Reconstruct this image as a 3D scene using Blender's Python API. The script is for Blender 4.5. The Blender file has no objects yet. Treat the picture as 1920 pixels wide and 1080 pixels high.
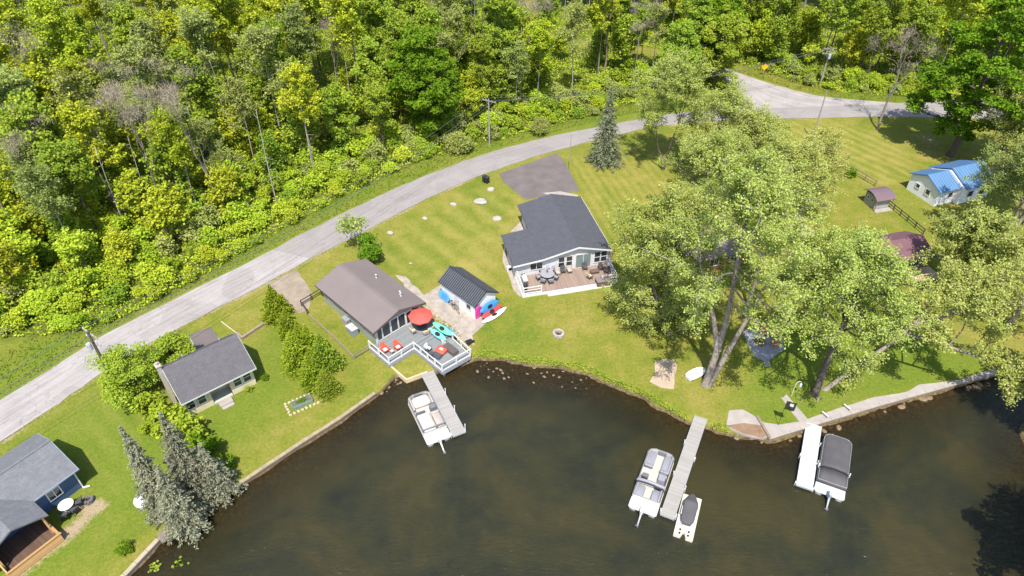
import bpy, math, random
import numpy as np
from mathutils import Vector, Matrix
R = math.radians
sc = bpy.context.scene
COL = sc.collection
# ------------------------------------------------------------------ camera model (metres; lawn level is z = 0)
FPX, PITCH, CAMH = 1297.0, R(39.7), 53.0
SN, CS = math.sin(PITCH), math.cos(PITCH)
def P(u, v, z=0.0):
    x = (u - 960) / FPX; y = (v - 540) / FPX
    t = (CAMH - z) / (SN + y * CS)
    return Vector((x * t, (CS - y * SN) * t, z))
def proj(p):
    d = p[1] * CS + (CAMH - p[2]) * SN
    return (960 + FPX * p[0] / d, 540 + FPX * ((CAMH - p[2]) * CS - p[1] * SN) / d)
def height_to(base, vtop):
    lo, hi = 0.0, 45.0
    for _ in range(40):
        m = (lo + hi) / 2
        if proj((base[0], base[1], m))[1] > vtop: lo = m
        else: hi = m
    return lo
cam = bpy.data.cameras.new('camera'); cam.lens = FPX / 1920 * 36; cam.sensor_width = 36; cam.clip_end = 3000
co = bpy.data.objects.new('camera', cam); co.location = (0, 0, CAMH); co.rotation_euler = (R(90) - PITCH, 0, 0)
COL.objects.link(co); sc.camera = co
# ------------------------------------------------------------------ light
SUN_EL, SUN_AZ = R(62), R(183)
w = bpy.data.worlds.new('World'); sc.world = w; w.use_nodes = True
nt = w.node_tree; sky = nt.nodes.new('ShaderNodeTexSky'); sky.sky_type = 'NISHITA'; sky.sun_disc = False
sky.sun_elevation = SUN_EL; sky.sun_rotation = R(183)
nt.links.new(sky.outputs[0], nt.nodes['Background'].inputs[0]); nt.nodes['Background'].inputs[1].default_value = 0.15
sl = bpy.data.lights.new('sun', 'SUN'); sl.energy = 4.4; sl.angle = R(0.5); sl.color = (1.0, 0.95, 0.86)
so = bpy.data.objects.new('sun', sl); COL.objects.link(so)
sd = Vector((-0.05, -1.0, math.tan(SUN_EL))).normalized()
so.rotation_euler = sd.to_track_quat('Z', 'Y').to_euler(); so.location = (0, -60, 120)
sc.view_settings.view_transform = 'Standard'; sc.view_settings.look = 'None'
sc.view_settings.exposure = 0.72; sc.view_settings.gamma = 1
sc.cycles.max_bounces = 6; sc.cycles.transparent_max_bounces = 8; sc.cycles.diffuse_bounces = 3
# ------------------------------------------------------------------ materials
MATS = {}
def newmat(name):
    m = bpy.data.materials.new(name); m.use_nodes = True
    n = m.node_tree.nodes; return m, m.node_tree, n['Principled BSDF'], n['Material Output']
def N(t, kind, **kw):
    n = t.nodes.new(kind)
    for k, v in kw.items():
        if k in n.inputs: n.inputs[k].default_value = v
        else: setattr(n, k, v)
    return n
def mixc(t, fac, a, b, blend='MIX'):
    n = t.nodes.new('ShaderNodeMix'); n.data_type = 'RGBA'; n.blend_type = blend
    for i, s in ((0, fac), (6, a), (7, b)):
        if hasattr(s, 'is_linked'): t.links.new(s, n.inputs[i])
        elif i == 0: n.inputs[0].default_value = s
        else: n.inputs[i].default_value = (*s, 1)
    return n.outputs[2]
def mth(t, op, a, b=None, clamp=False):
    n = t.nodes.new('ShaderNodeMath'); n.operation = op; n.use_clamp = clamp
    for i, s in enumerate((a, b)):
        if s is None: continue
        if hasattr(s, 'is_linked'): t.links.new(s, n.inputs[i])
        else: n.inputs[i].default_value = s
    return n.outputs[0]
def ramp(t, x, stops):
    n = t.nodes.new('ShaderNodeValToRGB'); e = n.color_ramp.elements
    while len(e) < len(stops): e.new(0.5)
    for el, (p, c) in zip(e, stops): el.position = p; el.color = (*c, 1) if len(c) == 3 else c
    t.links.new(x, n.inputs[0]); return n.outputs[0]
def noise(t, vec, scale, detail=3, rough=0.55, dist=0.0):
    n = N(t, 'ShaderNodeTexNoise'); n.inputs['Scale'].default_value = scale; n.inputs['Detail'].default_value = detail
    n.inputs['Roughness'].default_value = rough; n.inputs['Distortion'].default_value = dist
    if vec is not None: t.links.new(vec, n.inputs['Vector'])
    return n.outputs[0]
def k3(c, f): return tuple(min(1, x * f) for x in c)
def M(name, col, rough=0.75, var=0.18, scale=2.0, metal=0.0, bump=0.0, spec=0.35, fine=18.0):
    if name in MATS: return MATS[name]
    m, t, p, o = newmat(name)
    tc = N(t, 'ShaderNodeTexCoord').outputs['Object']
    a = noise(t, tc, scale, 4); b = noise(t, tc, fine, 2)
    f = mth(t, 'ADD', mth(t, 'MULTIPLY', a, 0.65), mth(t, 'MULTIPLY', b, 0.35))
    c = ramp(t, f, [(0.3, k3(col, 1 - var)), (0.7, k3(col, 1 + var))])
    t.links.new(c, p.inputs['Base Color'])
    p.inputs['Roughness'].default_value = rough; p.inputs['Metallic'].default_value = metal
    p.inputs['Specular IOR Level'].default_value = spec
    if bump:
        bn = N(t, 'ShaderNodeBump'); bn.inputs['Strength'].default_value = bump; bn.inputs['Distance'].default_value = 0.05
        t.links.new(b, bn.inputs['Height']); t.links.new(bn.outputs[0], p.inputs['Normal'])
    MATS[name] = m; return m
def shingle(name, col, var=0.22):
    m, t, p, o = newmat(name)
    tc = N(t, 'ShaderNodeTexCoord').outputs['Object']
    mp = N(t, 'ShaderNodeMapping'); t.links.new(tc, mp.inputs[0]); mp.inputs['Scale'].default_value = (1, 1, 0)
    br = N(t, 'ShaderNodeTexBrick'); t.links.new(mp.outputs[0], br.inputs['Vector'])
    br.inputs['Scale'].default_value = 1.0; br.inputs['Brick Width'].default_value = 0.45; br.inputs['Row Height'].default_value = 0.2
    br.inputs['Mortar Size'].default_value = 0.012; br.inputs['Bias'].default_value = 0.0
    br.inputs['Color1'].default_value = (*k3(col, 1 - var), 1); br.inputs['Color2'].default_value = (*k3(col, 1 + var), 1)
    br.inputs['Mortar'].default_value = (*k3(col, 0.55), 1)
    a = noise(t, tc, 0.6, 4); c = mixc(t, mth(t, 'MULTIPLY', a, 0.6), br.outputs['Color'], k3(col, 1.15))
    st = noise(t, tc, 1.7, 5, 0.7); c = mixc(t, 0.5, c, ramp(t, st, [(0.35, k3(col, 0.72)), (0.65, k3(col, 1.28))]))
    f = noise(t, tc, 9.0, 3); c2 = mixc(t, 0.35, c, ramp(t, f, [(0.35, k3(col, 0.7)), (0.65, k3(col, 1.35))]))
    t.links.new(c2, p.inputs['Base Color']); p.inputs['Roughness'].default_value = 0.9; p.inputs['Specular IOR Level'].default_value = 0.2
    return m
def siding(name, col, pitch=0.16):
    m, t, p, o = newmat(name)
    g = N(t, 'ShaderNodeNewGeometry'); s = N(t, 'ShaderNodeSeparateXYZ'); t.links.new(g.outputs['Position'], s.inputs[0])
    fr = mth(t, 'FRACT', mth(t, 'DIVIDE', s.outputs[2], pitch))
    a = noise(t, g.outputs['Position'], 0.8, 4)
    c = mixc(t, mth(t, 'MULTIPLY', mth(t, 'LESS_THAN', fr, 0.12), 0.35), ramp(t, a, [(0.3, k3(col, 0.9)), (0.7, k3(col, 1.06))]), k3(col, 0.5))
    t.links.new(c, p.inputs['Base Color']); p.inputs['Roughness'].default_value = 0.6
    return m
def planks(name, col, width=0.15, var=0.2, axis=0):
    m, t, p, o = newmat(name)
    tc = N(t, 'ShaderNodeTexCoord').outputs['Object']; s = N(t, 'ShaderNodeSeparateXYZ'); t.links.new(tc, s.inputs[0])
    q = mth(t, 'DIVIDE', s.outputs[axis], width); fr = mth(t, 'FRACT', q); fl = mth(t, 'FLOOR', q)
    wn = N(t, 'ShaderNodeTexWhiteNoise'); wn.noise_dimensions = '1D'; t.links.new(fl, wn.inputs['W'])
    a = noise(t, tc, 2.5, 4)
    f = mth(t, 'ADD', mth(t, 'MULTIPLY', wn.outputs[0], 0.5), mth(t, 'MULTIPLY', a, 0.5))
    c = ramp(t, f, [(0.2, k3(col, 1 - var)), (0.8, k3(col, 1 + var))])
    c = mixc(t, mth(t, 'MULTIPLY', mth(t, 'LESS_THAN', fr, 0.09), 0.6), c, k3(col, 0.35))
    t.links.new(c, p.inputs['Base Color']); p.inputs['Roughness'].default_value = 0.8; p.inputs['Specular IOR Level'].default_value = 0.25
    return m
def leafmat(name, cols, trans=0.3, huevar=0.03, valvar=0.25):
    m, t, p, o = newmat(name)
    t.nodes.remove(p)
    g = N(t, 'ShaderNodeNewGeometry'); oi = N(t, 'ShaderNodeObjectInfo'); tc = N(t, 'ShaderNodeTexCoord').outputs['Object']
    n1 = noise(t, tc, 0.55, 2)
    f = mth(t, 'ADD', mth(t, 'MULTIPLY', g.outputs['Random Per Island'], 0.55), mth(t, 'MULTIPLY', n1, 0.55))
    k = len(cols); c = ramp(t, f, [(0.12 + 0.78 * i / (k - 1), cc) for i, cc in enumerate(cols)])
    hs = N(t, 'ShaderNodeHueSaturation'); t.links.new(c, hs.inputs['Color'])
    t.links.new(mth(t, 'ADD', 0.5 - huevar, mth(t, 'MULTIPLY', oi.outputs['Random'], 2 * huevar)), hs.inputs['Hue'])
    r2 = mth(t, 'FRACT', mth(t, 'MULTIPLY', oi.outputs['Random'], 7.31))
    t.links.new(mth(t, 'ADD', 1 - valvar, mth(t, 'MULTIPLY', r2, 2 * valvar)), hs.inputs['Value'])
    d = N(t, 'ShaderNodeBsdfDiffuse'); tr = N(t, 'ShaderNodeBsdfTranslucent'); mx = N(t, 'ShaderNodeMixShader')
    t.links.new(hs.outputs[0], d.inputs[0]); t.links.new(hs.outputs[0], tr.inputs[0])
    mx.inputs[0].default_value = trans
    t.links.new(d.outputs[0], mx.inputs[1]); t.links.new(tr.outputs[0], mx.inputs[2]); t.links.new(mx.outputs[0], o.inputs[0])
    MATS[name] = m; return m
def glassmat(name, col=(0.03, 0.035, 0.04)):
    m, t, p, o = newmat(name)
    p.inputs['Base Color'].default_value = (*col, 1); p.inputs['Roughness'].default_value = 0.06; p.inputs['Specular IOR Level'].default_value = 0.7
    return m
# ------------------------------------------------------------------ mesh building
class MB:
    def __init__(s): s.v = []; s.f = []; s.mi = []; s.m = 0
    def add(s, vs, fs):
        o = len(s.v); s.v += [tuple(x) for x in vs]; s.f += [tuple(i + o for i in f) for f in fs]; s.mi += [s.m] * len(fs); return s
    def box(s, c, d, rz=0.0, rx=0.0, ry=0.0, taper=1.0):
        mat = Matrix.Rotation(rz, 3, 'Z') @ Matrix.Rotation(ry, 3, 'Y') @ Matrix.Rotation(rx, 3, 'X'); c = Vector(c)
        vs = []
        for z in (-1, 1):
            k = taper if z > 0 else 1.0
            for x, y in ((-1, -1), (1, -1), (1, 1), (-1, 1)): vs.append(c + mat @ Vector((x * d[0] / 2 * k, y * d[1] / 2 * k, z * d[2] / 2)))
        return s.add(vs, [(3, 2, 1, 0), (4, 5, 6, 7), (0, 1, 5, 4), (1, 2, 6, 5), (2, 3, 7, 6), (3, 0, 4, 7)])
    def prism(s, pts, z0, z1):
        n = len(pts)
        a = sum(pts[i][0] * pts[(i + 1) % n][1] - pts[(i + 1) % n][0] * pts[i][1] for i in range(n))
        if a < 0: pts = pts[::-1]
        vs = [(p[0], p[1], z0) for p in pts] + [(p[0], p[1], z1) for p in pts]
        return s.add(vs, [tuple(range(n - 1, -1, -1)), tuple(range(n, 2 * n))] + [(i, (i + 1) % n, n + (i + 1) % n, n + i) for i in range(n)])
    def prof(s, pts, x0, x1):          # profile in (y, z) extruded along x
        n = len(pts)
        vs = [(x0, p[0], p[1]) for p in pts] + [(x1, p[0], p[1]) for p in pts]
        a = sum(pts[i][0] * pts[(i + 1) % n][1] - pts[(i + 1) % n][0] * pts[i][1] for i in range(n))
        fs = [tuple(range(n - 1, -1, -1)), tuple(range(n, 2 * n))] + [(i, (i + 1) % n, n + (i + 1) % n, n + i) for i in range(n)]
        if a < 0: fs = [f[::-1] for f in fs]
        return s.add(vs, fs)
    def tube(s, pts, rad, k=8, cap=True):
        pts = [Vector(p) for p in pts]; n = len(pts)
        if not hasattr(rad, '__len__'): rad = [rad] * n
        vs = []; ref = None
        for i, p in enumerate(pts):
            d = (pts[min(i + 1, n - 1)] - pts[max(i - 1, 0)]).normalized()
            if ref is None: ref = d.orthogonal().normalized()
            x = (ref - d * ref.dot(d)); x = x.normalized() if x.length > 1e-6 else d.orthogonal().normalized(); ref = x; y = d.cross(x)
            for j in range(k):
                a = 2 * math.pi * j / k; vs.append(p + (x * math.cos(a) + y * math.sin(a)) * rad[i])
        fs = [(i * k + j, i * k + (j + 1) % k, (i + 1) * k + (j + 1) % k, (i + 1) * k + j) for i in range(n - 1) for j in range(k)]
        if cap: fs += [tuple(range(k - 1, -1, -1)), tuple((n - 1) * k + j for j in range(k))]
        return s.add(vs, fs)
    def lathe(s, prof, k=16, c=(0, 0, 0), cap=True):
        vs = [(c[0] + r * math.cos(2 * math.pi * j / k), c[1] + r * math.sin(2 * math.pi * j / k), c[2] + z) for r, z in prof for j in range(k)]
        n = len(prof); fs = [(i * k + j, i * k + (j + 1) % k, (i + 1) * k + (j + 1) % k, (i + 1) * k + j) for i in range(n - 1) for j in range(k)]
        if cap: fs += [tuple(range(k - 1, -1, -1)), tuple((n - 1) * k + j for j in range(k))]
        return s.add(vs, fs)
    def loft(s, secs, cap=True):       # equal length rings
        k = len(secs[0]); n = len(secs); vs = [p for r in secs for p in r]
        fs = [(i * k + j, i * k + (j + 1) % k, (i + 1) * k + (j + 1) % k, (i + 1) * k + j) for i in range(n - 1) for j in range(k)]
        if cap: fs += [tuple(range(k - 1, -1, -1)), tuple((n - 1) * k + j for j in range(k))]
        return s.add(vs, fs)
    def build(s, name, mats, parent=None, smooth=False, loc=None, bevel=0.0):
        me = bpy.data.meshes.new(name); me.from_pydata(s.v, [], s.f); 
        for m in (mats if isinstance(mats, (list, tuple)) else [mats]): me.materials.append(m)
        if any(s.mi): me.polygons.foreach_set('material_index', s.mi)
        if smooth: me.polygons.foreach_set('use_smooth', [True] * len(s.f))
        me.update(); o = bpy.data.objects.new(name, me); COL.objects.link(o)
        if parent: o.parent = parent
        if loc is not None: o.location = loc
        if bevel:
            b = o.modifiers.new('bevel', 'BEVEL'); b.width = bevel; b.segments = 2; b.limit_method = 'ANGLE'
        return o
def tag(o, label=None, cat=None, group=None, kind=None):
    if label: o['label'] = label
    if cat: o['category'] = cat
    if group: o['group'] = group
    if kind: o['kind'] = kind
    return o
def thing(name, label, cat, loc=(0, 0, 0), rz=0.0, group=None):
    o = bpy.data.objects.new(name, None); COL.objects.link(o); o.empty_display_size = 0.3
    o.location = loc; o.rotation_euler = (0, 0, rz); return tag(o, label, cat, group)
KIDS = {}
def kids(o): return [c for c in o.children]
def copy_tree(o, parent=None):
    c = o.copy(); COL.objects.link(c)
    if parent: c.parent = parent
    for ch in kids(o): copy_tree(ch, c)
    return c
def dup(o, loc, rz=0.0, label=None, group=None, scale=None):
    c = copy_tree(o); c.location = loc; c.rotation_euler = (0, 0, rz)
    if label: c['label'] = label
    if group: c['group'] = group
    if scale: c.scale = (scale,) * 3 if not hasattr(scale, '__len__') else scale
    return c
def struct(o): o['kind'] = 'structure'; return o
# 2-D helpers
def seg_dist(px, py, pts, closed=False):
    d = np.full(np.shape(px), 1e9); n = len(pts)
    for i in range(n if closed else n - 1):
        ax, ay = pts[i][0], pts[i][1]; bx, by = pts[(i + 1) % n][0], pts[(i + 1) % n][1]
        ex, ey = bx - ax, by - ay; L = ex * ex + ey * ey + 1e-9
        t = np.clip(((px - ax) * ex + (py - ay) * ey) / L, 0, 1)
        d = np.minimum(d, np.hypot(px - ax - t * ex, py - ay - t * ey))
    return d
def inside(px, py, pts):
    r = np.zeros(np.shape(px), bool); n = len(pts)
    for i in range(n):
        ax, ay = pts[i][0], pts[i][1]; bx, by = pts[(i + 1) % n][0], pts[(i + 1) % n][1]
        if ay == by: continue
        c = ((ay > py) != (by > py)) & (px < (bx - ax) * (py - ay) / (by - ay) + ax); r ^= c
    return r
def sdf(px, py, pts): # + inside
    d = seg_dist(px, py, pts, True); return np.where(inside(px, py, pts), d, -d)
def W(pix, z=0.0): return [P(u, v, z) for u, v in pix]
def smooth_line(pts, n=4):
    out = []
    for i in range(len(pts) - 1):
        p0, p1, p2, p3 = pts[max(i - 1, 0)], pts[i], pts[i + 1], pts[min(i + 2, len(pts) - 1)]
        for j in range(n):
            t = j / n
            out.append(0.5 * ((2 * p1) + (p2 - p0) * t + (2 * p0 - 5 * p1 + 4 * p2 - p3) * t * t + (3 * p1 - p0 - 3 * p2 + p3) * t ** 3))
    return out + [pts[-1]]
# ================================================================== SETTING
WATER_Z = -0.45
SHORE = [Vector((-60, -60, 0)), Vector((-33, 18, 0))] + W([(235, 1080), (298, 1013), (447, 910), (560, 835), (640, 784), (704, 738), (716, 728), (735, 706),
    (748, 697), (763, 711), (797, 699), (830, 692), (880, 672)]) + smooth_line(W([(905, 668), (940, 672), (985, 680), (1030, 684), (1070, 690), (1110, 700), (1135, 713), (1160, 724),
    (1195, 738), (1228, 754), (1262, 775), (1295, 790), (1330, 801), (1365, 810)]), 3) + W([(1395, 818), (1428, 818), (1443, 824), (1540, 794), (1650, 761), (1770, 728), (1850, 706), (1905, 692)]) + [
    Vector((54, 47.5, 0)), Vector((49.5, 43, 0)), Vector((47.5, 37, 0)), Vector((43, 31, 0)), Vector((41.5, 22, 0)), Vector((43, 10, 0)), Vector((48, -60, 0))]
ROAD_LO = smooth_line([Vector((-130, -140, 0)), Vector((-72, 5, 0))] + W([(0, 830), (130, 743), (260, 655), (500, 530), (600, 476), (700, 425), (800, 373), (890, 333), (1000, 295), (1070, 275), (1170, 250), (1250, 235), (1400, 225), (1560, 221), (1690, 219)]) + [Vector((90, 108, 0)), Vector((130, 104, 0)), Vector((220, 90, 0))], 5)
ROAD_HI = smooth_line([Vector((-136, -138, 0)), Vector((-76, 9, 0))] + W([(0, 750), (115, 680), (230, 610), (450, 500), (545, 450), (640, 402), (735, 357), (820, 321), (900, 292), (965, 273), (1050, 252), (1130, 237), (1220, 220), (1330, 206), (1480, 198), (1690, 194)]) + [Vector((90, 117, 0)), Vector((130, 113, 0)), Vector((220, 99, 0))], 5)
BR_R = W([(1690, 195), (1560, 183), (1490, 170), (1425, 150), (1375, 134)]) + [Vector((33, 139, 0)), Vector((8, 150, 0)), Vector((-50, 170, 0))]
BR_L = W([(1310, 208), (1350, 195), (1368, 184), (1366, 165), (1345, 140)]) + [Vector((29, 134, 0)), Vector((6, 144.5, 0)), Vector((-52, 164.5, 0))]
BRANCH_MID = [(a + b) / 2 for a, b in zip(BR_R[3:6], BR_L[3:6])]
FOREST_EDGE = [Vector((-150, -60, 0)), Vector((-86, 30, 0))] + W([(0, 640), (150, 628), (240, 597), (320, 556), (420, 500), (520, 440), (580, 408), (640, 374), (740, 325), (800, 302), (880, 280), (960, 258), (1090, 224), (1200, 195), (1300, 174), (1345, 160)])
FOREST = FOREST_EDGE + [Vector(b) for b in (BR_L[4], BR_L[5], BR_L[6])] + [Vector((0, 215, 0)), Vector((-220, 215, 0)), Vector((-260, -60, 0))]
FOREST_R = [Vector(b) for b in (BR_R[6], BR_R[5])] + W([(1385, 122), (1440, 140), (1500, 160), (1570, 174), (1700, 183), (1800, 182)]) + [Vector((110, 121, 0)), Vector((230, 104, 0)), Vector((240, 215, 0)), Vector((0, 215, 0))]
def axis(parts):
    out = []
    for a, b, s in parts: out += list(np.arange(a, b, s))
    return np.array(out + [parts[-1][1]])
gx = axis([(-900, -300, 60), (-300, -120, 9), (-120, -64, 2.0), (-64, 62, 0.55), (62, 120, 2.0), (120, 300, 9), (300, 900, 60)])
gy = axis([(-600, -100, 50), (-100, 14, 6), (14, 24, 1.5), (24, 92, 0.55), (92, 130, 1.2), (130, 200, 5), (200, 900, 70)])
GX, GY = np.meshgrid(gx, gy)
sd_l = -sdf(GX, GY, SHORE)          # + on land
rng0 = np.random.default_rng(3)
def wob(x, y, s, seed):
    r = np.random.default_rng(seed); o = np.zeros(np.shape(x))
    for k in range(7):
        a = r.uniform(0, 6.28); f = s * r.uniform(0.6, 1.8); o += np.sin((x * math.cos(a) + y * math.sin(a)) * f + r.uniform(0, 6.28)) / 7
    return o
dd = sd_l + wob(GX, GY, 1.6, 5) * 0.35
prof_d = np.array([-200, -14, -7, -3, -1.0, -0.15, 0.55, 1.6, 9999.0]); prof_z = np.array([-4.2, -3.0, -2.0, -1.05, -0.78, -0.5, -0.06, 0.0, 0.0])
BED = np.interp(dd, prof_d, prof_z)
# the two narrow shelves of stony shallows in front of the timber deck
shelf = np.clip(1 - seg_dist(GX, GY, W([(880, 690), (960, 700), (1060, 705), (1110, 715)])) / 2.6, 0, 1) * (sd_l < 0)
BED = np.maximum(BED, BED * (1 - shelf) + shelf * (-0.62 + 0.12 * wob(GX, GY, 3, 8)))
ledge = np.clip(1.5 - seg_dist(GX, GY, W([(1455, 826), (1540, 800), (1650, 767), (1770, 735)])) / 0.9, 0, 1) * (sd_l < 0)
BED = np.maximum(BED, BED * (1 - ledge) + ledge * (-0.56 + 0.16 * wob(GX, GY, 4, 18)))
roadd = np.minimum(seg_dist(GX, GY, ROAD_LO), seg_dist(GX, GY, ROAD_HI))
GZ = BED + np.where(sd_l > 4, wob(GX, GY, 0.25, 11) * 0.03, 0)
H_, W_ = GX.shape
idx = np.arange(H_ * W_).reshape(H_, W_)
fa = np.stack([idx[:-1, :-1], idx[:-1, 1:], idx[1:, 1:], idx[1:, :-1]], -1).reshape(-1, 4)
def grid_mesh(name, verts, faces, mat):
    me = bpy.data.meshes.new(name); me.vertices.add(len(verts)); me.vertices.foreach_set('co', np.asarray(verts, np.float32).ravel())
    k = faces.shape[1]; me.loops.add(faces.size); me.loops.foreach_set('vertex_index', faces.astype(np.int32).ravel())
    me.polygons.add(len(faces)); me.polygons.foreach_set('loop_start', np.arange(0, faces.size, k, dtype=np.int32))
    me.update(calc_edges=True); me.materials.append(mat)
    return me
def attr(me, name, typ, data):
    a = me.attributes.new(name, typ, 'POINT'); a.data.foreach_set({'FLOAT': 'value', 'FLOAT_VECTOR': 'vector', 'FLOAT_COLOR': 'color'}[typ], np.asarray(data, np.float32).ravel())
# --- ground material
def ground_mat():
    m, t, p, o = newmat('lawn and lake bed')
    g = N(t, 'ShaderNodeNewGeometry').outputs['Position']
    z = N(t, 'ShaderNodeAttribute', attribute_name='zone'); zs = N(t, 'ShaderNodeSeparateColor'); t.links.new(z.outputs['Color'], zs.inputs[0])
    s = N(t, 'ShaderNodeAttribute', attribute_name='stripe'); ss = N(t, 'ShaderNodeSeparateXYZ'); t.links.new(s.outputs['Vector'], ss.inputs[0])
    ps = N(t, 'ShaderNodeSeparateXYZ'); t.links.new(g, ps.inputs[0])
    big = noise(t, g, 0.10, 4, 0.6, 0.6); mid = noise(t, g, 0.55, 4, 0.6, 0.4); fin = noise(t, g, 3.2, 3, 0.65); tiny = noise(t, g, 11.0, 2, 0.7)
    c = ramp(t, mth(t, 'ADD', mth(t, 'MULTIPLY', big, 0.62), mth(t, 'MULTIPLY', mid, 0.38)), [(0.33, (0.128, 0.182, 0.022)), (0.48, (0.205, 0.215, 0.034)), (0.66, (0.315, 0.26, 0.072))])
    green = mixc(t, 0.75, c, (0.125, 0.195, 0.020)); c = mixc(t, zs.outputs[1], c, green)
    c = mixc(t, 0.55, c, ramp(t, fin, [(0.3, (0.40, 0.45, 0.36)), (0.7, (1.0, 1.0, 1.0))]), 'MULTIPLY')
    c = mixc(t, 0.45, c, ramp(t, tiny, [(0.25, (0.55, 0.58, 0.5)), (0.75, (1.5, 1.45, 1.4))]), 'MULTIPLY')
    wv = noise(t, g, 0.35, 2)
    ph = mth(t, 'ADD', mth(t, 'ADD', mth(t, 'MULTIPLY', ps.outputs[0], ss.outputs[0]), mth(t, 'MULTIPLY', ps.outputs[1], ss.outputs[1])), mth(t, 'MULTIPLY', wv, 3.5))
    sn = N(t, 'ShaderNodeMath'); sn.operation = 'MULTIPLY_ADD'; t.links.new(mth(t, 'SINE', ph), sn.inputs[0]); sn.inputs[1].default_value = 0.5; sn.inputs[2].default_value = 0.5
    sm = mth(t, 'MULTIPLY', mth(t, 'MULTIPLY', sn.outputs[0], ss.outputs[2]), mid)
    c = mixc(t, sm, c, (0.30, 0.265, 0.07))
    # worn, bare soil
    wn = mth(t, 'MULTIPLY', mth(t, 'SUBTRACT', mth(t, 'ADD', mth(t, 'ADD', zs.outputs[2], mth(t, 'MULTIPLY', mth(t, 'SUBTRACT', noise(t, g, 0.28, 5, 0.7), 0.5), 0.8)), mth(t, 'MULTIPLY', fin, 0.7)), 0.78), 4.0, True)
    c = mixc(t, wn, c, ramp(t, tiny, [(0.3, (0.25, 0.18, 0.105)), (0.7, (0.42, 0.33, 0.22))]))
    # woodland floor
    fl = ramp(t, mid, [(0.35, (0.06, 0.075, 0.014)), (0.6, (0.13, 0.15, 0.026)), (0.75, (0.14, 0.11, 0.06))])
    c = mixc(t, zs.outputs[0], c, fl)
    # bank and lake bed by height
    mud = ramp(t, fin, [(0.3, (0.060, 0.042, 0.024)), (0.55, (0.13, 0.095, 0.055)), (0.75, (0.26, 0.20, 0.13))])
    deep = ramp(t, noise(t, g, 0.22, 4, 0.6, 0.8), [(0.35, (0.020, 0.022, 0.014)), (0.5, (0.05, 0.05, 0.022)), (0.65, (0.10, 0.075, 0.032))])
    hz = mth(t, 'ADD', ps.outputs[2], mth(t, 'MULTIPLY', mid, 0.15))
    mr = N(t, 'ShaderNodeMapRange'); t.links.new(hz, mr.inputs[0]); mr.inputs[1].default_value = -0.12; mr.inputs[2].default_value = -0.30
    c = mixc(t, mr.outputs[0], c, mud)
    m2 = N(t, 'ShaderNodeMapRange'); t.links.new(ps.outputs[2], m2.inputs[0]); m2.inputs[1].default_value = -0.75; m2.inputs[2].default_value = -1.5
    c = mixc(t, m2.outputs[0], c, deep)
    t.links.new(c, p.inputs['Base Color']); p.inputs['Roughness'].default_value = 0.95; p.inputs['Specular IOR Level'].default_value = 0.1
    b = N(t, 'ShaderNodeBump'); b.inputs['Strength'].default_value = 0.7; b.inputs['Distance'].default_value = 0.10
    t.links.new(mth(t, 'ADD', fin, tiny), b.inputs['Height']); t.links.new(b.outputs[0], p.inputs['Normal'])
    return m
gm = grid_mesh('ground', np.stack([GX, GY, GZ], -1).reshape(-1, 3), fa, ground_mat())
forest = np.clip(np.maximum(sdf(GX, GY, FOREST), sdf(GX, GY, FOREST_R)) / 2.0 + 0.2, 0, 1)
g_zone = lambda pix, soft: np.clip(sdf(GX, GY, W(pix)) / soft + 0.5, 0, 1)
greener = np.clip(g_zone([(-200, 1300), (60, 800), (230, 690), (480, 650), (520, 560), (590, 700), (460, 830), (330, 900), (290, 960)], 5) * 0.8
    + g_zone([(1350, 900), (1420, 620), (1600, 560), (1800, 640), (1900, 690), (1440, 830)], 4) * 0.9
    + np.clip(1 - seg_dist(GX, GY, [a + Vector((-1.8, 2.2, 0)) for a in ROAD_HI]) / 4.5, 0, 1) * 0.9, 0, 1)
worn = np.clip(g_zone([(95, 1000), (150, 960), (200, 945), (170, 985), (110, 1040), (40, 1090), (0, 1090)], 2.5) * 0.85
    + g_zone([(120, 960), (160, 920), (190, 920), (190, 950)], 1.5) * 0.6
    + g_zone([(400, 760), (425, 770), (415, 800), (395, 790)], 1.5) * 0.5
    + np.clip(1 - np.abs(seg_dist(GX, GY, ROAD_LO) - 0.2) / 1.0, 0, 1) * 0.55
    + np.clip(1 - seg_dist(GX, GY, ROAD_HI) / 0.9, 0, 1) * 0.42
    + np.clip(1 - seg_dist(GX, GY, W([(450, 905), (710, 733)])) / 1.4, 0, 1) * 0.45
    + np.clip(1 - seg_dist(GX, GY, W([(1530, 745), (1500, 742)])) / 2.2, 0, 1) * 0.5
    + np.clip(1 - seg_dist(GX, GY, W([(560, 530), (640, 480)])) / 2.5, 0, 1) * 0.25
    + g_zone([(1690, 240), (1760, 250), (1800, 300), (1740, 300)], 3) * 0.5, 0, 0.8)
attr(gm, 'zone', 'FLOAT_COLOR', np.stack([forest, greener, worn, np.ones_like(worn)], -1).reshape(-1, 4))
def sv(a, b, period):
    d = (P(*b) - P(*a)).normalized(); k = 2 * math.pi / period; return (-d.y * k, d.x * k)
zones = [([(690, 470), (760, 420), (860, 365), (930, 350), (985, 385), (940, 470), (930, 540), (800, 540), (720, 500)], sv((800, 395), (905, 470), 3.1), 0.8),
         ([(1065, 300), (1200, 265), (1260, 300), (1230, 480), (1150, 520), (1130, 440)], sv((1100, 330), (1165, 430), 1.25), 0.75),
         ([(1420, 235), (1560, 225), (1680, 260), (1720, 330), (1660, 345), (1560, 330), (1440, 300)], sv((1545, 260), (1690, 325), 1.9), 1.0),
         ([(160, 760), (260, 740), (300, 800), (230, 850), (240, 930), (170, 880)], sv((190, 790), (260, 870), 1.9), 0.35)]
best = np.full(GX.shape, -1e9); sx = np.zeros(GX.shape); sy = np.zeros(GX.shape); smk = np.zeros(GX.shape)
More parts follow.
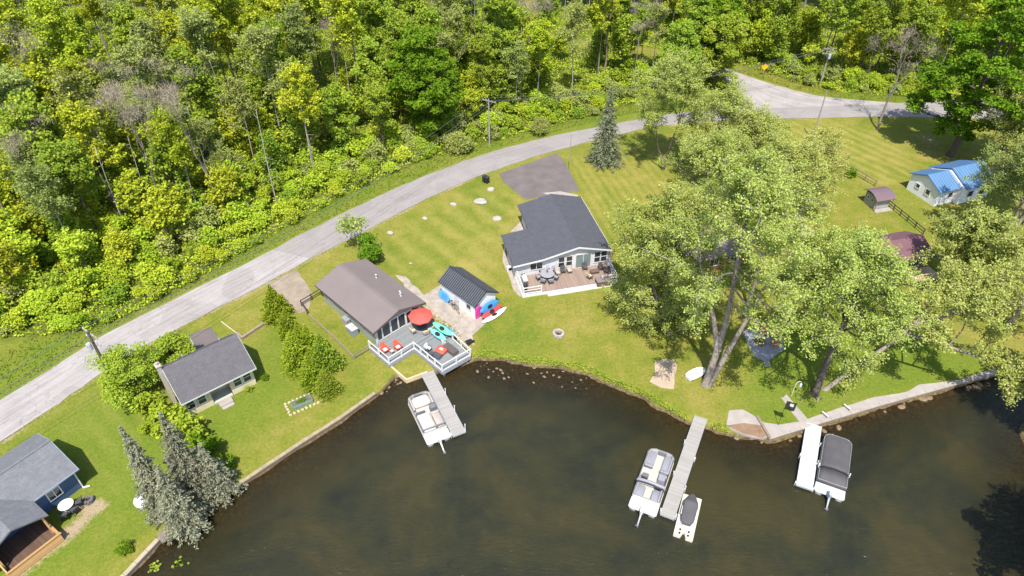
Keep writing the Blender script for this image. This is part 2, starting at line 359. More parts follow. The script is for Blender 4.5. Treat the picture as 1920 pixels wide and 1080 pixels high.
for pix, (vx, vy), amp in zones:
    d = sdf(GX, GY, W(pix)); k = d > best; best = np.where(k, d, best)
    sx = np.where(k, vx, sx); sy = np.where(k, vy, sy); smk = np.where(k, np.clip(d / 2.0 + 0.5, 0, 1) * amp, smk)
attr(gm, 'stripe', 'FLOAT_VECTOR', np.stack([sx, sy, smk], -1).reshape(-1, 3))
gm.polygons.foreach_set('use_smooth', np.ones(len(gm.polygons), bool))
go = bpy.data.objects.new('ground', gm); COL.objects.link(go); struct(go)
# --- lake
def water_mat():
    m, t, p, o = newmat('lake water'); t.nodes.remove(p)
    g = N(t, 'ShaderNodeNewGeometry').outputs['Position']
    dp = N(t, 'ShaderNodeAttribute', attribute_name='depth').outputs['Fac']
    patch = noise(t, g, 0.085, 5, 0.6, 0.7); fine = noise(t, g, 0.6, 4, 0.6)
    f = mth(t, 'ADD', mth(t, 'MULTIPLY', patch, 0.75), mth(t, 'MULTIPLY', fine, 0.25))
    mur = ramp(t, f, [(0.34, (0.018, 0.020, 0.015)), (0.46, (0.029, 0.030, 0.016)), (0.60, (0.047, 0.041, 0.017)), (0.74, (0.036, 0.039, 0.017))])
    mp = N(t, 'ShaderNodeMapping'); t.links.new(g, mp.inputs[0]); mp.inputs['Rotation'].default_value = (0, 0, R(14)); mp.inputs['Scale'].default_value = (1.0, 2.6, 1)
    w1 = noise(t, mp.outputs[0], 1.5, 5, 0.65, 0.5); w2 = noise(t, g, 0.3, 2)
    b = N(t, 'ShaderNodeBump'); b.inputs['Strength'].default_value = 0.7; b.inputs['Distance'].default_value = 0.16
    t.links.new(mth(t, 'MULTIPLY', w1, mth(t, 'ADD', w2, 0.3)), b.inputs['Height'])
    d = N(t, 'ShaderNodeBsdfDiffuse'); t.links.new(mur, d.inputs[0]); t.links.new(b.outputs[0], d.inputs['Normal'])
    tr = N(t, 'ShaderNodeBsdfTransparent'); tr.inputs[0].default_value = (0.50, 0.46, 0.34, 1)
    op = mth(t, 'SUBTRACT', 1.0, mth(t, 'EXPONENT', mth(t, 'MULTIPLY', dp, -1.25)))
    op = mth(t, 'MINIMUM', op, 0.9)
    mx = N(t, 'ShaderNodeMixShader'); t.links.new(op, mx.inputs[0]); t.links.new(tr.outputs[0], mx.inputs[1]); t.links.new(d.outputs[0], mx.inputs[2])
    gl = N(t, 'ShaderNodeBsdfGlossy'); gl.inputs['Roughness'].default_value = 0.08; t.links.new(b.outputs[0], gl.inputs['Normal'])
    fr = N(t, 'ShaderNodeFresnel'); fr.inputs[0].default_value = 1.33; t.links.new(b.outputs[0], fr.inputs['Normal'])
    m2 = N(t, 'ShaderNodeMixShader'); t.links.new(fr.outputs[0], m2.inputs[0]); t.links.new(mx.outputs[0], m2.inputs[1]); t.links.new(gl.outputs[0], m2.inputs[2])
    t.links.new(m2.outputs[0], o.inputs[0]); return m
keep = (BED.reshape(-1)[fa] < WATER_Z + 0.35).any(1)
wv = np.stack([GX, GY, np.full_like(GX, WATER_Z)], -1).reshape(-1, 3)
used = np.unique(fa[keep]); remap = np.full(H_ * W_, -1); remap[used] = np.arange(len(used))
wm = grid_mesh('water', wv[used], remap[fa[keep]], water_mat())
attr(wm, 'depth', 'FLOAT', np.clip(WATER_Z - BED.reshape(-1)[used], 0, 5))
wo = bpy.data.objects.new('water', wm); COL.objects.link(wo); struct(wo)
# --- road
def road_mat(name, base, tracks=True):
    m, t, p, o = newmat(name)
    g = N(t, 'ShaderNodeNewGeometry').outputs['Position']
    a = N(t, 'ShaderNodeAttribute', attribute_name='lane'); s = N(t, 'ShaderNodeSeparateXYZ'); t.links.new(a.outputs['Vector'], s.inputs[0])
    n1 = noise(t, g, 0.35, 5, 0.6); n2 = noise(t, g, 6.0, 3, 0.7)
    cb = N(t, 'ShaderNodeCombineXYZ'); t.links.new(mth(t, 'MULTIPLY', s.outputs[0], 14.0), cb.inputs[0]); t.links.new(mth(t, 'MULTIPLY', s.outputs[1], 0.12), cb.inputs[1])
    n3 = noise(t, cb.outputs[0], 1.0, 4, 0.6)
    f = mth(t, 'ADD', mth(t, 'ADD', mth(t, 'MULTIPLY', n1, 0.35), mth(t, 'MULTIPLY', n2, 0.2)), mth(t, 'MULTIPLY', n3, 0.45))
    c = ramp(t, f, [(0.36, k3(base, 0.72)), (0.5, base), (0.62, k3(base, 1.18))])
    # resealed stretch beyond a cross seam
    seam = mth(t, 'GREATER_THAN', mth(t, 'ADD', s.outputs[1], mth(t, 'MULTIPLY', s.outputs[0], 1.5)), s.outputs[2])
    c = mixc(t, mth(t, 'MULTIPLY', seam, 0.5), c, k3(base, 0.66))
    # wandering cracks
    vo = N(t, 'ShaderNodeTexVoronoi'); vo.feature = 'DISTANCE_TO_EDGE'; vo.inputs['Scale'].default_value = 0.22
    wv_ = N(t, 'ShaderNodeVectorMath'); wv_.operation = 'ADD'; nn = N(t, 'ShaderNodeTexNoise'); nn.inputs['Scale'].default_value = 0.6; t.links.new(g, nn.inputs['Vector'])
    sc_ = N(t, 'ShaderNodeVectorMath'); sc_.operation = 'SCALE'; sc_.inputs['Scale'].default_value = 2.5; t.links.new(nn.outputs['Color'], sc_.inputs[0])
    t.links.new(g, wv_.inputs[0]); t.links.new(sc_.outputs[0], wv_.inputs[1]); t.links.new(wv_.outputs[0], vo.inputs['Vector'])
    c = mixc(t, mth(t, 'MULTIPLY', mth(t, 'LESS_THAN', vo.outputs['Distance'], 0.007), 0.34), c, k3(base, 0.4))
    pt = mth(t, 'GREATER_THAN', noise(t, g, 0.16, 1, 0.3), 0.60); c = mixc(t, mth(t, 'MULTIPLY', pt, 0.28), c, k3(base, 0.62))
    t.links.new(c, p.inputs['Base Color']); p.inputs['Roughness'].default_value = 0.9; p.inputs['Specular IOR Level'].default_value = 0.2
    b = N(t, 'ShaderNodeBump'); b.inputs['Strength'].default_value = 0.3; b.inputs['Distance'].default_value = 0.02
    t.links.new(n2, b.inputs['Height']); t.links.new(b.outputs[0], p.inputs['Normal'])
    return m
def ribbon(name, lo, hi, z, mat, seam=1e6):
    n = len(lo); K = 7; vs = []; lane = []; s = 0; r = random.Random(5)
    for i in range(n):
        if i: s += ((lo[i] + hi[i]) / 2 - (lo[i - 1] + hi[i - 1]) / 2).length
        e0 = r.uniform(-0.02, 0.02); e1 = r.uniform(-0.02, 0.02)
        for j in range(K):
            q = j / (K - 1); q2 = q + (e0 if j == 0 else e1 if j == K - 1 else 0)
            p = lo[i].lerp(hi[i], q2); vs.append((p.x, p.y, z + 0.05 * math.sin(math.pi * q))); lane.append((q, s, seam))
    fs = np.array([(i * K + j, (i + 1) * K + j, (i + 1) * K + j + 1, i * K + j + 1) for i in range(n - 1) for j in range(K - 1)])
    me = grid_mesh(name, vs, fs[:, ::-1], mat); attr(me, 'lane', 'FLOAT_VECTOR', lane)
    o = bpy.data.objects.new(name, me); COL.objects.link(o); return struct(o)
ROADM = road_mat('worn pale asphalt', (0.315, 0.288, 0.275))
seam_p = P(560, 480); acc = 0; seam_s = 0; bd = 1e9
for i in range(1, len(ROAD_LO)):
    a = (ROAD_LO[i] + ROAD_HI[i]) / 2; acc += (a - (ROAD_LO[i - 1] + ROAD_HI[i - 1]) / 2).length
    if (a - seam_p).length < bd: bd = (a - seam_p).length; seam_s = acc
def unflip(o):
    return o
ribbon('road', ROAD_LO, ROAD_HI, 0.035, ROADM, seam_s)
ribbon('side_road', smooth_line(BR_L[:6], 4), smooth_line(BR_R[:6], 4), 0.028, ROADM)
def sheet(name, pts, z, mat, jit=0.0, seed=0, kind='structure', sub=0.8):
    r = random.Random(seed); out = []
    n = len(pts)
    for i in range(n):
        a, b = pts[i], pts[(i + 1) % n]; k = max(1, int((b - a).length / sub)) if jit else 1
        for j in range(k):
            q = a.lerp(b, j / k); out.append((q.x + r.uniform(-jit, jit), q.y + r.uniform(-jit, jit)))
    mb = MB(); mb.prism(out, -0.25, z); o = mb.build(name, mat); o['kind'] = kind; return o
GRAVEL = M('pale gravel', (0.33, 0.285, 0.24), 0.95, 0.35, 1.2, bump=0.5, fine=22)
GRAVEL2 = M('brown gravel', (0.27, 0.22, 0.165), 0.95, 0.3, 0.8, bump=0.5, fine=16)
DRIVE = M('dark driveway asphalt', (0.14, 0.117, 0.113), 0.9, 0.22, 0.5, bump=0.2, fine=10)
SANDM = M('beach sand', (0.40, 0.31, 0.225), 0.95, 0.14, 1.0, bump=0.3)
CONC = M('weathered concrete', (0.33, 0.295, 0.27), 0.9, 0.2, 0.9, bump=0.2)
FLAG = M('bluestone flags', (0.30, 0.30, 0.33), 0.85, 0.3, 1.5, bump=0.3)
sheet('driveway', W([(946, 343), (985, 374), (1030, 368), (1087, 357), (1056, 300), (1044, 287), (935, 326)]), 0.03, DRIVE, 0.05, 1)
sheet('parking_apron', W([(355, 628), (395, 613), (415, 640), (372, 662)]), 0.025, DRIVE, 0.04, 2)
sheet('gravel_parking', W([(498, 533), (556, 507), (585, 548), (578, 580), (560, 590), (545, 572)]), 0.022, GRAVEL2, 0.14, 3)
sheet('gravel_yard', W([(795, 553), (830, 532), (900, 560), (947, 584), (915, 602), (884, 630), (890, 648), (868, 636), (850, 612), (815, 590), (800, 580)]), 0.024, GRAVEL, 0.10, 4)
sheet('gravel_bed', W([(740, 516), (760, 520), (795, 553), (800, 580), (775, 555)]), 0.020, GRAVEL, 0.12, 5)
sheet('gravel_border', W([(947, 448), (942, 490), (955, 520), (963, 545), (975, 556), (1014, 552), (1014, 545), (985, 540), (966, 490), (950, 450)]), 0.024, GRAVEL, 0.05, 6)
sheet('gravel_corner', W([(957, 434), (990, 402), (1000, 425), (990, 434)]), 0.022, GRAVEL, 0.05, 7)
sheet('gravel_margin', W([(1140, 468), (1150, 500), (1158, 530), (1145, 533), (1136, 480)]), 0.022, GRAVEL, 0.05, 8)
sheet('sand_patch', W([(1228, 676), (1266, 674), (1268, 695), (1262, 729), (1240, 726), (1218, 717), (1228, 700)]), 0.018, SANDM, 0.10, 9)
sheet('path', W([(1432, 678), (1442, 676), (1452, 714), (1518, 790), (1503, 797), (1442, 716)]), 0.02, CONC, 0.03, 10)
sheet('patio', W([(1392, 622), (1420, 612), (1468, 630), (1470, 655), (1438, 678), (1415, 668)]), 0.022, FLAG, 0.10, 11)
sheet('boat_ramp', W([(1367, 770), (1392, 767), (1420, 782), (1443, 818), (1430, 822), (1395, 815), (1362, 800)]), 0.02, CONC, 0.08, 12)
sheet('ramp_apron', W([(1364, 799), (1395, 793), (1420, 797), (1434, 800), (1441, 817), (1430, 821), (1395, 814)]), 0.026, M('wet brown gravel', (0.23, 0.145, 0.09), 0.9, 0.3, 1.5, bump=0.4), 0.06, 14)
sheet('shore_promenade', W([(1420, 783), (1432, 793), (1462, 796), (1500, 790), (1560, 770), (1640, 745), (1700, 735), (1722, 722), (1800, 712), (1900, 680), (1905, 690), (1770, 727), (1650, 760), (1540, 792), (1446, 819)]), 0.03, CONC, 0.05, 13)
sheet('house_footing', W([(1018, 362), (1050, 359), (1085, 366), (1080, 372), (1040, 371)]), 0.04, CONC)
# ================================================================== VEGETATION
LEAF_Y = leafmat('yellow green leaves', [(0.19, 0.26, 0.020), (0.37, 0.44, 0.030), (0.56, 0.56, 0.055)], 0.30, 0.012, 0.12)
LEAF_G = leafmat('mid green leaves', [(0.12, 0.21, 0.022), (0.25, 0.35, 0.035), (0.40, 0.47, 0.06)], 0.30, 0.012, 0.12)
LEAF_D = leafmat('rich green leaves', [(0.05, 0.11, 0.010), (0.12, 0.22, 0.014), (0.20, 0.31, 0.02)], 0.30, 0.008, 0.08)
LEAF_O = leafmat('olive leaves', [(0.17, 0.21, 0.05), (0.30, 0.35, 0.085), (0.43, 0.46, 0.14)], 0.30, 0.012, 0.12)
LEAF_S = leafmat('silvery leaves', [(0.14, 0.20, 0.030), (0.34, 0.405, 0.080), (0.54, 0.575, 0.20)], 0.32, 0.008, 0.06)
LEAF_P = leafmat('pale straw leaves', [(0.17, 0.21, 0.036), (0.35, 0.385, 0.085), (0.52, 0.52, 0.19)], 0.32, 0.008, 0.06)
LEAF_B = leafmat('bush leaves', [(0.18, 0.28, 0.022), (0.37, 0.47, 0.036), (0.56, 0.60, 0.06)], 0.30, 0.014, 0.12)
LEAF_C = leafmat('cedar sprays', [(0.14, 0.22, 0.020), (0.28, 0.37, 0.03), (0.44, 0.49, 0.05)], 0.30, 0.008, 0.08)
NEEDLE = leafmat('blue grey needles', [(0.105, 0.12, 0.072), (0.245, 0.255, 0.165), (0.43, 0.42, 0.285)], 0.25, 0.008, 0.10)
NEEDLE2 = leafmat('grey green needles', [(0.095, 0.12, 0.062), (0.20, 0.235, 0.13), (0.36, 0.38, 0.24)], 0.25, 0.008, 0.10)
GRASSM = leafmat('verge grass', [(0.08, 0.14, 0.012), (0.15, 0.21, 0.02), (0.28, 0.26, 0.05)], 0.3, 0.0, 0.0)
BARK = M('grey bark', (0.25, 0.21, 0.175), 0.95, 0.4, 3.0, bump=0.6, fine=14)
BARKD = M('dark bark', (0.10, 0.08, 0.065), 0.95, 0.35, 3.0, bump=0.5, fine=14)
BARKW = M('pale bark', (0.34, 0.31, 0.27), 0.95, 0.3, 2.0, bump=0.4, fine=10)
TWIG = M('bare twigs', (0.29, 0.24, 0.18), 0.95, 0.25, 1.0)
def leaf_mesh(name, mat, cen, nor, size, aspect=0.65, rng=None):
    n = len(cen); up = rng.normal(size=(n, 3)); nor = nor / (np.linalg.norm(nor, axis=1, keepdims=True) + 1e-9)
    t = up - nor * (up * nor).sum(1, keepdims=True); t /= np.linalg.norm(t, axis=1, keepdims=True) + 1e-9
    b = np.cross(nor, t); s = (size * rng.uniform(0.6, 1.35, (n, 1)))
    v = np.stack([cen - t * s * 0.5, cen + b * s * 0.5 * aspect + t * s * 0.08, cen + t * s * 0.5, cen - b * s * 0.5 * aspect + t * s * 0.08], 1).reshape(-1, 3)
    return grid_mesh(name, v, np.arange(n * 4).reshape(n, 4), mat)
def leaves_dir(name, mat, cen, tdir, size, aspect, rng, upb=0.8):   # elongated sprays along tdir
    n = len(cen); t = tdir + rng.normal(size=(n, 3)) * 0.5; t /= np.linalg.norm(t, axis=1, keepdims=True)
    u = rng.normal(size=(n, 3)) + np.array([0, 0, upb]); nn = u - t * (u * t).sum(1, keepdims=True); nn /= np.linalg.norm(nn, axis=1, keepdims=True) + 1e-9
    b = np.cross(nn, t); s = size * rng.uniform(0.6, 1.35, (n, 1))
    v = np.stack([cen - t * s * 0.5, cen + b * s * 0.5 * aspect, cen + t * s * 0.5, cen - b * s * 0.5 * aspect], 1).reshape(-1, 3)
    return grid_mesh(name, v, np.arange(n * 4).reshape(n, 4), mat)
def unit(rng, n):
    d = rng.normal(size=(n, 3)); return d / np.linalg.norm(d, axis=1, keepdims=True)
def clusters(rng, n, zc, rx, rz, ry=None, inner=0.35, skew=0.0):
    d = unit(rng, n); r = rng.uniform(inner, 1.0, (n, 1)) ** 0.6
    c = d * r * np.array([rx, ry or rx, rz]); 
    lump = 1 + 0.22 * np.sin(3 * np.arctan2(d[:, 1], d[:, 0]) + rng.uniform(0, 6)) + rng.uniform(-0.12, 0.12, n)
    c[:, :2] *= lump[:, None]; c[:, 2] += zc; return c
def fill(rng, cl, per, cr, flat=0.6):
    n = len(cl) * per; ci = np.repeat(np.arange(len(cl)), per)
    d = unit(rng, n); rr = rng.uniform(0, 1, (n, 1)) ** 0.45
    k = rng.uniform(0.65, 1.3, len(cl))[ci][:, None] * cr
    off = d * rr * k * np.array([1, 1, flat]); return cl[ci] + off, d
def limb(mb, a, b, r0, r1, rng, bend=0.12, segs=4, k=5, sag=0.0):
    a = Vector(a); b = Vector(b); L = (b - a).length; pts = []
    j = Vector(rng.normal(size=3)) * bend * L
    for i in range(segs + 1):
        q = i / segs; p = a.lerp(b, q) + j * math.sin(math.pi * q) * 0.5
        p.z += sag * L * math.sin(math.pi * q); pts.append(p)
    mb.tube(pts, [r0 + (r1 - r0) * i / segs for i in range(segs + 1)], k, False)
    return pts
def deciduous(name, rng, H, cb, rx, ncl, per, size, leaf, bark, r0=0.2, cr=1.1, flat=0.65, trunks=None, ry=None, inner=0.35, nlimb=16, bare=0, extra=None, lean=(0, 0)):
    """an Empty with the children trunk and crown"""
    root = thing(name, '', 'tree')
    zc, rz = (H + cb) / 2, (H - cb) / 2
    cl = clusters(rng, ncl, zc, rx, rz, ry, inner)
    q = np.clip((cl[:, 2:3] - cb) / (H - cb), 0, 1); cl[:, :2] *= (1 - 0.45 * q ** 2)       # narrower towards the top
    cl[:, 0] += lean[0] * cl[:, 2] / H; cl[:, 1] += lean[1] * cl[:, 2] / H
    if extra is not None: cl = np.concatenate([cl, np.asarray(extra, float)])
    c, d = fill(rng, cl, per, cr, flat)
    nor = rng.normal(size=c.shape) * 0.6 + d * 0.35 + np.array([0, -0.2, 0.95])
    o = bpy.data.objects.new('crown', leaf_mesh(name + ' crown', leaf, c, nor, size, 0.7, rng)); COL.objects.link(o); o.parent = root
    mb = MB()
    tr = trunks or [[(0, 0, -0.3), (0.15 + lean[0] * 0.2, lean[1] * 0.2, H * 0.22), (-0.1 + lean[0] * 0.5, 0.12 + lean[1] * 0.5, H * 0.5), (lean[0] * 0.8, lean[1] * 0.8, H * 0.86)]]
    nodes = []
    for ti, path in enumerate(tr):
        pp = smooth_line([Vector(p) for p in path], 4); n = len(pp)
        rad = [r0 * (0.9 ** ti) * (1.35 if i == 0 else 1.0) * (1 - 0.86 * i / (n - 1)) for i in range(n)]
        mb.tube(pp, rad, 8, False); nodes += [(p, r) for p, r in zip(pp, rad) if p.z > cb * 0.55]
    pick = rng.permutation(len(cl))[:nlimb] if extra is None else np.concatenate([rng.permutation(len(cl))[:nlimb], np.arange(len(cl) - len(extra), len(cl))])
    for ci in pick:
        tgt = Vector(cl[ci]); best = min(nodes, key=lambda nd: (nd[0] - tgt).length + max(0, nd[0].z - tgt.z + 1.0) * 2.5)
        pts = limb(mb, best[0], tgt, min(best[1] * 0.6, r0 * 0.42), 0.02, rng, 0.18, 5, 5, 0.06)
        for s in range(2):
            m = pts[3]; limb(mb, m, tgt + Vector(rng.normal(size=3)) * cr * 0.8, r0 * 0.12, 0.012, rng, 0.2, 3, 4)
    for _ in range(bare):
        b_ = nodes[rng.integers(len(nodes))]; a = rng.uniform(0, 6.28); L = rx * rng.uniform(0.6, 1.1)
        pts = limb(mb, b_[0], b_[0] + Vector((math.cos(a) * L, math.sin(a) * L, L * rng.uniform(0.2, 1.0))), r0 * 0.22, 0.015, rng, 0.2, 4, 4)
        for s in range(3): limb(mb, pts[2 + s % 2], pts[-1] + Vector(rng.normal(size=3)) * 0.9, r0 * 0.08, 0.01, rng, 0.2, 2, 3)
    t = mb.build('trunk', bark, root, True)
    return root
def airy(name, rng, H, cb, rx, nl, size, leaf, bark, r0=0.3, trunks=None, extra=None, lean=(0, 0), per=85, tw=7, tl=1.5, **_):
    """open crown: limbs, twigs along each limb, leaves along each twig"""
    root = thing(name, '', 'tree'); mb = MB(); zc, rz = cb + (H - cb) * 0.48, (H - cb) * 0.52
    d = unit(rng, nl); d[:, 2] = np.where(d[:, 2] < -0.55, -d[:, 2], d[:, 2]); rr = rng.uniform(0.45, 1.0, (nl, 1)) ** 0.7
    tg = d * rr * np.array([rx, rx, rz]); a3 = np.arctan2(d[:, 1], d[:, 0]); tg[:, :2] *= (1 + 0.2 * np.sin(3 * a3 + rng.uniform(0, 6)) + rng.uniform(-0.15, 0.2, nl))[:, None]; tg[:, 2] += zc
    q = np.clip((tg[:, 2:3] - cb) / (H - cb), 0, 1); tg[:, :2] *= 1 - 0.35 * q ** 2; tg[:, 0] += lean[0] * tg[:, 2] / H; tg[:, 1] += lean[1] * tg[:, 2] / H
    if extra is not None: tg = np.concatenate([tg, np.asarray(extra, float)])
    tr = trunks or [[(0, 0, -0.3), (0.15 + lean[0] * 0.2, lean[1] * 0.2, H * 0.22), (-0.1 + lean[0] * 0.5, 0.12 + lean[1] * 0.5, H * 0.5), (lean[0] * 0.8, lean[1] * 0.8, H * 0.86)]]
    nodes = []
    for ti, path in enumerate(tr):
        pp = smooth_line([Vector(p) for p in path], 4); n = len(pp); rad = [r0 * (0.9 ** ti) * (1.3 if i == 0 else 1.0) * (1 - 0.86 * i / (n - 1)) for i in range(n)]
        mb.tube(pp, rad, 8, False); nodes += [(p, r) for p, r in zip(pp, rad) if p.z > cb * 0.5]
    cen = []; nor = []
    for t_ in tg:
        t_ = Vector(t_); b_ = min(nodes, key=lambda nd: (nd[0] - t_).length + max(0, nd[0].z - t_.z + 1.2) * 2.5)
        pts = limb(mb, b_[0], t_, min(b_[1] * 0.6, r0 * 0.4), 0.03, rng, 0.2, 6, 5, 0.05); L = (t_ - b_[0]).length
        ld = (pts[-1] - pts[-3]).normalized()
        for s in range(tw):
            k = 2 + int(rng.integers(5)) if s else 6; o_ = pts[min(k, 6)]; dv = (ld * 0.7 + Vector(rng.normal(size=3)) * 0.65 + Vector((0, 0, 0.30))).normalized(); l_ = tl * rng.uniform(0.55, 1.25); e_ = o_ + dv * l_
            mb.tube([o_, o_.lerp(e_, 0.5) + Vector((0, 0, 0.06)), e_], [0.03, 0.02, 0.008], 3, False)
            m = max(12, int(per * l_ / tl * rng.uniform(0.5, 1.3))); f = rng.uniform(0.1, 1.12, (m, 1)); sp_ = 0.30 * (1.25 - 0.55 * f)
            cc = np.array(o_) + np.array(dv) * l_ * f + rng.normal(size=(m, 3)) * sp_ * np.array([1, 1, 0.75]); cen.append(cc)
            nor.append(rng.normal(size=(m, 3)) * 0.65 + np.array([0, -0.15, 0.9]))
    o = bpy.data.objects.new('crown', leaf_mesh(name + ' crown', leaf, np.concatenate(cen), np.concatenate(nor), size, 0.7, rng)); COL.objects.link(o); o.parent = root
    mb.build('trunk', bark, root, True); return root
def bare_tree(name, rng, H, spread, bark, r0=0.14, depth=5, twigs=True, leaf=None):
    root = thing(name, '', 'tree'); mb = MB(); tips = []
    def grow(p, d, L, r, k):
        q = p + d * L; m = p.lerp(q, 0.5) + Vector(rng.normal(size=3)) * L * 0.06
        mb.tube([p, m, q], [r, r * 0.85, r * 0.68], 6 if k > 3 else 3, False)
        if k == 0: tips.append(q); return
        for i in range(2 if k > 2 else 3):
            nd = (d + Vector(rng.normal(size=3)) * (0.34 if i else 0.16) * spread + Vector((0, 0, 0.12))).normalized()
            grow(q, nd, L * rng.uniform(0.62, 0.86), r * (0.68 if i == 0 else 0.5), k - 1)
    grow(Vector((0, 0, -0.3)), Vector((rng.normal() * 0.04, rng.normal() * 0.04, 1)).normalized(), H * 0.34, r0, depth)
    mb.build('trunk', bark, root, True)
    if twigs and tips:
        c = np.repeat(np.array(tips), 10, 0) + rng.normal(size=(len(tips) * 10, 3)) * 0.45
        td = rng.normal(size=c.shape) * 0.6 + np.array([0, 0, 0.8])
        o = bpy.data.objects.new('crown', leaves_dir(name + ' twigs', leaf or TWIG, c, td, 0.9 if leaf is None else 0.35, 0.035 if leaf is None else 0.6, rng, 0)); COL.objects.link(o); o.parent = root
    return root
def snag(name, rng, H, bark, r0=0.13):
    root = thing(name, '', 'tree'); mb = MB()
    pp = smooth_line([Vector((0, 0, -0.3)), Vector((rng.normal() * 0.15, rng.normal() * 0.15, H * 0.4)), Vector((rng.normal() * 0.3, rng.normal() * 0.3, H))], 5)
    mb.tube(pp, [r0 * (1 - 0.75 * i / (len(pp) - 1)) for i in range(len(pp))], 6, True)
    for i in range(9):
        p = pp[4 + i % (len(pp) - 5)]; a = rng.uniform(0, 6.28); L = rng.uniform(0.5, 1.8)
        limb(mb, p, p + Vector((math.cos(a) * L, math.sin(a) * L, L * rng.uniform(-0.1, 0.8))), 0.035, 0.01, rng, 0.15, 3, 4)
    mb.build('trunk', bark, root, True); return root
def conifer(name, rng, H, rb, mat, bark, nw=26, per=9, spray=0.42, droop=0.35, z0=0.5, dens=9, power=0.85):
    root = thing(name, '', 'tree'); cen = []; td = []; mb = MB()
    mb.tube([(0, 0, -0.3), (0, 0, H * 0.5), (0, 0, H)], [H * 0.014 + 0.05, H * 0.008 + 0.03, 0.015], 7)
    for i in range(nw):
        q = i / (nw - 1); z = z0 + (H - z0) * (q ** 0.92); Lw = rb * max(0.03, (1 - q)) ** power
        m = max(4, int(per * (0.55 + 0.6 * (1 - q)))); a0 = rng.uniform(0, 6.28)
        for j in range(m):
            a = a0 + 6.283 * j / m + rng.normal() * 0.18; L = Lw * rng.uniform(0.55, 1.22); zz = z + rng.normal() * 0.28
            tip = Vector((math.cos(a) * L, math.sin(a) * L, zz - droop * L + 0.12 * L)); base = Vector((0, 0, zz + 0.05 * L))
            if L > 0.7: mb.tube([base, base.lerp(tip, 0.5) + Vector((0, 0, 0.07 * L)), tip], [0.03, 0.02, 0.008], 3, False)
            ns = max(5, int(dens * (L + 0.4)))
            s = rng.uniform(0.08, 1.04, ns); side = rng.normal(size=ns) * 0.20 * (1.25 - s) * (L * 0.55 + 0.3)
            dirv = np.array([math.cos(a), math.sin(a), 0]); sd_ = np.array([-math.sin(a), math.cos(a), 0])
            zc = zz + 0.05 * L + s * (tip.z - zz - 0.05 * L) + 0.28 * L * s * (1 - s) - rng.uniform(0, 0.22, ns) * (0.5 + L * 0.2)
            pts = dirv * (s * L)[:, None] + sd_ * side[:, None]; pts[:, 2] = zc
            cen.append(pts); td.append(np.tile(dirv + np.array([0, 0, -0.35]), (ns, 1)) + sd_ * (np.sign(side) * 0.6)[:, None])
    cen = np.concatenate(cen); td = np.concatenate(td)
    o = bpy.data.objects.new('crown', leaves_dir(name + ' crown', mat, cen, td, spray, 0.42, rng, 0.9)); COL.objects.link(o); o.parent = root
    mb.build('trunk', bark, root, True); return root
def cedar(name, rng, H, rb, mat, n=3600, size=0.24):
    root = thing(name, '', 'tree'); q = rng.uniform(0, 1, n) ** 1.25; a = rng.uniform(0, 6.28, n)
    env = rb * np.where(q < 0.12, 0.72 + 2.3 * q, 1.0 - ((q - 0.12) / 0.88) ** 1.25) * (1 + 0.30 * np.sin(5 * a + q * 17) * np.sin(11 * q + 2 * a) + 0.16 * np.sin(9 * a - 23 * q + 1) + 0.10 * rng.normal(size=n))
    r = env * rng.uniform(0.35, 1.04, n) ** 0.5; z = 0.15 + q * (H - 0.15) + rng.normal(size=n) * 0.08
    c = np.stack([r * np.cos(a), r * np.sin(a), z], 1); td = np.stack([np.cos(a) * 0.8, np.sin(a) * 0.8, np.full(n, 0.45)], 1)
    o = bpy.data.objects.new('crown', leaves_dir(name + ' crown', mat, c, td, size, 0.6, rng, 0.4)); COL.objects.link(o); o.parent = root
    mb = MB(); mb.tube([(0, 0, -0.2), (0, 0, H * 0.8)], [0.09, 0.02], 6); mb.build('trunk', BARKD, root); return root
def bush(name, rng, r, h, mat, n=900, size=0.185, ncl=14):
    cl = clusters(rng, ncl, h * 0.5, r * 0.72, h * 0.42, None, 0.3); cl[:, 2] = np.abs(cl[:, 2])
    c, d = fill(rng, cl, n // ncl, r * 0.42, 0.8); c[:, 2] = np.abs(c[:, 2]) + 0.03
    nor = rng.normal(size=c.shape) * 0.6 + d * 0.35 + np.array([0, -0.15, 0.95])
    o = bpy.data.objects.new(name, leaf_mesh(name, mat, c, nor, size, 0.7, rng)); COL.objects.link(o); return o
def place(o, loc, label=None, cat=None, group=None, rz=0.0, s=1.0):
    o.location = loc; o.rotation_euler = (0, 0, rz); o.scale = (s,) * 3 if not hasattr(s, '__len__') else s
    return tag(o, label, cat, group)
rg = np.random.default_rng(20)
def lawn_tree(px, H, label, cat='tree', name='deciduous_tree', **kw):
    b = P(*px); b.z = 0; r_ = np.random.default_rng(kw.pop('seed', 1))
    if kw['leaf'] in (LEAF_S, LEAF_P, LEAF_O):
        k_ = {q: kw[q] for q in ('cb', 'rx', 'size', 'leaf', 'bark', 'r0', 'trunks', 'extra', 'lean') if q in kw}; o = airy(name, r_, H, nl=int(kw['ncl'] * 0.62), per=kw.pop('dens', 98), **k_)
    else: o = deciduous(name, r_, H, **kw)
    return place(o, b, label, cat)
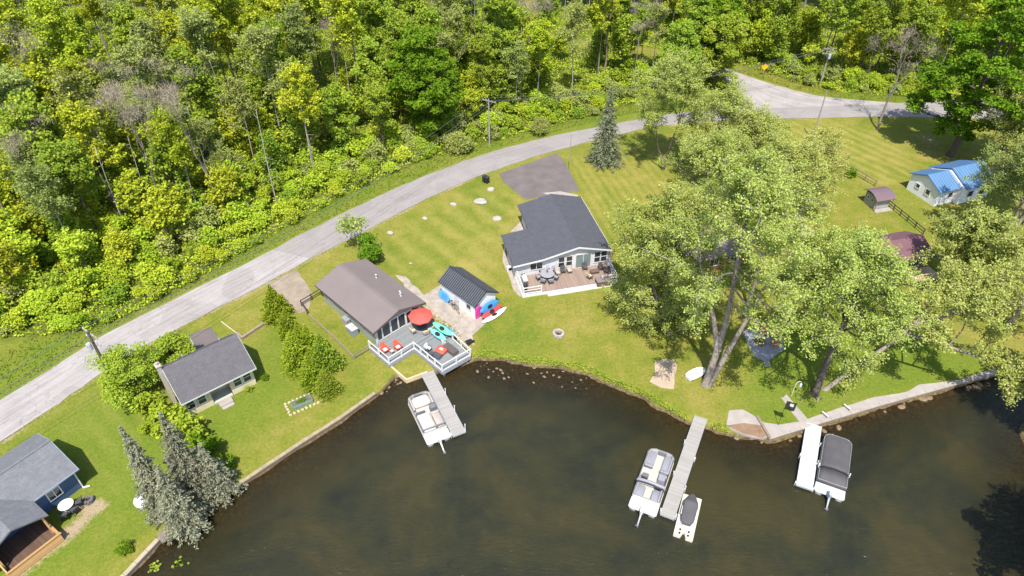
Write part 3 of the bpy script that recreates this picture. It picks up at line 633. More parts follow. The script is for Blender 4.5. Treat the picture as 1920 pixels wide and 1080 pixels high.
# ---------------- the tall trees on the right-hand lawns
lawn_tree((1322, 722), 26.5, 'tall silvery green tree with a forked pale trunk beside the white dinghy', name='silver_maple', seed=4, cb=5.8, rx=7.6, ncl=140, per=360, size=0.185, leaf=LEAF_S, bark=BARK, r0=0.42, cr=1.25, nlimb=34,
    trunks=[[(0, 0, -0.3), (0.5, 0.5, 4.5), (0.9, 1.2, 9.0), (0.6, 1.6, 15), (0.4, 1.5, 21)], [(0.35, 0.1, -0.3), (1.7, 0.6, 4.5), (3.2, 1.4, 9.0), (4.6, 2.2, 14)], [(0.6, 0.5, 4.5), (-0.6, 2.0, 9.0), (-2.6, 3.4, 14.5)]], inner=0.25)
lawn_tree((1238, 592), 17.0, 'broad dark based tree standing nearest the right side of the timber deck', name='silver_maple', seed=7, cb=1.6, rx=6.4, ncl=140, dens=125, extra=[((3.2 + 1.6 * (i % 2)) * math.cos(i * 0.52), (3.0 + 1.5 * (i % 2)) * math.sin(i * 0.52), 1.7 + 1.1 * ((i * 7) % 4)) for i in range(12)] + [((4.6 + (i % 3) * 0.5) * math.cos(2.6 + i * 0.4), 4.8 * math.sin(2.6 + i * 0.4), 2.2 + 0.8 * (i % 3)) for i in range(9)], per=330, size=0.185, leaf=LEAF_S, bark=BARK, r0=0.3, cr=1.2, nlimb=22,
    trunks=[[(0, 0, -0.3), (0.2, 0.3, 3), (0.3, 0.5, 6), (0.1, 0.4, 11)], [(0.2, 0, 0.5), (1.2, 0.4, 4), (2.6, 0.8, 8)], [(-0.2, 0, 0.8), (-1.2, -0.2, 4), (-2.6, 0.2, 7)]])
lawn_tree((1243, 318), 18.0, 'pale feathery tree with crooked dark stems at the roadside right of the lawn spruce', name='silver_maple', seed=9, cb=4.8, rx=5.6, ncl=86, per=230, size=0.185, leaf=LEAF_S, bark=BARKD, r0=0.22, cr=1.25, nlimb=20, inner=0.2,
    extra=[(4.2, 2, 8), (5.5, 1.0, 9.5), (5.0, -1.5, 7.0), (6.0, 3, 10.5), (3.5, -2.5, 10.0), (-2.2, 1.5, 5.5), (6.5, 0.0, 7.5)],
    trunks=[[(0, 0, -0.3), (-0.4, 0, 2.0), (-1.2, 0.3, 3.6), (-1.8, 0.4, 6.5)], [(0.1, 0, 0.4), (0.5, 0.2, 3.5), (1.2, 0.4, 7), (2.2, 0.6, 12)]])
lawn_tree((1322, 348), 15.0, 'pale tree leaning over the road bend in front of the side road', name='silver_maple', seed=12, cb=3.0, rx=5.6, ncl=90, per=230, size=0.185, leaf=LEAF_S, bark=BARK, r0=0.25, cr=1.25, nlimb=18, inner=0.2, lean=(1.0, 0.5))
lawn_tree((1440, 468), 15.5, 'yellowish green tree in the middle of the lawn grove, behind the mauve roofed house', name='silver_maple', seed=15, cb=3.6, rx=6.0, ncl=84, per=270, size=0.185, leaf=LEAF_P, bark=BARK, r0=0.3, cr=1.15, nlimb=24, inner=0.25)
lawn_tree((1400, 575), 17.5, 'slender silvery tree between the forked tree and the mauve roofed house', name='silver_maple', seed=18, cb=6.0, rx=4.4, ncl=50, per=280, size=0.185, leaf=LEAF_S, bark=BARK, r0=0.26, cr=1.1, nlimb=24, inner=0.2)
lawn_tree((1528, 738), 20.0, 'dark trunked shore tree by the end of the concrete path', name='silver_maple', seed=21, cb=5.2, rx=6.4, ncl=115, per=320, size=0.185, leaf=LEAF_S, bark=BARKD, r0=0.42, cr=1.3, nlimb=30, inner=0.2,
    trunks=[[(0, 0, -0.3), (0.3, 0.6, 3.5), (0.6, 1.0, 7.5), (0.9, 1.4, 13), (0.8, 1.4, 18)], [(0.6, 1.0, 6), (-1.5, 1.8, 10), (-3.2, 2.2, 14)]])
lawn_tree((1572, 566), 9.5, 'light green tree left of the maroon roofed cabin', name='silver_maple', seed=24, cb=2.4, rx=4.4, ncl=54, per=280, size=0.185, leaf=LEAF_P, bark=BARK, r0=0.28, cr=1.15, nlimb=22, inner=0.25)
lawn_tree((1305, 440), 15.0, 'bushy pale green tree on the open lawn right of the white lake house', name='silver_maple', seed=26, cb=2.6, rx=6.0, ncl=90, per=280, size=0.185, leaf=LEAF_S, bark=BARK, r0=0.26, cr=1.15, nlimb=22, inner=0.25)
lawn_tree((1500, 400), 12.0, 'light green tree at the edge of the striped right lawn, left of the garden hut', name='silver_maple', seed=27, cb=2.6, rx=4.6, ncl=46, per=270, size=0.185, leaf=LEAF_P, bark=BARK, r0=0.26, cr=1.15, nlimb=22, inner=0.25)
lawn_tree((1392, 372), 13.0, 'light feathery tree between the roadside pale trees and the lawn grove', name='silver_maple', seed=28, cb=2.8, rx=5.2, ncl=74, per=270, size=0.185, leaf=LEAF_S, bark=BARK, r0=0.24, cr=1.1)
# long trunk leaning out over the lawn towards the right
lt = airy('leaning_tree', np.random.default_rng(31), 12.5, 6.0, 5.4, 34, 0.21, LEAF_P, BARK, 0.28, per=100, lean=(15.5, 3.5),
    trunks=[[(0, 0, -0.3), (2.4, 0.5, 2.4), (5.6, 1.4, 5.2), (7.6, 2.3, 6.9), (9.0, 3.4, 8.6), (11.5, 4.2, 9.6)], [(7.6, 2.3, 6.9), (10.5, 2.0, 8.4), (13.5, 2.4, 9.6)], [(6.6, 1.9, 6.2), (9.5, 0.6, 6.0), (12.8, -1.0, 5.6), (14.8, -2.6, 5.0)]],
    extra=[(14.5, -2.4, 5.4), (15.6, -3.2, 4.6), (16.6, -3.4, 4.2), (13.6, -1.4, 6.0), (15.0, -4.0, 3.8), (16.2, -1.8, 5.2), (11.5, 5.0, 10.0), (14.2, 3.0, 10.2), (3.2, 0.2, 3.4), (1.8, -0.8, 2.0)])
b = P(1545, 730); place(lt, (b.x, b.y, 0), 'tree whose long pale trunk leans far out over the lawn to the lake', 'tree')
# right border
lawn_tree((1852, 335), 16.5, 'thin straw coloured tree just right of the blue roofed house', name='deciduous_tree', seed=41, cb=3.5, rx=5.2, ncl=80, per=240, size=0.185, leaf=LEAF_P, bark=BARKD, r0=0.24, cr=1.25, nlimb=20, inner=0.2, bare=14)
lawn_tree((1868, 470), 17.5, 'tall dull olive tree at the picture edge below the blue roofed house', name='deciduous_tree', seed=44, cb=3.0, rx=6.0, ncl=110, per=270, size=0.185, leaf=LEAF_O, bark=BARK, r0=0.34, cr=1.3, nlimb=22, inner=0.2)
lawn_tree((1890, 610), 13.0, 'straw green tree overhanging the far end of the stone lake wall', name='deciduous_tree', seed=47, cb=2.5, rx=5.2, ncl=84, per=290, size=0.185, leaf=LEAF_P, bark=BARK, r0=0.3, cr=1.2, nlimb=20, inner=0.2)
lawn_tree((1782, 545), 11.0, 'round straw coloured tree on the lake side of the maroon roofed cabin', name='deciduous_tree', seed=49, cb=2.2, rx=4.9, ncl=66, per=270, size=0.24, leaf=LEAF_P, bark=BARK, r0=0.2, cr=1.05, nlimb=16, inner=0.25)
lawn_tree((1782, 292), 25.0, 'huge rich green maple standing at the road above the blue roof', name='maple_tree', seed=52, cb=1.8, rx=8.3, ncl=130, per=260, size=0.40, leaf=LEAF_D, bark=BARKD, r0=0.55, cr=1.45, flat=0.5, nlimb=26)
lawn_tree((1902, 430), 18.0, 'pale olive tree on the right edge between the blue roofed house and the lake', name='deciduous_tree', seed=57, cb=3.0, rx=5.6, ncl=100, per=270, size=0.185, leaf=LEAF_P, bark=BARK, r0=0.3, cr=1.25, nlimb=20, inner=0.2)
lawn_tree((1905, 330), 19.0, 'green maple half out of view behind the huge roadside maple', name='maple_tree', seed=55, cb=4.0, rx=6.0, ncl=70, per=230, size=0.37, leaf=LEAF_G, bark=BARKD, r0=0.4, cr=1.4, flat=0.55, nlimb=18)
for q, (x, y, H, rr, lb) in enumerate([(53.0, 41.5, 15.0, 6.2, 'shore tree shading the dark water beyond the end of the lake wall'), (45.8, 25.0, 15.5, 7.2, 'shore tree shading the dark water at the lower right')]):
    o = deciduous('shore_tree', np.random.default_rng(60 + q), H, 3.5, rr, 70, 170, 0.45, LEAF_O, BARK, 0.35, 1.5, nlimb=16); place(o, (x, y, 0), lb, 'tree')
# roadside bare tree, dark maple in the wood edge
bt = bare_tree('bare_tree', np.random.default_rng(71), 13.5, 1.15, BARK, 0.22, 6); b = P(1645, 242); place(bt, (b.x, b.y, 0), 'nearly bare grey tree on the roadside left of the huge maple', 'tree')
b = P(806, 262)
o = deciduous('maple_tree', np.random.default_rng(74), 18.0, 1.2, 5.8, 110, 260, 0.37, LEAF_D, BARKD, 0.4, 1.4, 0.5); place(o, (b.x, b.y, 0), 'big rich green maple with a full rounded crown in the wood edge', 'tree')
# lawn spruce and grey shore spruces
sp = conifer('spruce_tree', np.random.default_rng(81), height_to(P(1133, 308), 168), 3.0, NEEDLE2, BARKD, 34, 12, 0.25, 0.32, 0.35, 25, 0.85)
b = P(1133, 306); place(sp, (b.x, b.y, 0), 'solitary grey green spruce on the lawn beside the road', 'tree')
for k_, (px, vt, rb, lb) in enumerate([((376, 930), 778, 2.3, 'tallest grey spruce in the clump at the lake edge'), ((316, 962), 803, 1.75, 'slim grey spruce leaning over the white canopy'),
        ((412, 918), 838, 2.0, 'squat grey spruce of the lakeside clump nearest the cream cottage lawn'), ((352, 985), 880, 2.1, 'low grey spruce at the lake wall, nearest the water')]):
    b = P(*px); h = height_to(b, vt)
    o = conifer('spruce_tree', np.random.default_rng(90 + k_), h, rb, NEEDLE, BARKD, int(22 + 1.2 * h), 12, 0.21, 0.5, 0.3, 34, 0.8); place(o, (b.x, b.y, 0), lb, 'tree')
# trees around the cream cottage
lawn_tree((262, 742), 6.2, 'round yellow green tree between the utility pole and the cream cottage', name='deciduous_tree', seed=101, cb=0.6, rx=3.3, ncl=60, per=260, size=0.185, leaf=LEAF_G, bark=BARKD, r0=0.2, cr=1.0, nlimb=14)
lawn_tree((335, 700), 4.6, 'small leafy tree tucked behind the cream cottage roof', name='deciduous_tree', seed=103, cb=0.6, rx=2.7, ncl=34, per=230, size=0.24, leaf=LEAF_G, bark=BARKD, r0=0.14, cr=0.9, nlimb=10)
b = P(690, 488); o = deciduous('deciduous_tree', np.random.default_rng(107), 3.6, 0.4, 1.9, 22, 150, 0.26, LEAF_D, BARKD, 0.1, 0.75, nlimb=10); place(o, (b.x, b.y, 0), 'small green tree behind the tan roofed cottage', 'tree')
bt2 = bare_tree('bare_tree', np.random.default_rng(109), 4.6, 1.3, BARK, 0.08, 5, True, LEAF_S); b = P(672, 470); place(bt2, (b.x, b.y, 0), 'thin grey sapling beside the small tree behind the tan roof', 'tree')
ced = cedar('cedar_tree', np.random.default_rng(111), 4.6, 1.35, LEAF_C, 8500, 0.19); ced2 = cedar('cedar_tree', np.random.default_rng(112), 4.6, 1.45, LEAF_G, 7000, 0.20)
CED = [((522, 598), 4.9, 'cedar at the road end of the row left of the tan cottage', 0), ((546, 632), 4.0, 'cedar second from the road in the row left of the tan cottage', 0), ((563, 690), 5.4, 'tall yellow green cedar in the middle of the row', 0), ((585, 668), 4.4, 'cedar behind the tall yellow one in the row', 0),
       ((612, 690), 4.8, 'dark green cedar on the cottage side of the row', 1), ((590, 722), 4.4, 'cedar at the lake end of the row, above the raised bed', 0), ((617, 738), 3.6, 'lowest dark cedar at the lake end of the row', 1), ((568, 655), 3.8, 'low cedar hidden in the row behind its yellow neighbours', 0)]
first = {0: True, 1: True}
for px, h, lb, kd in CED:
    src = ced2 if kd else ced; b = P(*px); s = h / 4.6
    if first[kd]: o = src; first[kd] = False; o['group'] = 'cedars in a row beside the tan cottage'; place(o, (b.x, b.y, 0), lb, 'tree', None, rg.uniform(0, 6), (s * 1.05, s * 1.05, s))
    else: o = dup(src, (b.x, b.y, 0), rg.uniform(0, 6), lb, 'cedars in a row beside the tan cottage', (s * 1.05, s * 1.05, s))
# hedge shrubs below the cream cottage (yellow green, running to the spruces)
hb = bush('shrub', np.random.default_rng(121), 1.5, 2.4, LEAF_C, 1500, 0.27, 18); hd = bush('shrub', np.random.default_rng(122), 1.3, 2.2, LEAF_D, 1300, 0.25, 16)
HB = [((285, 782), 1.2, hb, 'yellow green shrub nearest the chimney of the cream cottage'), ((318, 808), 1.35, hb, 'yellow green shrub at the gable of the cream cottage'), ((355, 832), 1.35, hb, 'yellow green shrub at the front corner of the cream cottage'), ((388, 858), 1.3, hd, 'dark green shrub between the spruces and the cream cottage'),
      ((425, 880), 0.85, hd, 'dark green shrub behind the squat spruce'), ((236, 1035), 0.55, hd, 'small round green shrub alone on the lawn near the lake wall'), ((1593, 332), 0.72, hd, 'clipped dark bush by the rail fence'), ((280, 815), 0.6, hb, 'low straggly shrub left of the cottage hedge'),
      ((468, 735), 0.32, hb, 'pale little shrub by the cream cottage wall'), ((497, 712), 0.35, hd, 'tiny shrub at the right corner of the cream cottage')]
seen = set()
for px, s, src, lb in HB:
    b = P(*px); o = src if src.name not in seen else src.copy()
    if o is not src: COL.objects.link(o)
    seen.add(src.name); place(o, (b.x, b.y, 0), lb, 'shrub', None, rg.uniform(0, 6), s)
wb = bush('willow_shrub', np.random.default_rng(125), 2.7, 3.3, LEAF_O, 5200, 0.22, 34); b = P(862, 283); place(wb, (b.x, b.y, 0), 'rounded olive willow bush between the big maple and the road', 'shrub')
for px, s, lb in [((790, 290), 0.5, 'small olive bush left of the rounded willow bush'), ((1010, 250), 0.75, 'olive willow bush by the roadside pole')]:
    o = wb.copy(); COL.objects.link(o); b = P(*px); place(o, (b.x, b.y, 0), lb, 'shrub', None, 2.0, s)
for q, (px, H, rr, lb) in enumerate([((1338, 168), 15.5, 4.2, 'dense dark tree at the mouth of the side road'), ((1325, 140), 17.0, 4.4, 'dense tall tree just behind the mouth of the side road'), ((1292, 150), 16.0, 4.2, 'green tree between the roadside pale tree and the side road mouth'), ((1345, 112), 17.0, 4.0, 'tall green tree over the hidden bend of the side road'), ((1262, 172), 13.5, 3.8, 'green tree at the wood edge behind the crooked roadside tree')]):
    b = P(*px); o = deciduous('broadleaf_tree', np.random.default_rng(150 + q), H, 0.8, rr, 80, 210, 0.34, LEAF_G if q != 1 else LEAF_D, BARKD, 0.28, 1.2, 0.55); place(o, (b.x, b.y, 0), lb, 'tree')
# ---------------- the wood
PR = {'yellow': [], 'green': [], 'olive': [], 'bare': [], 'snag': [], 'sapling': []}
def prot(k, o): PR[k].append(o); return o
for q in range(3):
    prot('yellow', airy('maple_tree', np.random.default_rng(200 + q), 18 + 1.5 * q, 6.5 + q, 3.1 + 0.25 * q, 31, 0.33, LEAF_Y, BARK, 0.18, per=62, tl=1.5))
    prot('green', airy('broadleaf_tree', np.random.default_rng(210 + q), 16 + 1.5 * q, 4.0 + q, 3.3, 31, 0.33, LEAF_G, BARKD, 0.18, per=62, tl=1.5) if q != 1 else deciduous('broadleaf_tree', np.random.default_rng(211), 16.5, 4.0, 3.6, 58, 165, 0.38, LEAF_G, BARKD, 0.19, 1.15, 0.55, nlimb=12))
    prot('sapling', airy('sapling_tree', np.random.default_rng(250 + q), 6.0 + q, 0.8, 2.1, 22, 0.36, [LEAF_B, LEAF_Y, LEAF_G][q], BARK, 0.07, per=36, tl=1.2))
    prot('olive', airy('aspen_tree', np.random.default_rng(220 + q), 17.5 + q, 6.0 + q, 3.0, 26, 0.30, LEAF_O, BARKW, 0.14, per=44, tl=1.35))
    prot('bare', bare_tree('bare_tree', np.random.default_rng(230 + q), 15 + q, 0.8, BARK, 0.17, 6))
    prot('snag', snag('dead_tree', np.random.default_rng(240 + q), 13 + 2 * q, BARKW, 0.105))
LAB = {('yellow', 0): 'yellow green maple crown in the wood left of the big rounded maple', ('green', 0): 'darker green broadleaf tree among the yellow maples of the left wood', ('olive', 0): 'slim olive aspen in the left wood with a pale trunk', ('bare', 0): 'leafless grey twiggy tree in the left wood', ('snag', 0): 'dead pale trunk among the left wood trees',
       ('yellow', 1): 'yellow green tree in the wood behind the spruce and the road', ('green', 1): 'green broadleaf tree in the wood behind the road bend', ('olive', 1): 'dull olive tree in the wood above the road', ('bare', 1): 'leafless twiggy tree in the wood above the road', ('snag', 1): 'dead pole like trunk standing in the wood above the road',
       ('yellow', 2): 'yellow green tree in the wood beyond the road junction', ('green', 2): 'green broadleaf tree in the wood beyond the road junction', ('olive', 2): 'olive tree in the wood beyond the road junction', ('bare', 2): 'bare grey tree in the wood beyond the road junction', ('snag', 2): 'pale dead trunk in the wood beyond the road junction'}
MIXES = [(('yellow', .36), ('green', .19), ('olive', .22), ('bare', .11), ('snag', .15)), (('yellow', .12), ('green', .33), ('olive', .36), ('bare', .09), ('snag', .14)), (('yellow', .20), ('green', .50), ('olive', .16), ('bare', .10), ('snag', .04))]
pts = []; used_p = set(); rf = np.random.default_rng(77); cand = rf.uniform((-142, 45), (138, 186), (11000, 2))
okf = (sdf(cand[:, 0], cand[:, 1], FOREST) > 3.0) | (sdf(cand[:, 0], cand[:, 1], FOREST_R) > 3.5)
de = np.minimum(seg_dist(cand[:, 0], cand[:, 1], FOREST_EDGE), seg_dist(cand[:, 0], cand[:, 1], BRANCH_MID) + 1)
mp_ = P(806, 262); ntree = 0
for i in range(len(cand)):
    x, y = cand[i]
    if not okf[i] or ntree >= 298: continue
    u, v = proj((x, y, 0)); ut, vt = proj((x, y, 17))
    if not (-140 < ut < 2060) or v < -14 or vt > 900: continue
    zn = 0 if u < 690 else 1 if u < 1375 else 2
    need = (13.0 if u < 560 else 9.0 if u < 700 else 6.0) if zn < 2 else 4.5
    if de[i] < need or seg_dist(x, y, BRANCH_MID) < 5.2: continue
    if math.hypot(x - mp_.x, y - mp_.y) < 6.5: continue
    sp_ = 4.5 if y < 120 else 5.9
    if zn == 1 and u > 1130: sp_ = 3.7
    if any((x - a) ** 2 + (y - b) ** 2 < sp_ ** 2 for a, b in pts): continue
    pts.append((x, y)); r_ = rf.uniform(); kind = None
    for kk, wgt in MIXES[zn]:
        if r_ < wgt: kind = kk; break
        r_ -= wgt
    kind = kind or 'green'; q = rf.integers(3); src = PR[kind][q]; s = rf.uniform(0.82, 1.14)
    edge_k = 0.72 + 0.28 * min(1, (de[i] - need) / 8.0); s *= edge_k
    lb = LAB[(kind, zn)]; grp = lb
    if (kind, q) not in used_p: used_p.add((kind, q)); o = place(src, (x, y, 0), lb, 'tree', grp, rf.uniform(0, 6.28), s)
    else: o = dup(src, (x, y, 0), rf.uniform(0, 6.28), lb, grp, s)
    ntree += 1
for zn, lb in ((0, 'young leafy tree between the shrub belt and the tall left wood'), (1, 'young leafy tree at the foot of the wood above the road bend'), (2, 'young leafy tree in front of the wood beyond the road junction')): LAB[('sapling', zn)] = lb
spt = []; ns_ = 0
for i in range(len(cand)):
    x, y = cand[-1 - i]
    if not okf[-1 - i] or ns_ >= 110: continue
    u, v = proj((x, y, 0)); zn = 0 if u < 690 else 1 if u < 1375 else 2
    if not (-60 < u < 1980) or v < 60 or de[-1 - i] > (30 if zn < 2 else 99) or de[-1 - i] < 7 or (zn == 2 and sdf(np.array([x]), np.array([y]), FOREST_R)[0] > 20): continue
    if seg_dist(x, y, BRANCH_MID) < 5 or math.hypot(x - mp_.x, y - mp_.y) < 6.5 or any((x - a) ** 2 + (y - b) ** 2 < 3.2 ** 2 for a, b in spt) or any((x - a) ** 2 + (y - b) ** 2 < 1.6 ** 2 for a, b in pts): continue
    spt.append((x, y)); q = int(rf.integers(3)); s = rf.uniform(0.75, 1.25); lb = LAB[('sapling', zn)]; src = PR['sapling'][q]
    if ('sapling', q) not in used_p: used_p.add(('sapling', q)); place(src, (x, y, 0), lb, 'tree', lb, rf.uniform(0, 6.28), s)
    else: dup(src, (x, y, 0), rf.uniform(0, 6.28), lb, lb, s)
    ns_ += 1
print('forest trees', ntree, 'young', ns_)
for k, l in PR.items():
    for q, o in enumerate(l):
        if (k, q) not in used_p:
            for c in list(o.children): bpy.data.objects.remove(c)
            bpy.data.objects.remove(o)
# hand-placed bare and forked trunks that show clearly
HERO = [((146, 436), 'bare', 0.85, 'large forked bare tree at the left of the wood'), ((243, 443), 'snag', 1.0, 'broken grey trunk leaning in the shrubs right of the forked bare tree'), ((312, 402), 'bare', 1.0, 'tall bare tree with a pale twin trunk in the left wood'),
        ((412, 395), 'bare', 1.05, 'bare tree with a reddish grey trunk right of the twin trunk'), ((520, 385), 'snag', 1.1, 'thin dead trunk above the shrubs by the road'), ((904, 152), 'bare', 1.0, 'fan shaped bare tree right of the big rounded maple'), ((976, 200), 'snag', 1.05, 'pale dead pole beside the utility pole in the wood'), ((590, 330), 'snag', 1.0, 'dead trunk between the left wood and the big maple'), ((1432, 112), 'snag', 0.9, 'dead trunk behind the yellow road sign')]
for px, kind, s, lb in HERO:
    b = P(*px); src = [o for o in COL.objects if o.get('group', '').startswith(LAB[(kind, 0)]) or o.get('group', '').startswith(LAB[(kind, 1)])][0]
    o = dup(src, (b.x, b.y, 0), rf.uniform(0, 6.28), lb, None, s)
    if 'group' in o: del o['group']
# shrub belt along the wood edge: each bush a thing
BP = [bush('bush', np.random.default_rng(300 + q), 1.7, [2.2, 2.8, 1.8, 2.4][q], [LEAF_B, LEAF_B, LEAF_G, LEAF_O][q], 1900, 0.26, 20) for q in range(4)]
bl = {0: 'yellow green bush', 1: 'tall yellow green bush', 2: 'mid green bush', 3: 'olive bush'}
bz = ['in the shrub belt between the left wood and the road', 'at the wood edge above the road bend', 'on the bank beyond the road junction']
cand = rf.uniform((-100, 30), (110, 150), (14000, 2)); bp = []; nb = 0; ub = set()
inL = sdf(cand[:, 0], cand[:, 1], FOREST); inR = sdf(cand[:, 0], cand[:, 1], FOREST_R)
de = np.minimum(seg_dist(cand[:, 0], cand[:, 1], FOREST_EDGE), 1e9)
deR = np.abs(inR)
for i in range(len(cand)):
    x, y = cand[i]; u, v = proj((x, y, 0))
    if not (-60 < u < 1980) or v > 700 or nb >= 295: continue
    zn = 0 if u < 690 else 1 if u < 1375 else 2
    if zn < 2:
        if inL[i] < 0.7 or de[i] > (21 if u < 560 else 11): continue
    else:
        if inR[i] < 0.8 or inR[i] > 9: continue
    if math.hypot(x - P(862, 283).x, y - P(862, 283).y) < 4.2 or seg_dist(x, y, BRANCH_MID) < 5: continue
    if any((x - a) ** 2 + (y - b) ** 2 < (1.75 if de[i] < 9 else 2.2) ** 2 for a, b in bp): continue
    bp.append((x, y)); q = int(rf.choice(4, p=[.38, .26, .2, .16] if zn == 0 else [.2, .2, .35, .25])); src = BP[q]
    o = src if q not in ub else src.copy()
    if q in ub: COL.objects.link(o)
    ub.add(q); d_ = de[i] if zn < 2 else inR[i]; s = rf.uniform(0.75, 1.3) * (0.6 + 0.4 * min(1, d_ / 5))
    lb = bl[q] + ' ' + bz[zn]; place(o, (x, y, 0), lb, 'bush', 'bushes ' + bz[zn], rf.uniform(0, 6.28), (s, s, s * rf.uniform(0.85, 1.3))); nb += 1
print('bushes', nb)
# undergrowth and verge grass: uncountable
def scatter(name, n, box, test, zfun, size, mat, seed, upb, label):
    r = np.random.default_rng(seed); c = r.uniform((box[0], box[1]), (box[2], box[3]), (n, 2)); k = test(c[:, 0], c[:, 1]); c = c[k]
    z = zfun(c[:, 0], c[:, 1], r); cc = np.concatenate([c, z[:, None]], 1)
    nor = r.normal(size=cc.shape) * 0.8 + np.array([0, 0, upb])
    o = bpy.data.objects.new(name, leaf_mesh(name, mat, cc, nor, size, 0.6, r)); COL.objects.link(o); tag(o, label, name.replace('_', ' '), None, 'stuff'); return o
def vis(x, y):
    d = y * CS + CAMH * SN; u = 960 + FPX * x / d; v = 540 + FPX * (CAMH * CS - y * SN) / d; return (u > -60) & (u < 1980) & (v > -20) & (v < 1100)
scatter('undergrowth', 520000, (-120, 30, 120, 165), lambda x, y: vis(x, y) & ((sdf(x, y, FOREST) > 0.2) | (sdf(x, y, FOREST_R) > 0.2)) & (seg_dist(x, y, BRANCH_MID) > 3.8),
    lambda x, y, r: np.abs(r.normal(size=len(x))) * 0.35 * (1 + wob(x, y, 1.1, 3) * 1.6) + 0.08 + np.clip(wob(x, y, 0.7, 9), 0, 1) * 1.3 * r.uniform(0, 1, len(x)), 0.32, LEAF_B, 401, 0.9, 'low yellow green undergrowth covering the floor of the wood')
edge_all = [FOREST_EDGE, FOREST_R[3:9]]
scatter('verge_grass', 300000, (-90, 20, 110, 130), lambda x, y: vis(x, y) & (sdf(x, y, FOREST) < 1.2) & (np.minimum(seg_dist(x, y, ROAD_HI), seg_dist(x, y, BR_R[:5])) < 6.5) & (np.minimum(seg_dist(x, y, ROAD_HI), seg_dist(x, y, BR_R[:5])) > 0.35) & (sdf(x, y, ROAD_LO + ROAD_HI[::-1]) < -0.2) & (sdf(x, y, BR_L + BR_R[::-1]) < -0.2) & (seg_dist(x, y, ROAD_LO) > 5.5) & (y > x * 0 + 20),
    lambda x, y, r: r.uniform(0.02, 0.32, len(x)) * (0.6 + 0.4 * wob(x, y, 1.5, 4)), 0.24, GRASSM, 402, 0.7, 'long grass on the verge between the road and the wood')
scatter('shore_weeds', 60000, (-8, 30, 32, 56), lambda x, y: (np.abs(seg_dist(x, y, SHORE[12:-12])) < 0.75 + 0.4 * wob(x, y, 1.3, 6)) & (sdf(x, y, SHORE) < 0.05) & (x < 21) & (x > -4.2) & (np.hypot(x - P(1314, 783).x, y - P(1314, 783).y) > 1.3),
    lambda x, y, r: r.uniform(0.0, 0.4, len(x)) * (0.75 + 0.6 * wob(x, y, 1.1, 2)), 0.20, LEAF_G, 403, 0.6, 'weeds growing along the grassy lake bank')
# ================================================================== BUILDINGS
WHITE = M('white paint', (0.62, 0.61, 0.595), 0.5, 0.05, 2.0); CREAM = siding('cream siding', (0.64, 0.55, 0.39)); BLUE = siding('blue siding', (0.05, 0.095, 0.20)); WSID = siding('white siding', (0.58, 0.59, 0.62)); WSIDB = siding('bright white siding', (0.78, 0.78, 0.80)); SAGE = siding('sage siding', (0.30, 0.33, 0.28))
GREYROOF = shingle('grey shingles', (0.105, 0.098, 0.106)); DARKROOF = shingle('slate shingles', (0.078, 0.080, 0.093), 0.14); LTROOF = shingle('light grey shingles', (0.145, 0.148, 0.158), 0.28)
TANROOF = M('tan metal roof', (0.178, 0.145, 0.137), 0.65, 0.09, 0.35); CHARROOF = M('charcoal metal', (0.040, 0.043, 0.052), 0.45, 0.15, 0.5); BLUEROOF = M('blue metal roof', (0.10, 0.20, 0.36), 0.55, 0.12, 0.5); PURPROOF = M('mauve metal roof', (0.155, 0.105, 0.125), 0.55, 0.08, 0.6); MAROON = M('maroon roof', (0.15, 0.075, 0.09), 0.7, 0.15, 0.6)
GLASS = glassmat('dark glass'); GLASSB = glassmat('pale glass', (0.16, 0.21, 0.20)); TRIMG = M('grey trim', (0.24, 0.26, 0.28), 0.6, 0.1)
DECKG = planks('grey deck boards', (0.20, 0.21, 0.215), 0.14, 0.14); DECKB = planks('brown deck boards', (0.265, 0.195, 0.16), 0.14, 0.15); DECKD = planks('dark brown deck boards', (0.11, 0.068, 0.048), 0.14, 0.2); PINE = planks('pine boards', (0.62, 0.36, 0.16), 0.2, 0.14, 2)
WOODW = M('weathered wood', (0.22, 0.18, 0.14), 0.9, 0.3, 3.0); DARKW = M('dark stained wood', (0.075, 0.06, 0.05), 0.85, 0.25, 3.0); BRICK = M('chimney stone', (0.40, 0.35, 0.31), 0.9, 0.3, 6.0); BLACK = M('black plastic', (0.02, 0.02, 0.022), 0.5, 0.2); STEEL = M('galvanised steel', (0.5, 0.5, 0.5), 0.4, 0.1, 3.0, 0.6)
def chevron(y0, y1, ze, zr, th=0.14, yr=0.0, ze2=None):
    return [(y0, ze), (yr, zr), (y1, ze2 if ze2 is not None else ze), (y1, (ze2 if ze2 is not None else ze) - th), (yr, zr - th * 1.08), (y0, ze - th)]
def window(parent, x, y, z, w, h, ang, frame=None, pane=None, mull=(1, 1), name='window', depth=0.05):
    """a framed opening on a wall; ang is the outward direction in the house frame"""
    n = Vector((math.cos(ang), math.sin(ang), 0)); s = Vector((-n.y, n.x, 0)); rz = ang - math.pi / 2
    f = MB(); c = Vector((x, y, z)) + n * depth
    for dz in (-1, 1): f.box(c + Vector((0, 0, dz * (h / 2 + 0.03))), (w + 0.18, 0.07, 0.09), rz)
    for ds in (-1, 1): f.box(c + s * ds * (w / 2 + 0.04), (0.09, 0.066, h - 0.03), rz)
    for i in range(1, mull[0]): f.box(c + s * (w * (i / mull[0] - 0.5)), (0.06, 0.06, h - 0.03), rz)
    for i in range(1, mull[1]): f.box(c + Vector((0, 0, h * (i / mull[1] - 0.5))), (w, 0.056, 0.05), rz)
    o = f.build(name, frame or WHITE, parent)
    p = MB(); p.box(Vector((x, y, z)) + n * (depth - 0.015), (w, 0.02, h), rz); p.build('pane', pane or GLASS, o); return o
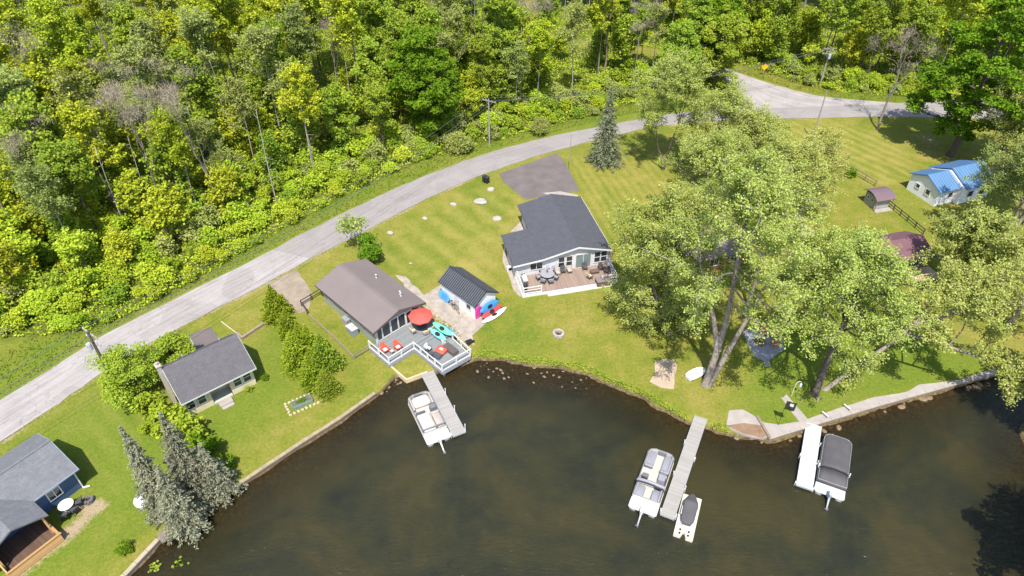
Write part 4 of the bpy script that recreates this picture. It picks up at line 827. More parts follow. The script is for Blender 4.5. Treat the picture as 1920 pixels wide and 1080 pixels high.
def gable_walls(L, Wd, ze, zr, z0=-0.15, yr=0.0):
    mb = MB(); h = L / 2; mb.prof([(-Wd / 2, z0), (Wd / 2, z0), (Wd / 2, ze), (yr, zr), (-Wd / 2, ze)], -h, h); return mb
def local(loc, rz):
    c, s = math.cos(rz), math.sin(rz); return lambda x, y, z=0: Vector((loc[0] + c * x - s * y, loc[1] + s * x + c * y, z))
# ---- cream cottage (ridge along local x; lake side is -y)
h = thing('cottage', 'cream cottage with a grey shingled roof and a recessed lake door, behind the grey spruces', 'house', (-30.57, 48.25, 0), R(40))
mb = MB(); a = 3.45; mb.prism([(-a, -2.6), (-0.95, -2.6), (-0.95, -1.3), (1.0, -1.3), (1.0, -2.6), (a, -2.6), (a, 2.6), (-a, 2.6)], -0.1, 2.62)
wl = mb.build('wall', CREAM, h)
for s in (-1, 1): mb = MB(); mb.prof([(-2.6, 2.62), (2.6, 2.62), (0, 4.75)], s * a - (0.12 if s > 0 else 0), s * a + (0.12 if s < 0 else 0)); mb.build('gable', CREAM, h)
mb = MB(); mb.prof(chevron(-3.25, 3.15, 2.62, 5.0), -3.72, 3.72); rf_ = mb.build('roof', GREYROOF, h)
mb = MB(); mb.box((-3.92, 0.15, 2.6), (0.4, 0.6, 5.5)); mb.box((-3.92, 0.15, 5.4), (0.5, 0.7, 0.12)); mb.lathe([(0.13, 0), (0.13, 0.35)], 10, (-3.92, 0.15, 5.4)); mb.build('chimney', BRICK, rf_)
mb = MB(); mb.prof(chevron(-3.29, 3.19, 2.60, 4.98, 0.2), 3.72, 3.75); mb.prof(chevron(-3.29, 3.19, 2.60, 4.98, 0.2), -3.75, -3.72); mb.box((0, -3.27, 2.54), (7.44, 0.04, 0.14)); mb.build('fascia', M('pale green trim', (0.50, 0.55, 0.48), 0.6, 0.05), h)
for x in (-2.95, -1.85, 1.75, 2.75): window(h, x, -2.6, 1.55, 0.72, 1.15, -math.pi / 2, mull=(1, 2))
window(h, 0.45, -1.3, 1.75, 0.7, 0.8, -math.pi / 2, mull=(1, 2))
mb = MB(); mb.box((-0.4, -1.34, 1.05), (0.85, 0.06, 2.05)); d_ = mb.build('door', M('tan door', (0.45, 0.33, 0.2), 0.6), h)
mb = MB(); mb.box((-0.1, -1.40, 1.05), (0.05, 0.06, 0.12)); mb.build('handle', STEEL, d_)
mb = MB(); mb.box((0, -2.05, 0.12), (1.86, 1.4, 0.22)); mb.build('porch_floor', M('painted porch floor', (0.40, 0.42, 0.36), 0.8), h)
mb = MB(); mb.box((0, -3.15, 0.09), (1.3, 0.75, 0.3)); mb.box((0, -3.7, 0.03), (1.2, 0.4, 0.16)); mb.build('step', CONC, h)
window(h, a, -1.1, 1.6, 0.9, 1.0, 0, mull=(1, 2))
for (x, y) in ((-1.5, 1.6), (2.2, 1.2)):
    mb = MB(); mb.lathe([(0.12, -0.1), (0.06, 0.05), (0.06, 0.4)], 8, (x, y, 5.0 - 2.38 * y / 3.15)); mb.build('roof_vent', TRIMG, rf_, True)
# ---- tan roofed cottage: ridge local x, lake gable at +x
h = thing('cottage', 'sage green cottage under a wide tan metal roof beside the grey deck', 'house', (-16.1, 59.7, 0), R(-45.5))
gable_walls(10.3, 6.1, 2.55, 3.42).build('wall', SAGE, h)
mb = MB(); mb.prof(chevron(-3.55, 3.55, 2.62, 3.72, 0.16), -5.65, 5.65); mb.box((0, 0, 3.735), (11.3, 0.22, 0.03)); rf_ = mb.build('roof', TANROOF, h)
for (x, y) in ((-1.2, 1.9), (3.0, 2.1), (3.35, 1.95)):
    z = 3.72 - 1.1 * y / 3.55; mb = MB(); mb.lathe([(0.10, -0.1), (0.09, 0.05), (0.07, 0.10), (0.07, 0.42), (0.10, 0.44), (0.10, 0.5)], 10, (x, y, z)); mb.build('roof_vent', WHITE, rf_, True)
mb = MB(); mb.prof(chevron(-3.58, 3.58, 2.60, 3.70, 0.24), 5.65, 5.69); mb.prof(chevron(-3.58, 3.58, 2.60, 3.70, 0.24), -5.69, -5.65)
for s in (-1, 1): mb.box((0, s * 3.57, 2.50), (11.3, 0.04, 0.18))
mb.build('fascia', M('brown trim', (0.10, 0.075, 0.065), 0.7), h)
for i, (y, wd) in enumerate([(-2.55, 0.55), (-1.65, 0.95), (-0.55, 0.85), (0.45, 0.85), (2.35, 0.9)]): window(h, 5.15, y, 1.62 if i != 0 else 1.55, wd, 1.75, 0, mull=(1, 1))
mb = MB(); mb.box((5.2, 1.4, 1.45), (0.07, 0.9, 2.05)); d_ = mb.build('door', WHITE, h)
mb = MB(); mb.box((5.25, 1.4, 1.55), (0.03, 0.6, 1.5)); mb.build('pane', GLASS, d_)
mb = MB(); mb.box((5.2, -3.02, 1.3), (0.12, 0.12, 2.5)); mb.box((5.2, 3.02, 1.3), (0.12, 0.12, 2.5)); mb.box((5.19, 0, 0.62), (0.06, 5.9, 0.10)); mb.build('corner_board', WHITE, h)
for x in (2.3, 3.9): window(h, x, -3.05, 1.75, 1.1, 0.7, -math.pi / 2, mull=(2, 1))
for x in (-3.5, -0.6): window(h, x, -3.05, 1.7, 0.9, 0.9, -math.pi / 2)
TAN = local((-16.1, 59.7), R(-45.5))
def part_top(name, label, cat, build, loc, rz=0, group=None):
    o = thing(name, label, cat, loc, rz, group); build(o); return o
def cab(o):
    m = MB(); m.box((0, 0, 0.45), (1.25, 0.75, 0.9)); m.build('body', TRIMG, o, bevel=0.02); m = MB(); m.box((0, 0, 0.93), (1.35, 0.85, 0.07), rx=R(-4)); m.build('lid', M('pale grey plastic', (0.42, 0.41, 0.42), 0.6), o, bevel=0.02)
part_top('storage_box', 'grey storage box with a pale lid against the side wall of the tan roofed cottage', 'storage box', cab, TAN(1.55, -3.75), R(-45.5))
def cab2(o):
    m = MB(); m.box((0, 0, 0.5), (1.0, 0.5, 1.0)); m.build('body', TRIMG, o, bevel=0.02)
    for x in (-0.25, 0.25): m = MB(); m.box((x, -0.262, 0.5), (0.46, 0.03, 0.9)); m.build('door', M('mid grey plastic', (0.33, 0.32, 0.33), 0.6), o)
part_top('storage_cabinet', 'upright grey cabinet beside the storage box at the tan roofed cottage', 'cabinet', cab2, TAN(-0.1, -3.4), R(-45.5))
# grey deck with white railing
def railing(parent, a, b, z, h_=0.95, mat=None, n=None, boards=1, name='railing', posts=True, first=True, last=True):
    a = Vector((a[0], a[1], z)); b = Vector((b[0], b[1], z)); L = (b - a).length; rz = math.atan2(b.y - a.y, b.x - a.x); m = MB(); n = n or max(1, round(L / 1.7))
    for zz, t in ((h_, 0.10), (0.12, 0.10)) + (((h_ * 0.55, 0.06),) if boards > 1 else ()): m.box((a + b) / 2 + Vector((0, 0, zz)), (L, 0.07, t), rz)
    if posts:
        for i in range(n + 1):
            if (i == 0 and not first) or (i == n and not last): continue
            m.box(a.lerp(b, i / n) + Vector((0, 0, h_ / 2 + 0.02)), (0.13, 0.13, h_ + 0.1), rz)
    return m.build(name, mat or WHITE, parent)
dk = thing('deck', 'L shaped grey timber deck with white railings at the tan roofed cottage', 'deck', (-16.1, 59.7, 0), R(-45.5))
x0, y0 = -53.9, 30.3
def lc(u, n): return (u - x0, n - y0)
DZ = 0.50
PD = [lc(-48.72, 26.3), lc(-45.2, 26.3), lc(-45.2, 29.6), lc(-40.5, 29.6), lc(-40.2, 33.2), lc(-48.72, 34.0)]
mb = MB(); mb.prism(PD, DZ - 0.12, DZ); mb.build('deck_floor', DECKG, dk)
mb = MB()
for i in range(5):
    a_, b_ = Vector((*PD[i], 0)), Vector((*PD[i + 1], 0)); nrm = (b_ - a_).normalized().cross(Vector((0, 0, 1)))
    mb.box((a_ + b_) / 2 + nrm * 0.03 + Vector((0, 0, DZ - 0.24)), ((b_ - a_).length, 0.05, 0.46), math.atan2((b_ - a_).y, (b_ - a_).x))
for q in (lc(-40.7, 29.9), lc(-40.5, 32.8), lc(-43.0, 29.9), lc(-45.5, 26.6)): mb.box((q[0], q[1], -0.4), (0.2, 0.2, 1.7))
mb.build('skirt', M('grey stained boards', (0.26, 0.27, 0.30), 0.8, 0.15), dk)
mb = MB(); mb.box((*lc(-45.75, 31.6), DZ + 0.08), (0.5, 3.8, 0.14)); mb.box((*lc(-45.3, 31.6), DZ + 0.045), (0.4, 3.8, 0.07)); mb.build('step', DECKG, dk)
for q in range(4): pass
railing(dk, PD[0], PD[1], DZ, n=2, last=False); railing(dk, PD[1], PD[2], DZ, n=2); railing(dk, PD[2], PD[3], DZ, n=4, first=False, last=False); railing(dk, PD[3], PD[4], DZ, n=2); railing(dk, PD[4], lc(-43.4, 33.5), DZ, n=2, first=False)
# grass platform in the deck's elbow with a timber edge
mb = MB(); q = [lc(-45.1, 26.3), lc(-42.2, 26.2), lc(-40.45, 27.3), lc(-40.4, 29.4)]
edge = W([(728, 683), (762, 712), (800, 698)]); m = MB()
for i in range(2): a_, b_ = edge[i], edge[i + 1]; m.box((a_ + b_) / 2 + Vector((0, 0, -0.35)), ((b_ - a_).length + 0.1, 0.16 - 0.01 * i, 0.88 - 0.01 * i), math.atan2((b_ - a_).y, (b_ - a_).x))
tag(m.build('timber_edging', M('new timber', (0.58, 0.45, 0.28), 0.8, 0.15)), 'new pale timber edging round the grass strip at the foot of the first dock', 'edging')
# ---- kayak shed
h = thing('shed', 'white boat shed with a charcoal ribbed metal roof on the gravel yard', 'shed', (-5.08, 61.46, 0), R(-45.5))
gable_walls(5.8, 3.2, 2.2, 3.2).build('wall', WSIDB, h)
mb = MB(); mb.prof(chevron(-1.85, 1.85, 2.2, 3.42, 0.10), -3.15, 3.15); sl_ = math.atan2(1.22, 1.85)
for i in range(22):
    x = -3.08 + 6.16 * i / 21
    for s in (-1, 1): mb.m = 1; mb.box((x, s * 0.925, 2.81 + 0.02), (0.06, 2.2, 0.06), 0, -s * sl_)
mb.m = 0; mb.box((0, 0, 3.44), (6.3, 0.25, 0.04)); mb.build('roof', [CHARROOF, M('paler charcoal ribs', (0.13, 0.135, 0.15), 0.5)], h)  # ribs coloured a paler grey than the metal between them
mb = MB(); mb.prof(chevron(-1.87, 1.87, 2.18, 3.40, 0.2), 3.15, 3.18); mb.prof(chevron(-1.87, 1.87, 2.18, 3.40, 0.2), -3.18, -3.15); mb.build('fascia', CHARROOF, h)
window(h, 1.9, -1.6, 1.3, 0.7, 0.7, -math.pi / 2)
mb = MB(); mb.box((-0.2, -1.63, 1.0), (0.95, 0.06, 1.9)); d_ = mb.build('door', WHITE, h); mb = MB(); mb.box((0.15, -1.68, 1.0), (0.08, 0.05, 0.1)); mb.build('handle', BLACK, d_)
SHED = local((-5.08, 61.46), R(-45.5))
# ---- white lake house
h = thing('lake_house', 'white lake house with a slate grey roof, left of the big trees', 'house', (6.5, 72.79, 0), R(13.5))
def rot_y(profile): return profile
# frame: x = u - 23.3 (along the lake front), y = n - 69.3; the ridge runs along y
mb = MB(); mb.prism([(-4.05, -5.6), (4.0, -5.6), (4.0, 5.9), (-3.9, 5.9), (-3.9, 0.4), (-4.05, 0.4)], -0.1, 2.62); mb.prism([(-7.6, -5.6), (-4.052, -5.6), (-4.052, 0.35), (-7.6, 0.35)], -0.1, 2.3)
mb.build('wall', WSID, h)
def profy(mb, pts, ya, yb):      # profile in (x, z) extruded along y
    n = len(pts); vs = [(p[0], ya, p[1]) for p in pts] + [(p[0], yb, p[1]) for p in pts]
    mb.add(vs, [tuple(range(n)), tuple(range(2 * n - 1, n - 1, -1))] + [(i, n + i, n + (i + 1) % n, (i + 1) % n) for i in range(n)])
for pf_, ya, yb in (([(-4.0, 2.62), (0.1, 3.62), (4.0, 2.62)], -5.6, -5.45), ([(-4.0, 2.62), (0.1, 3.62), (4.0, 2.62)], 5.75, 5.9), ([(-7.55, 2.3), (-4.06, 2.72), (-4.06, 2.3)], -5.6, -5.45), ([(-7.55, 2.3), (-4.06, 2.72), (-4.06, 2.3)], 0.2, 0.35)):
    mb = MB(); profy(mb, pf_, ya, yb); mb.build('gable', WSID, h)
mb = MB(); profy(mb, [(-4.45, 2.76), (0.1, 3.86), (4.4, 2.72), (4.4, 2.58), (0.1, 3.71), (-4.45, 2.62)], -6.15, 6.2); profy(mb, [(-8.0, 2.36), (-4.46, 2.77), (-4.46, 2.61), (-8.0, 2.22)], -6.14, 0.55); mb.build('roof', DARKROOF, h)
mb = MB(); profy(mb, [(-4.46, 2.77), (0.1, 3.875), (4.42, 2.73), (4.42, 2.53), (0.1, 3.66), (-4.46, 2.56)], -6.19, -6.15); profy(mb, [(-8.02, 2.37), (-4.46, 2.78), (-4.46, 2.57), (-8.02, 2.17)], -6.18, -6.14); mb.box((4.42, 0, 2.62), (0.04, 12.3, 0.2)); mb.build('fascia', WHITE, h)
HF = -math.pi / 2
window(h, -5.0, -5.6, 1.55, 1.5, 1.0, HF, mull=(2, 1))
for x in (-1.85, -0.85, 2.75, 3.6): window(h, x, -5.6, 1.55, 0.72, 1.55, HF, mull=(1, 2))
window(h, 0.95, -5.6, 1.3, 1.9, 2.0, HF, pane=GLASSB, mull=(2, 1), name='sliding_door')
for y in (-3.5, 1.5): window(h, 4.0, y, 1.5, 1.0, 1.1, 0, mull=(1, 2))
window(h, -7.6, -3.0, 1.5, 0.9, 0.9, math.pi); window(h, -3.9, 3.0, 1.5, 1.0, 1.1, math.pi)
mb = MB(); mb.box((-7.64, -0.8, 1.0), (0.06, 0.9, 2.0)); mb.build('door', M('dark door', (0.05, 0.05, 0.055), 0.5), h)
mb = MB(); mb.box((4.35, -6.1, 1.2), (0.08, 0.08, 2.5)); mb.build('downpipe', WHITE, h)
LH = local((6.5, 72.79), R(13.5))
dk = thing('deck', 'brown timber deck with white edging along the front of the white lake house', 'deck', (6.5, 72.79, 0), R(13.5))
mb = MB(); mb.prism([(-7.5, -9.1), (4.15, -9.1), (4.15, -5.63), (-7.5, -5.63)], 0.08, 0.30); mb.build('deck_floor', DECKB, dk)
mb = MB(); mb.box((-1.7, -9.18, 0.14), (11.9, 0.14, 0.30)); mb.box((-0.6, -9.5, 0.06), (8.0, 0.42, 0.14)); mb.box((4.22, -7.4, 0.14), (0.12, 3.5, 0.30)); mb.box((-7.57, -7.4, 0.14), (0.12, 3.5, 0.30)); mb.build('skirt', WHITE, dk)
railing(dk, (-7.45, -9.05), (-5.3, -9.05), 0.3, n=1, boards=2); railing(dk, (-7.45, -9.05), (-7.45, -5.75), 0.3, n=2, boards=2, first=False); railing(dk, (4.1, -9.05), (4.1, -5.75), 0.3, n=2, boards=2); railing(dk, (2.3, -9.05), (4.1, -9.05), 0.3, n=1, boards=2, last=False)
# ---- blue house (bottom left), partly outside the frame
u_ = Vector((math.cos(R(55.7)), math.sin(R(55.7)), 0)); n_ = Vector((-u_.y, u_.x, 0)); bc = u_ * 3.0 + n_ * 54.9
h = thing('blue_house', 'dark blue house with a light grey shingled roof and a pine boarded porch', 'house', bc, R(55.7))
gable_walls(10.6, 5.9, 2.55, 3.85).build('wall', BLUE, h)
mb = MB(); mb.prof(chevron(-3.4, 3.4, 2.6, 4.05, 0.15), -5.7, 5.65); mb.box((0, 0, 4.06), (11.3, 0.26, 0.03)); mb.build('roof', LTROOF, h)
mb = MB(); mb.prof(chevron(-3.43, 3.43, 2.58, 4.03, 0.22), 5.65, 5.69); mb.box((3.7, -3.43, 2.52), (4.0, 0.05, 0.14)); mb.build('fascia', M('bluish trim', (0.30, 0.35, 0.42), 0.6), h)
window(h, 3.3, -2.95, 1.45, 1.0, 1.0, HF, mull=(2, 1)); window(h, 5.3, 0.8, 1.5, 0.9, 1.1, 0)
mb = MB(); mb.box((5.27, -3.05, 1.25), (0.10, 0.09, 2.5)); mb.box((5.45, -3.3, 0.08), (0.6, 0.12, 0.1), R(-35)); mb.build('downpipe', WHITE, h)
# porch wing: ridge along y towards the lake
mb = MB()
pr = [(-2.1, 2.6), (-0.75 + 0.0, 3.55), (1.75, 2.6), (1.75, 2.45), (-0.75, 3.38), (-2.1, 2.45)]
pr = [(-4.1, 2.3), (-0.72, 3.75), (1.78, 2.62), (1.78, 2.48), (-0.72, 3.6), (-4.1, 2.15)]
profy(mb, pr, -5.75, -1.2); mb.build('porch_roof', LTROOF, h)
mb = MB(); profy(mb, [(-3.6, 2.2), (-0.72, 3.55), (1.5, 2.5)], -4.0, -3.9); mb.build('porch_gable', M('beige board', (0.45, 0.37, 0.27), 0.8), h)
mb = MB(); mb.prism([(-2.6, -6.6), (1.45, -6.6), (1.45, -2.98), (-2.6, -2.98)], 0.1, 0.32); mb.build('porch_floor', DECKD, h)
mb = MB(); mb.box((-0.55, -6.63, 0.52), (4.2, 0.10, 0.9)); mb.box((1.48, -4.8, 0.52), (0.10, 3.6, 0.88)); mb.box((-2.63, -4.8, 0.52), (0.10, 3.6, 0.88))
mb.box((-0.55, -6.63, 0.99), (4.4, 0.2, 0.05)); mb.box((1.48, -4.75, 0.985), (0.2, 3.5, 0.05)); mb.build('porch_parapet', PINE, h)
for x in (-2.5, 1.35): mb = MB(); mb.box((x, -5.5, 1.45), (0.14, 0.14, 2.3)); mb.build('porch_post', PINE, h)
BH = local(bc, R(55.7))
# ---- blue roofed white house on the right
def blue_roof(mb, L, Wd, ze, zr, ribs):
    mb.prof(chevron(-Wd / 2, Wd / 2, ze, zr, 0.10), -L / 2, L / 2); a_ = math.atan2(zr - ze, Wd / 2); hyp = math.hypot(zr - ze, Wd / 2)
    for i in range(ribs):
        x = -L / 2 + 0.06 + (L - 0.12) * i / (ribs - 1)
        for s in (-1, 1): mb.box((x, s * Wd / 4, (ze + zr) / 2 + 0.02), (0.05, hyp, 0.05), 0, -s * a_)
angB = R(20)
h = thing('blue_roofed_house', 'white house with bright blue metal roofs under the trees at the right', 'house', (59.6, 84.6, 0), angB)
gable_walls(3.4, 5.0, 2.4, 3.5).build('wall', WSIDB, h)
mb = MB(); blue_roof(mb, 4.0, 5.8, 2.45, 3.75, 9); mb.build('roof', BLUEROOF, h)
mb = MB(); mb.prof([(-3.2, -0.1), (2.6, -0.1), (2.6, 2.6), (-0.3, 3.9), (-3.2, 2.6)], 1.72, 7.2); mb.build('rear_wall', WSIDB, h)
mb = MB(); mb.prof(chevron(-3.7, 3.1, 2.62, 4.2, 0.1, -0.3), 1.9, 7.7)
for i in range(12):
    x = 2.0 + 5.5 * i / 11; a1 = math.atan2(1.58, 3.4)
    mb.box((x, -2.0, 3.43), (0.05, 3.74, 0.05), 0, a1); mb.box((x, 1.4, 3.43), (0.05, 3.74, 0.05), 0, -a1)
mb.build('rear_roof', BLUEROOF, h)
window(h, -1.7, -0.9, 1.4, 0.7, 0.8, math.pi); window(h, -1.7, 0.9, 1.4, 0.6, 0.6, math.pi); window(h, 0.6, -2.5, 1.4, 0.8, 0.8, HF); window(h, 3.5, -3.2, 1.4, 0.9, 0.9, HF); window(h, 5.6, -3.2, 1.4, 0.9, 0.9, HF)
# ---- mauve roofed garden hut
h = thing('garden_hut', 'small grey hut with a curved mauve metal roof on the striped right lawn', 'hut', (51.0, 82.1, 0), R(14)); h.scale = (0.88, 0.88, 0.88)
mb = MB(); mb.box((0, 0.1, 1.0), (2.7, 2.5, 2.1)); mb.build('wall', M('grey hut boards', (0.33, 0.32, 0.31), 0.8), h)
mb = MB(); pf = [(-1.75, 1.95), (-1.2, 2.35), (-0.4, 2.62), (0.4, 2.66), (1.2, 2.45), (1.75, 2.1)]; mb.prof(pf + [(y, z - 0.1) for y, z in pf[::-1]], -1.75, 1.75); mb.build('roof', PURPROOF, h)
for y in (-0.5, 0.45): window(h, -1.35, y + 0.1, 1.35, 0.4, 0.45, math.pi)
for x in (-1.5, 1.5): mb = MB(); mb.box((x, -1.6, 1.0), (0.1, 0.1, 2.05)); mb.build('porch_post', WOODW, h)
mb = MB(); mb.box((0, -1.7, 0.05), (3.0, 0.9, 0.12)); mb.build('step', CONC, h)
# ---- maroon cabin with timber deck behind the trees
h = thing('cabin', 'maroon roofed cabin with a pale timber deck, half hidden by trees', 'cabin', (47.2, 68.9, 0), R(15))
gable_walls(6.6, 4.6, 2.3, 3.3).build('wall', M('brown boards', (0.16, 0.10, 0.08), 0.8), h)
mb = MB(); mb.prof(chevron(-2.9, 2.7, 2.3, 3.5, 0.12), -3.7, 3.7); mb.build('roof', MAROON, h)
mb = MB(); mb.box((0.2, -3.4, 0.25), (7.6, 2.2, 0.16)); mb.build('deck_floor', M('pale deck timber', (0.58, 0.44, 0.27), 0.8), h)
railing(h, (-3.6, -4.45), (4.0, -4.45), 0.33, 0.85, M('pale rail timber', (0.62, 0.48, 0.30), 0.8), 5, 2)
for x in (-1.8, 1.6): window(h, x, -2.3, 1.3, 1.0, 0.9, HF)
# ---- mauve shingled house under the grove, and a gravel court beyond
h = thing('grove_house', 'low house with a brownish mauve roof almost hidden beneath the silvery trees', 'house', (23.8, 70.0, 0), R(18))
gable_walls(8.5, 6.0, 2.4, 3.6).build('wall', M('red brown boards', (0.22, 0.09, 0.06), 0.8), h)
mb = MB(); mb.prof(chevron(-3.5, 3.5, 2.4, 3.85, 0.14), -4.8, 4.8); mb.build('roof', shingle('mauve shingles', (0.20, 0.165, 0.17), 0.15), h)
for x in (-2.8, 0, 2.8): window(h, x, -3.0, 1.4, 1.2, 1.1, HF, mull=(2, 1))
sheet('gravel_court', W([(1380, 300), (1440, 330), (1500, 400), (1530, 445), (1480, 440), (1420, 370), (1340, 330)]), 0.02, GRAVEL, 0.3, 31)
# ================================================================== WATERFRONT, FURNITURE, POLES
def heading(a, b): return math.atan2(b.y - a.y, b.x - a.x)
DOCKM = planks('pale dock boards', (0.31, 0.29, 0.27), 0.18, 0.10); DOCKW = M('white dock decking', (0.66, 0.655, 0.64), 0.5, 0.03, 1.0); ALU = M('aluminium', (0.55, 0.56, 0.57), 0.35, 0.08, 3.0, 0.5)
SEATW = M('cream vinyl', (0.50, 0.465, 0.42), 0.45, 0.05); SEATG = M('grey vinyl', (0.25, 0.25, 0.285), 0.5, 0.08); SEATD = M('dark grey vinyl', (0.16, 0.16, 0.18), 0.5, 0.1); FLOORC = M('boat carpet', (0.44, 0.41, 0.365), 0.9, 0.08); CANVAS = M('charcoal canvas', (0.085, 0.08, 0.085), 0.85, 0.16, 1.0); HULLW = M('white hull panel', (0.55, 0.53, 0.505), 0.35, 0.04); TANV = M('tan vinyl', (0.40, 0.35, 0.31), 0.5, 0.06)
def dock(label, top, bot, width, mat, posts):
    a, b = P(*top), P(*bot); L = (b - a).length; c = (a + b) / 2; o = thing('dock', label, 'dock', (c.x, c.y, 0), heading(a, b))
    m = MB(); m.box((0, 0, 0.03), (L, width, 0.10)); m.build('decking', mat, o)
    m = MB()
    for s in (-1, 1): m.box((0, s * (width / 2 + 0.025), -0.02), (L + 0.1, 0.05, 0.2))
    m.box((L / 2 + 0.03, 0, -0.02), (0.05, width, 0.196)); m.build('frame', ALU, o)
    for x, s, h_ in posts:
        m = MB(); m.lathe([(0.045, -2.2), (0.045, h_), (0.055, h_), (0.055, h_ + 0.06), (0.03, h_ + 0.09)], 8, (L * (x - 0.5), s * (width / 2 + 0.11), 0)); m.box((L * (x - 0.5), s * (width / 2 + 0.06), 0.0), (0.12, 0.10, 0.12)); m.build('post', WHITE, o)
    return o
dock('pale dock running from the timber edged grass strip beside the white pontoon boat', (801, 699), (861, 814), 1.25, DOCKM, [(0.35, -1, 0.1), (0.38, 1, 0.55), (0.66, 1, 0.55), (0.97, 1, 0.75), (0.97, -1, 0.2)])
dock('long pale dock between the grey seated pontoon boat and the covered watercraft', (1314, 783), (1251, 969), 1.15, DOCKM, [(0.3, -1, 0.3), (0.42, 1, 0.15), (0.62, -1, 0.25), (0.72, 1, 0.4), (0.97, -1, 0.25), (0.97, 1, 0.3)])
dock('bright white dock beside the boat under a charcoal cover', (1526, 797), (1508, 914), 1.35, DOCKW, [(0.3, 1, 0.3), (0.55, -1, 0.2), (0.6, 1, 0.45), (0.97, -1, 0.1), (0.97, 1, 0.5)])
def outline(xs, xb, hw, r, k=6, rs=0.12):
    pts = [(xs, -hw + rs), (xs + rs, -hw)]
    for cx, cy, a0 in ((xb - r, -hw + r, -90), (xb - r, hw - r, 0)):
        for i in range(k + 1): a = R(a0 + 90 * i / k); pts.append((cx + r * math.cos(a), cy + r * math.sin(a)))
    return pts + [(xs + rs, hw), (xs, hw - rs)]
def ring_wall(mb, pts, z0, z1, th=0.05, closed=True):
    n = len(pts)
    for i in range(n if closed else n - 1):
        a, b = Vector((*pts[i], 0)), Vector((*pts[(i + 1) % n], 0)); L = (b - a).length
        if L > 0.01: mb.box((a + b) / 2 + Vector((0, 0, (z0 + z1) / 2)), (L + th * 0.6, th, z1 - z0), heading(a, b))
def cushion(mb, c, d, rz=0.0): 
    x, y, z = d; r = min(x, y) * 0.16; secs = []
    for zz, k in ((0, 0.96), (z * 0.6, 1.0), (z * 0.9, 0.97), (z, 0.88)):
        secs.append([])
        for sx_, sy_ in ((1, -1), (1, 1), (-1, 1), (-1, -1)):
            for q in range(3):
                px = sx_ * (x / 2 * k - r) ; py = sy_ * (y / 2 * k - r); base = math.atan2(sy_, sx_); aa = base + R(-45 + 45 * q)
                v = Vector((px + r * math.cos(aa), py + r * math.sin(aa))); secs[-1].append((c[0] + v.x * math.cos(rz) - v.y * math.sin(rz), c[1] + v.x * math.sin(rz) + v.y * math.cos(rz), c[2] + zz))
    mb.loft(secs)
def outboard(o, x, z, tilt=58, mat=None):
    m = MB(); m.loft([[(x + dx - 0.1 * q, s * wy, z + 0.25 + zz) for dx, s, wy in ((0.22, -1, 0.16), (0.22, 1, 0.16), (-0.35, 1, 0.13), (-0.42, 0, 0), (-0.35, -1, 0.13))] for q, zz in ((0, 0), (0.2, 0.25), (0.6, 0.48), (1.2, 0.58))])
    c = m.build('outboard_motor', mat or WHITE, o, bevel=0.04)
    m = MB(); d = Vector((-math.sin(R(tilt)), 0, -math.cos(R(tilt)))); a = Vector((x - 0.12, 0, z + 0.3)); b = a + d * 1.05
    m.tube([a, a + d * 0.5, b], [0.11, 0.08, 0.06], 8); m.tube([b + Vector((0.16, 0, -0.05)), b, b + Vector((-0.2, 0, 0.05))], [0.03, 0.085, 0.05], 8); m.box(b + Vector((-0.05, 0, -0.12)), (0.2, 0.02, 0.26)); m.box(a + Vector((0.18, 0, -0.2)), (0.18, 0.34, 0.4)); m.build('drive_leg', ALU, c)
    m = MB(); pp = b + Vector((-0.24, 0, 0.05))
    for i in range(3): m.box(pp + Vector((0, 0.1 * math.cos(i * 2.094), 0.1 * math.sin(i * 2.094))), (0.02, 0.09, 0.16), 0, i * 2.094 - 1.57 + 0.3)
    m.build('propeller', STEEL, c)
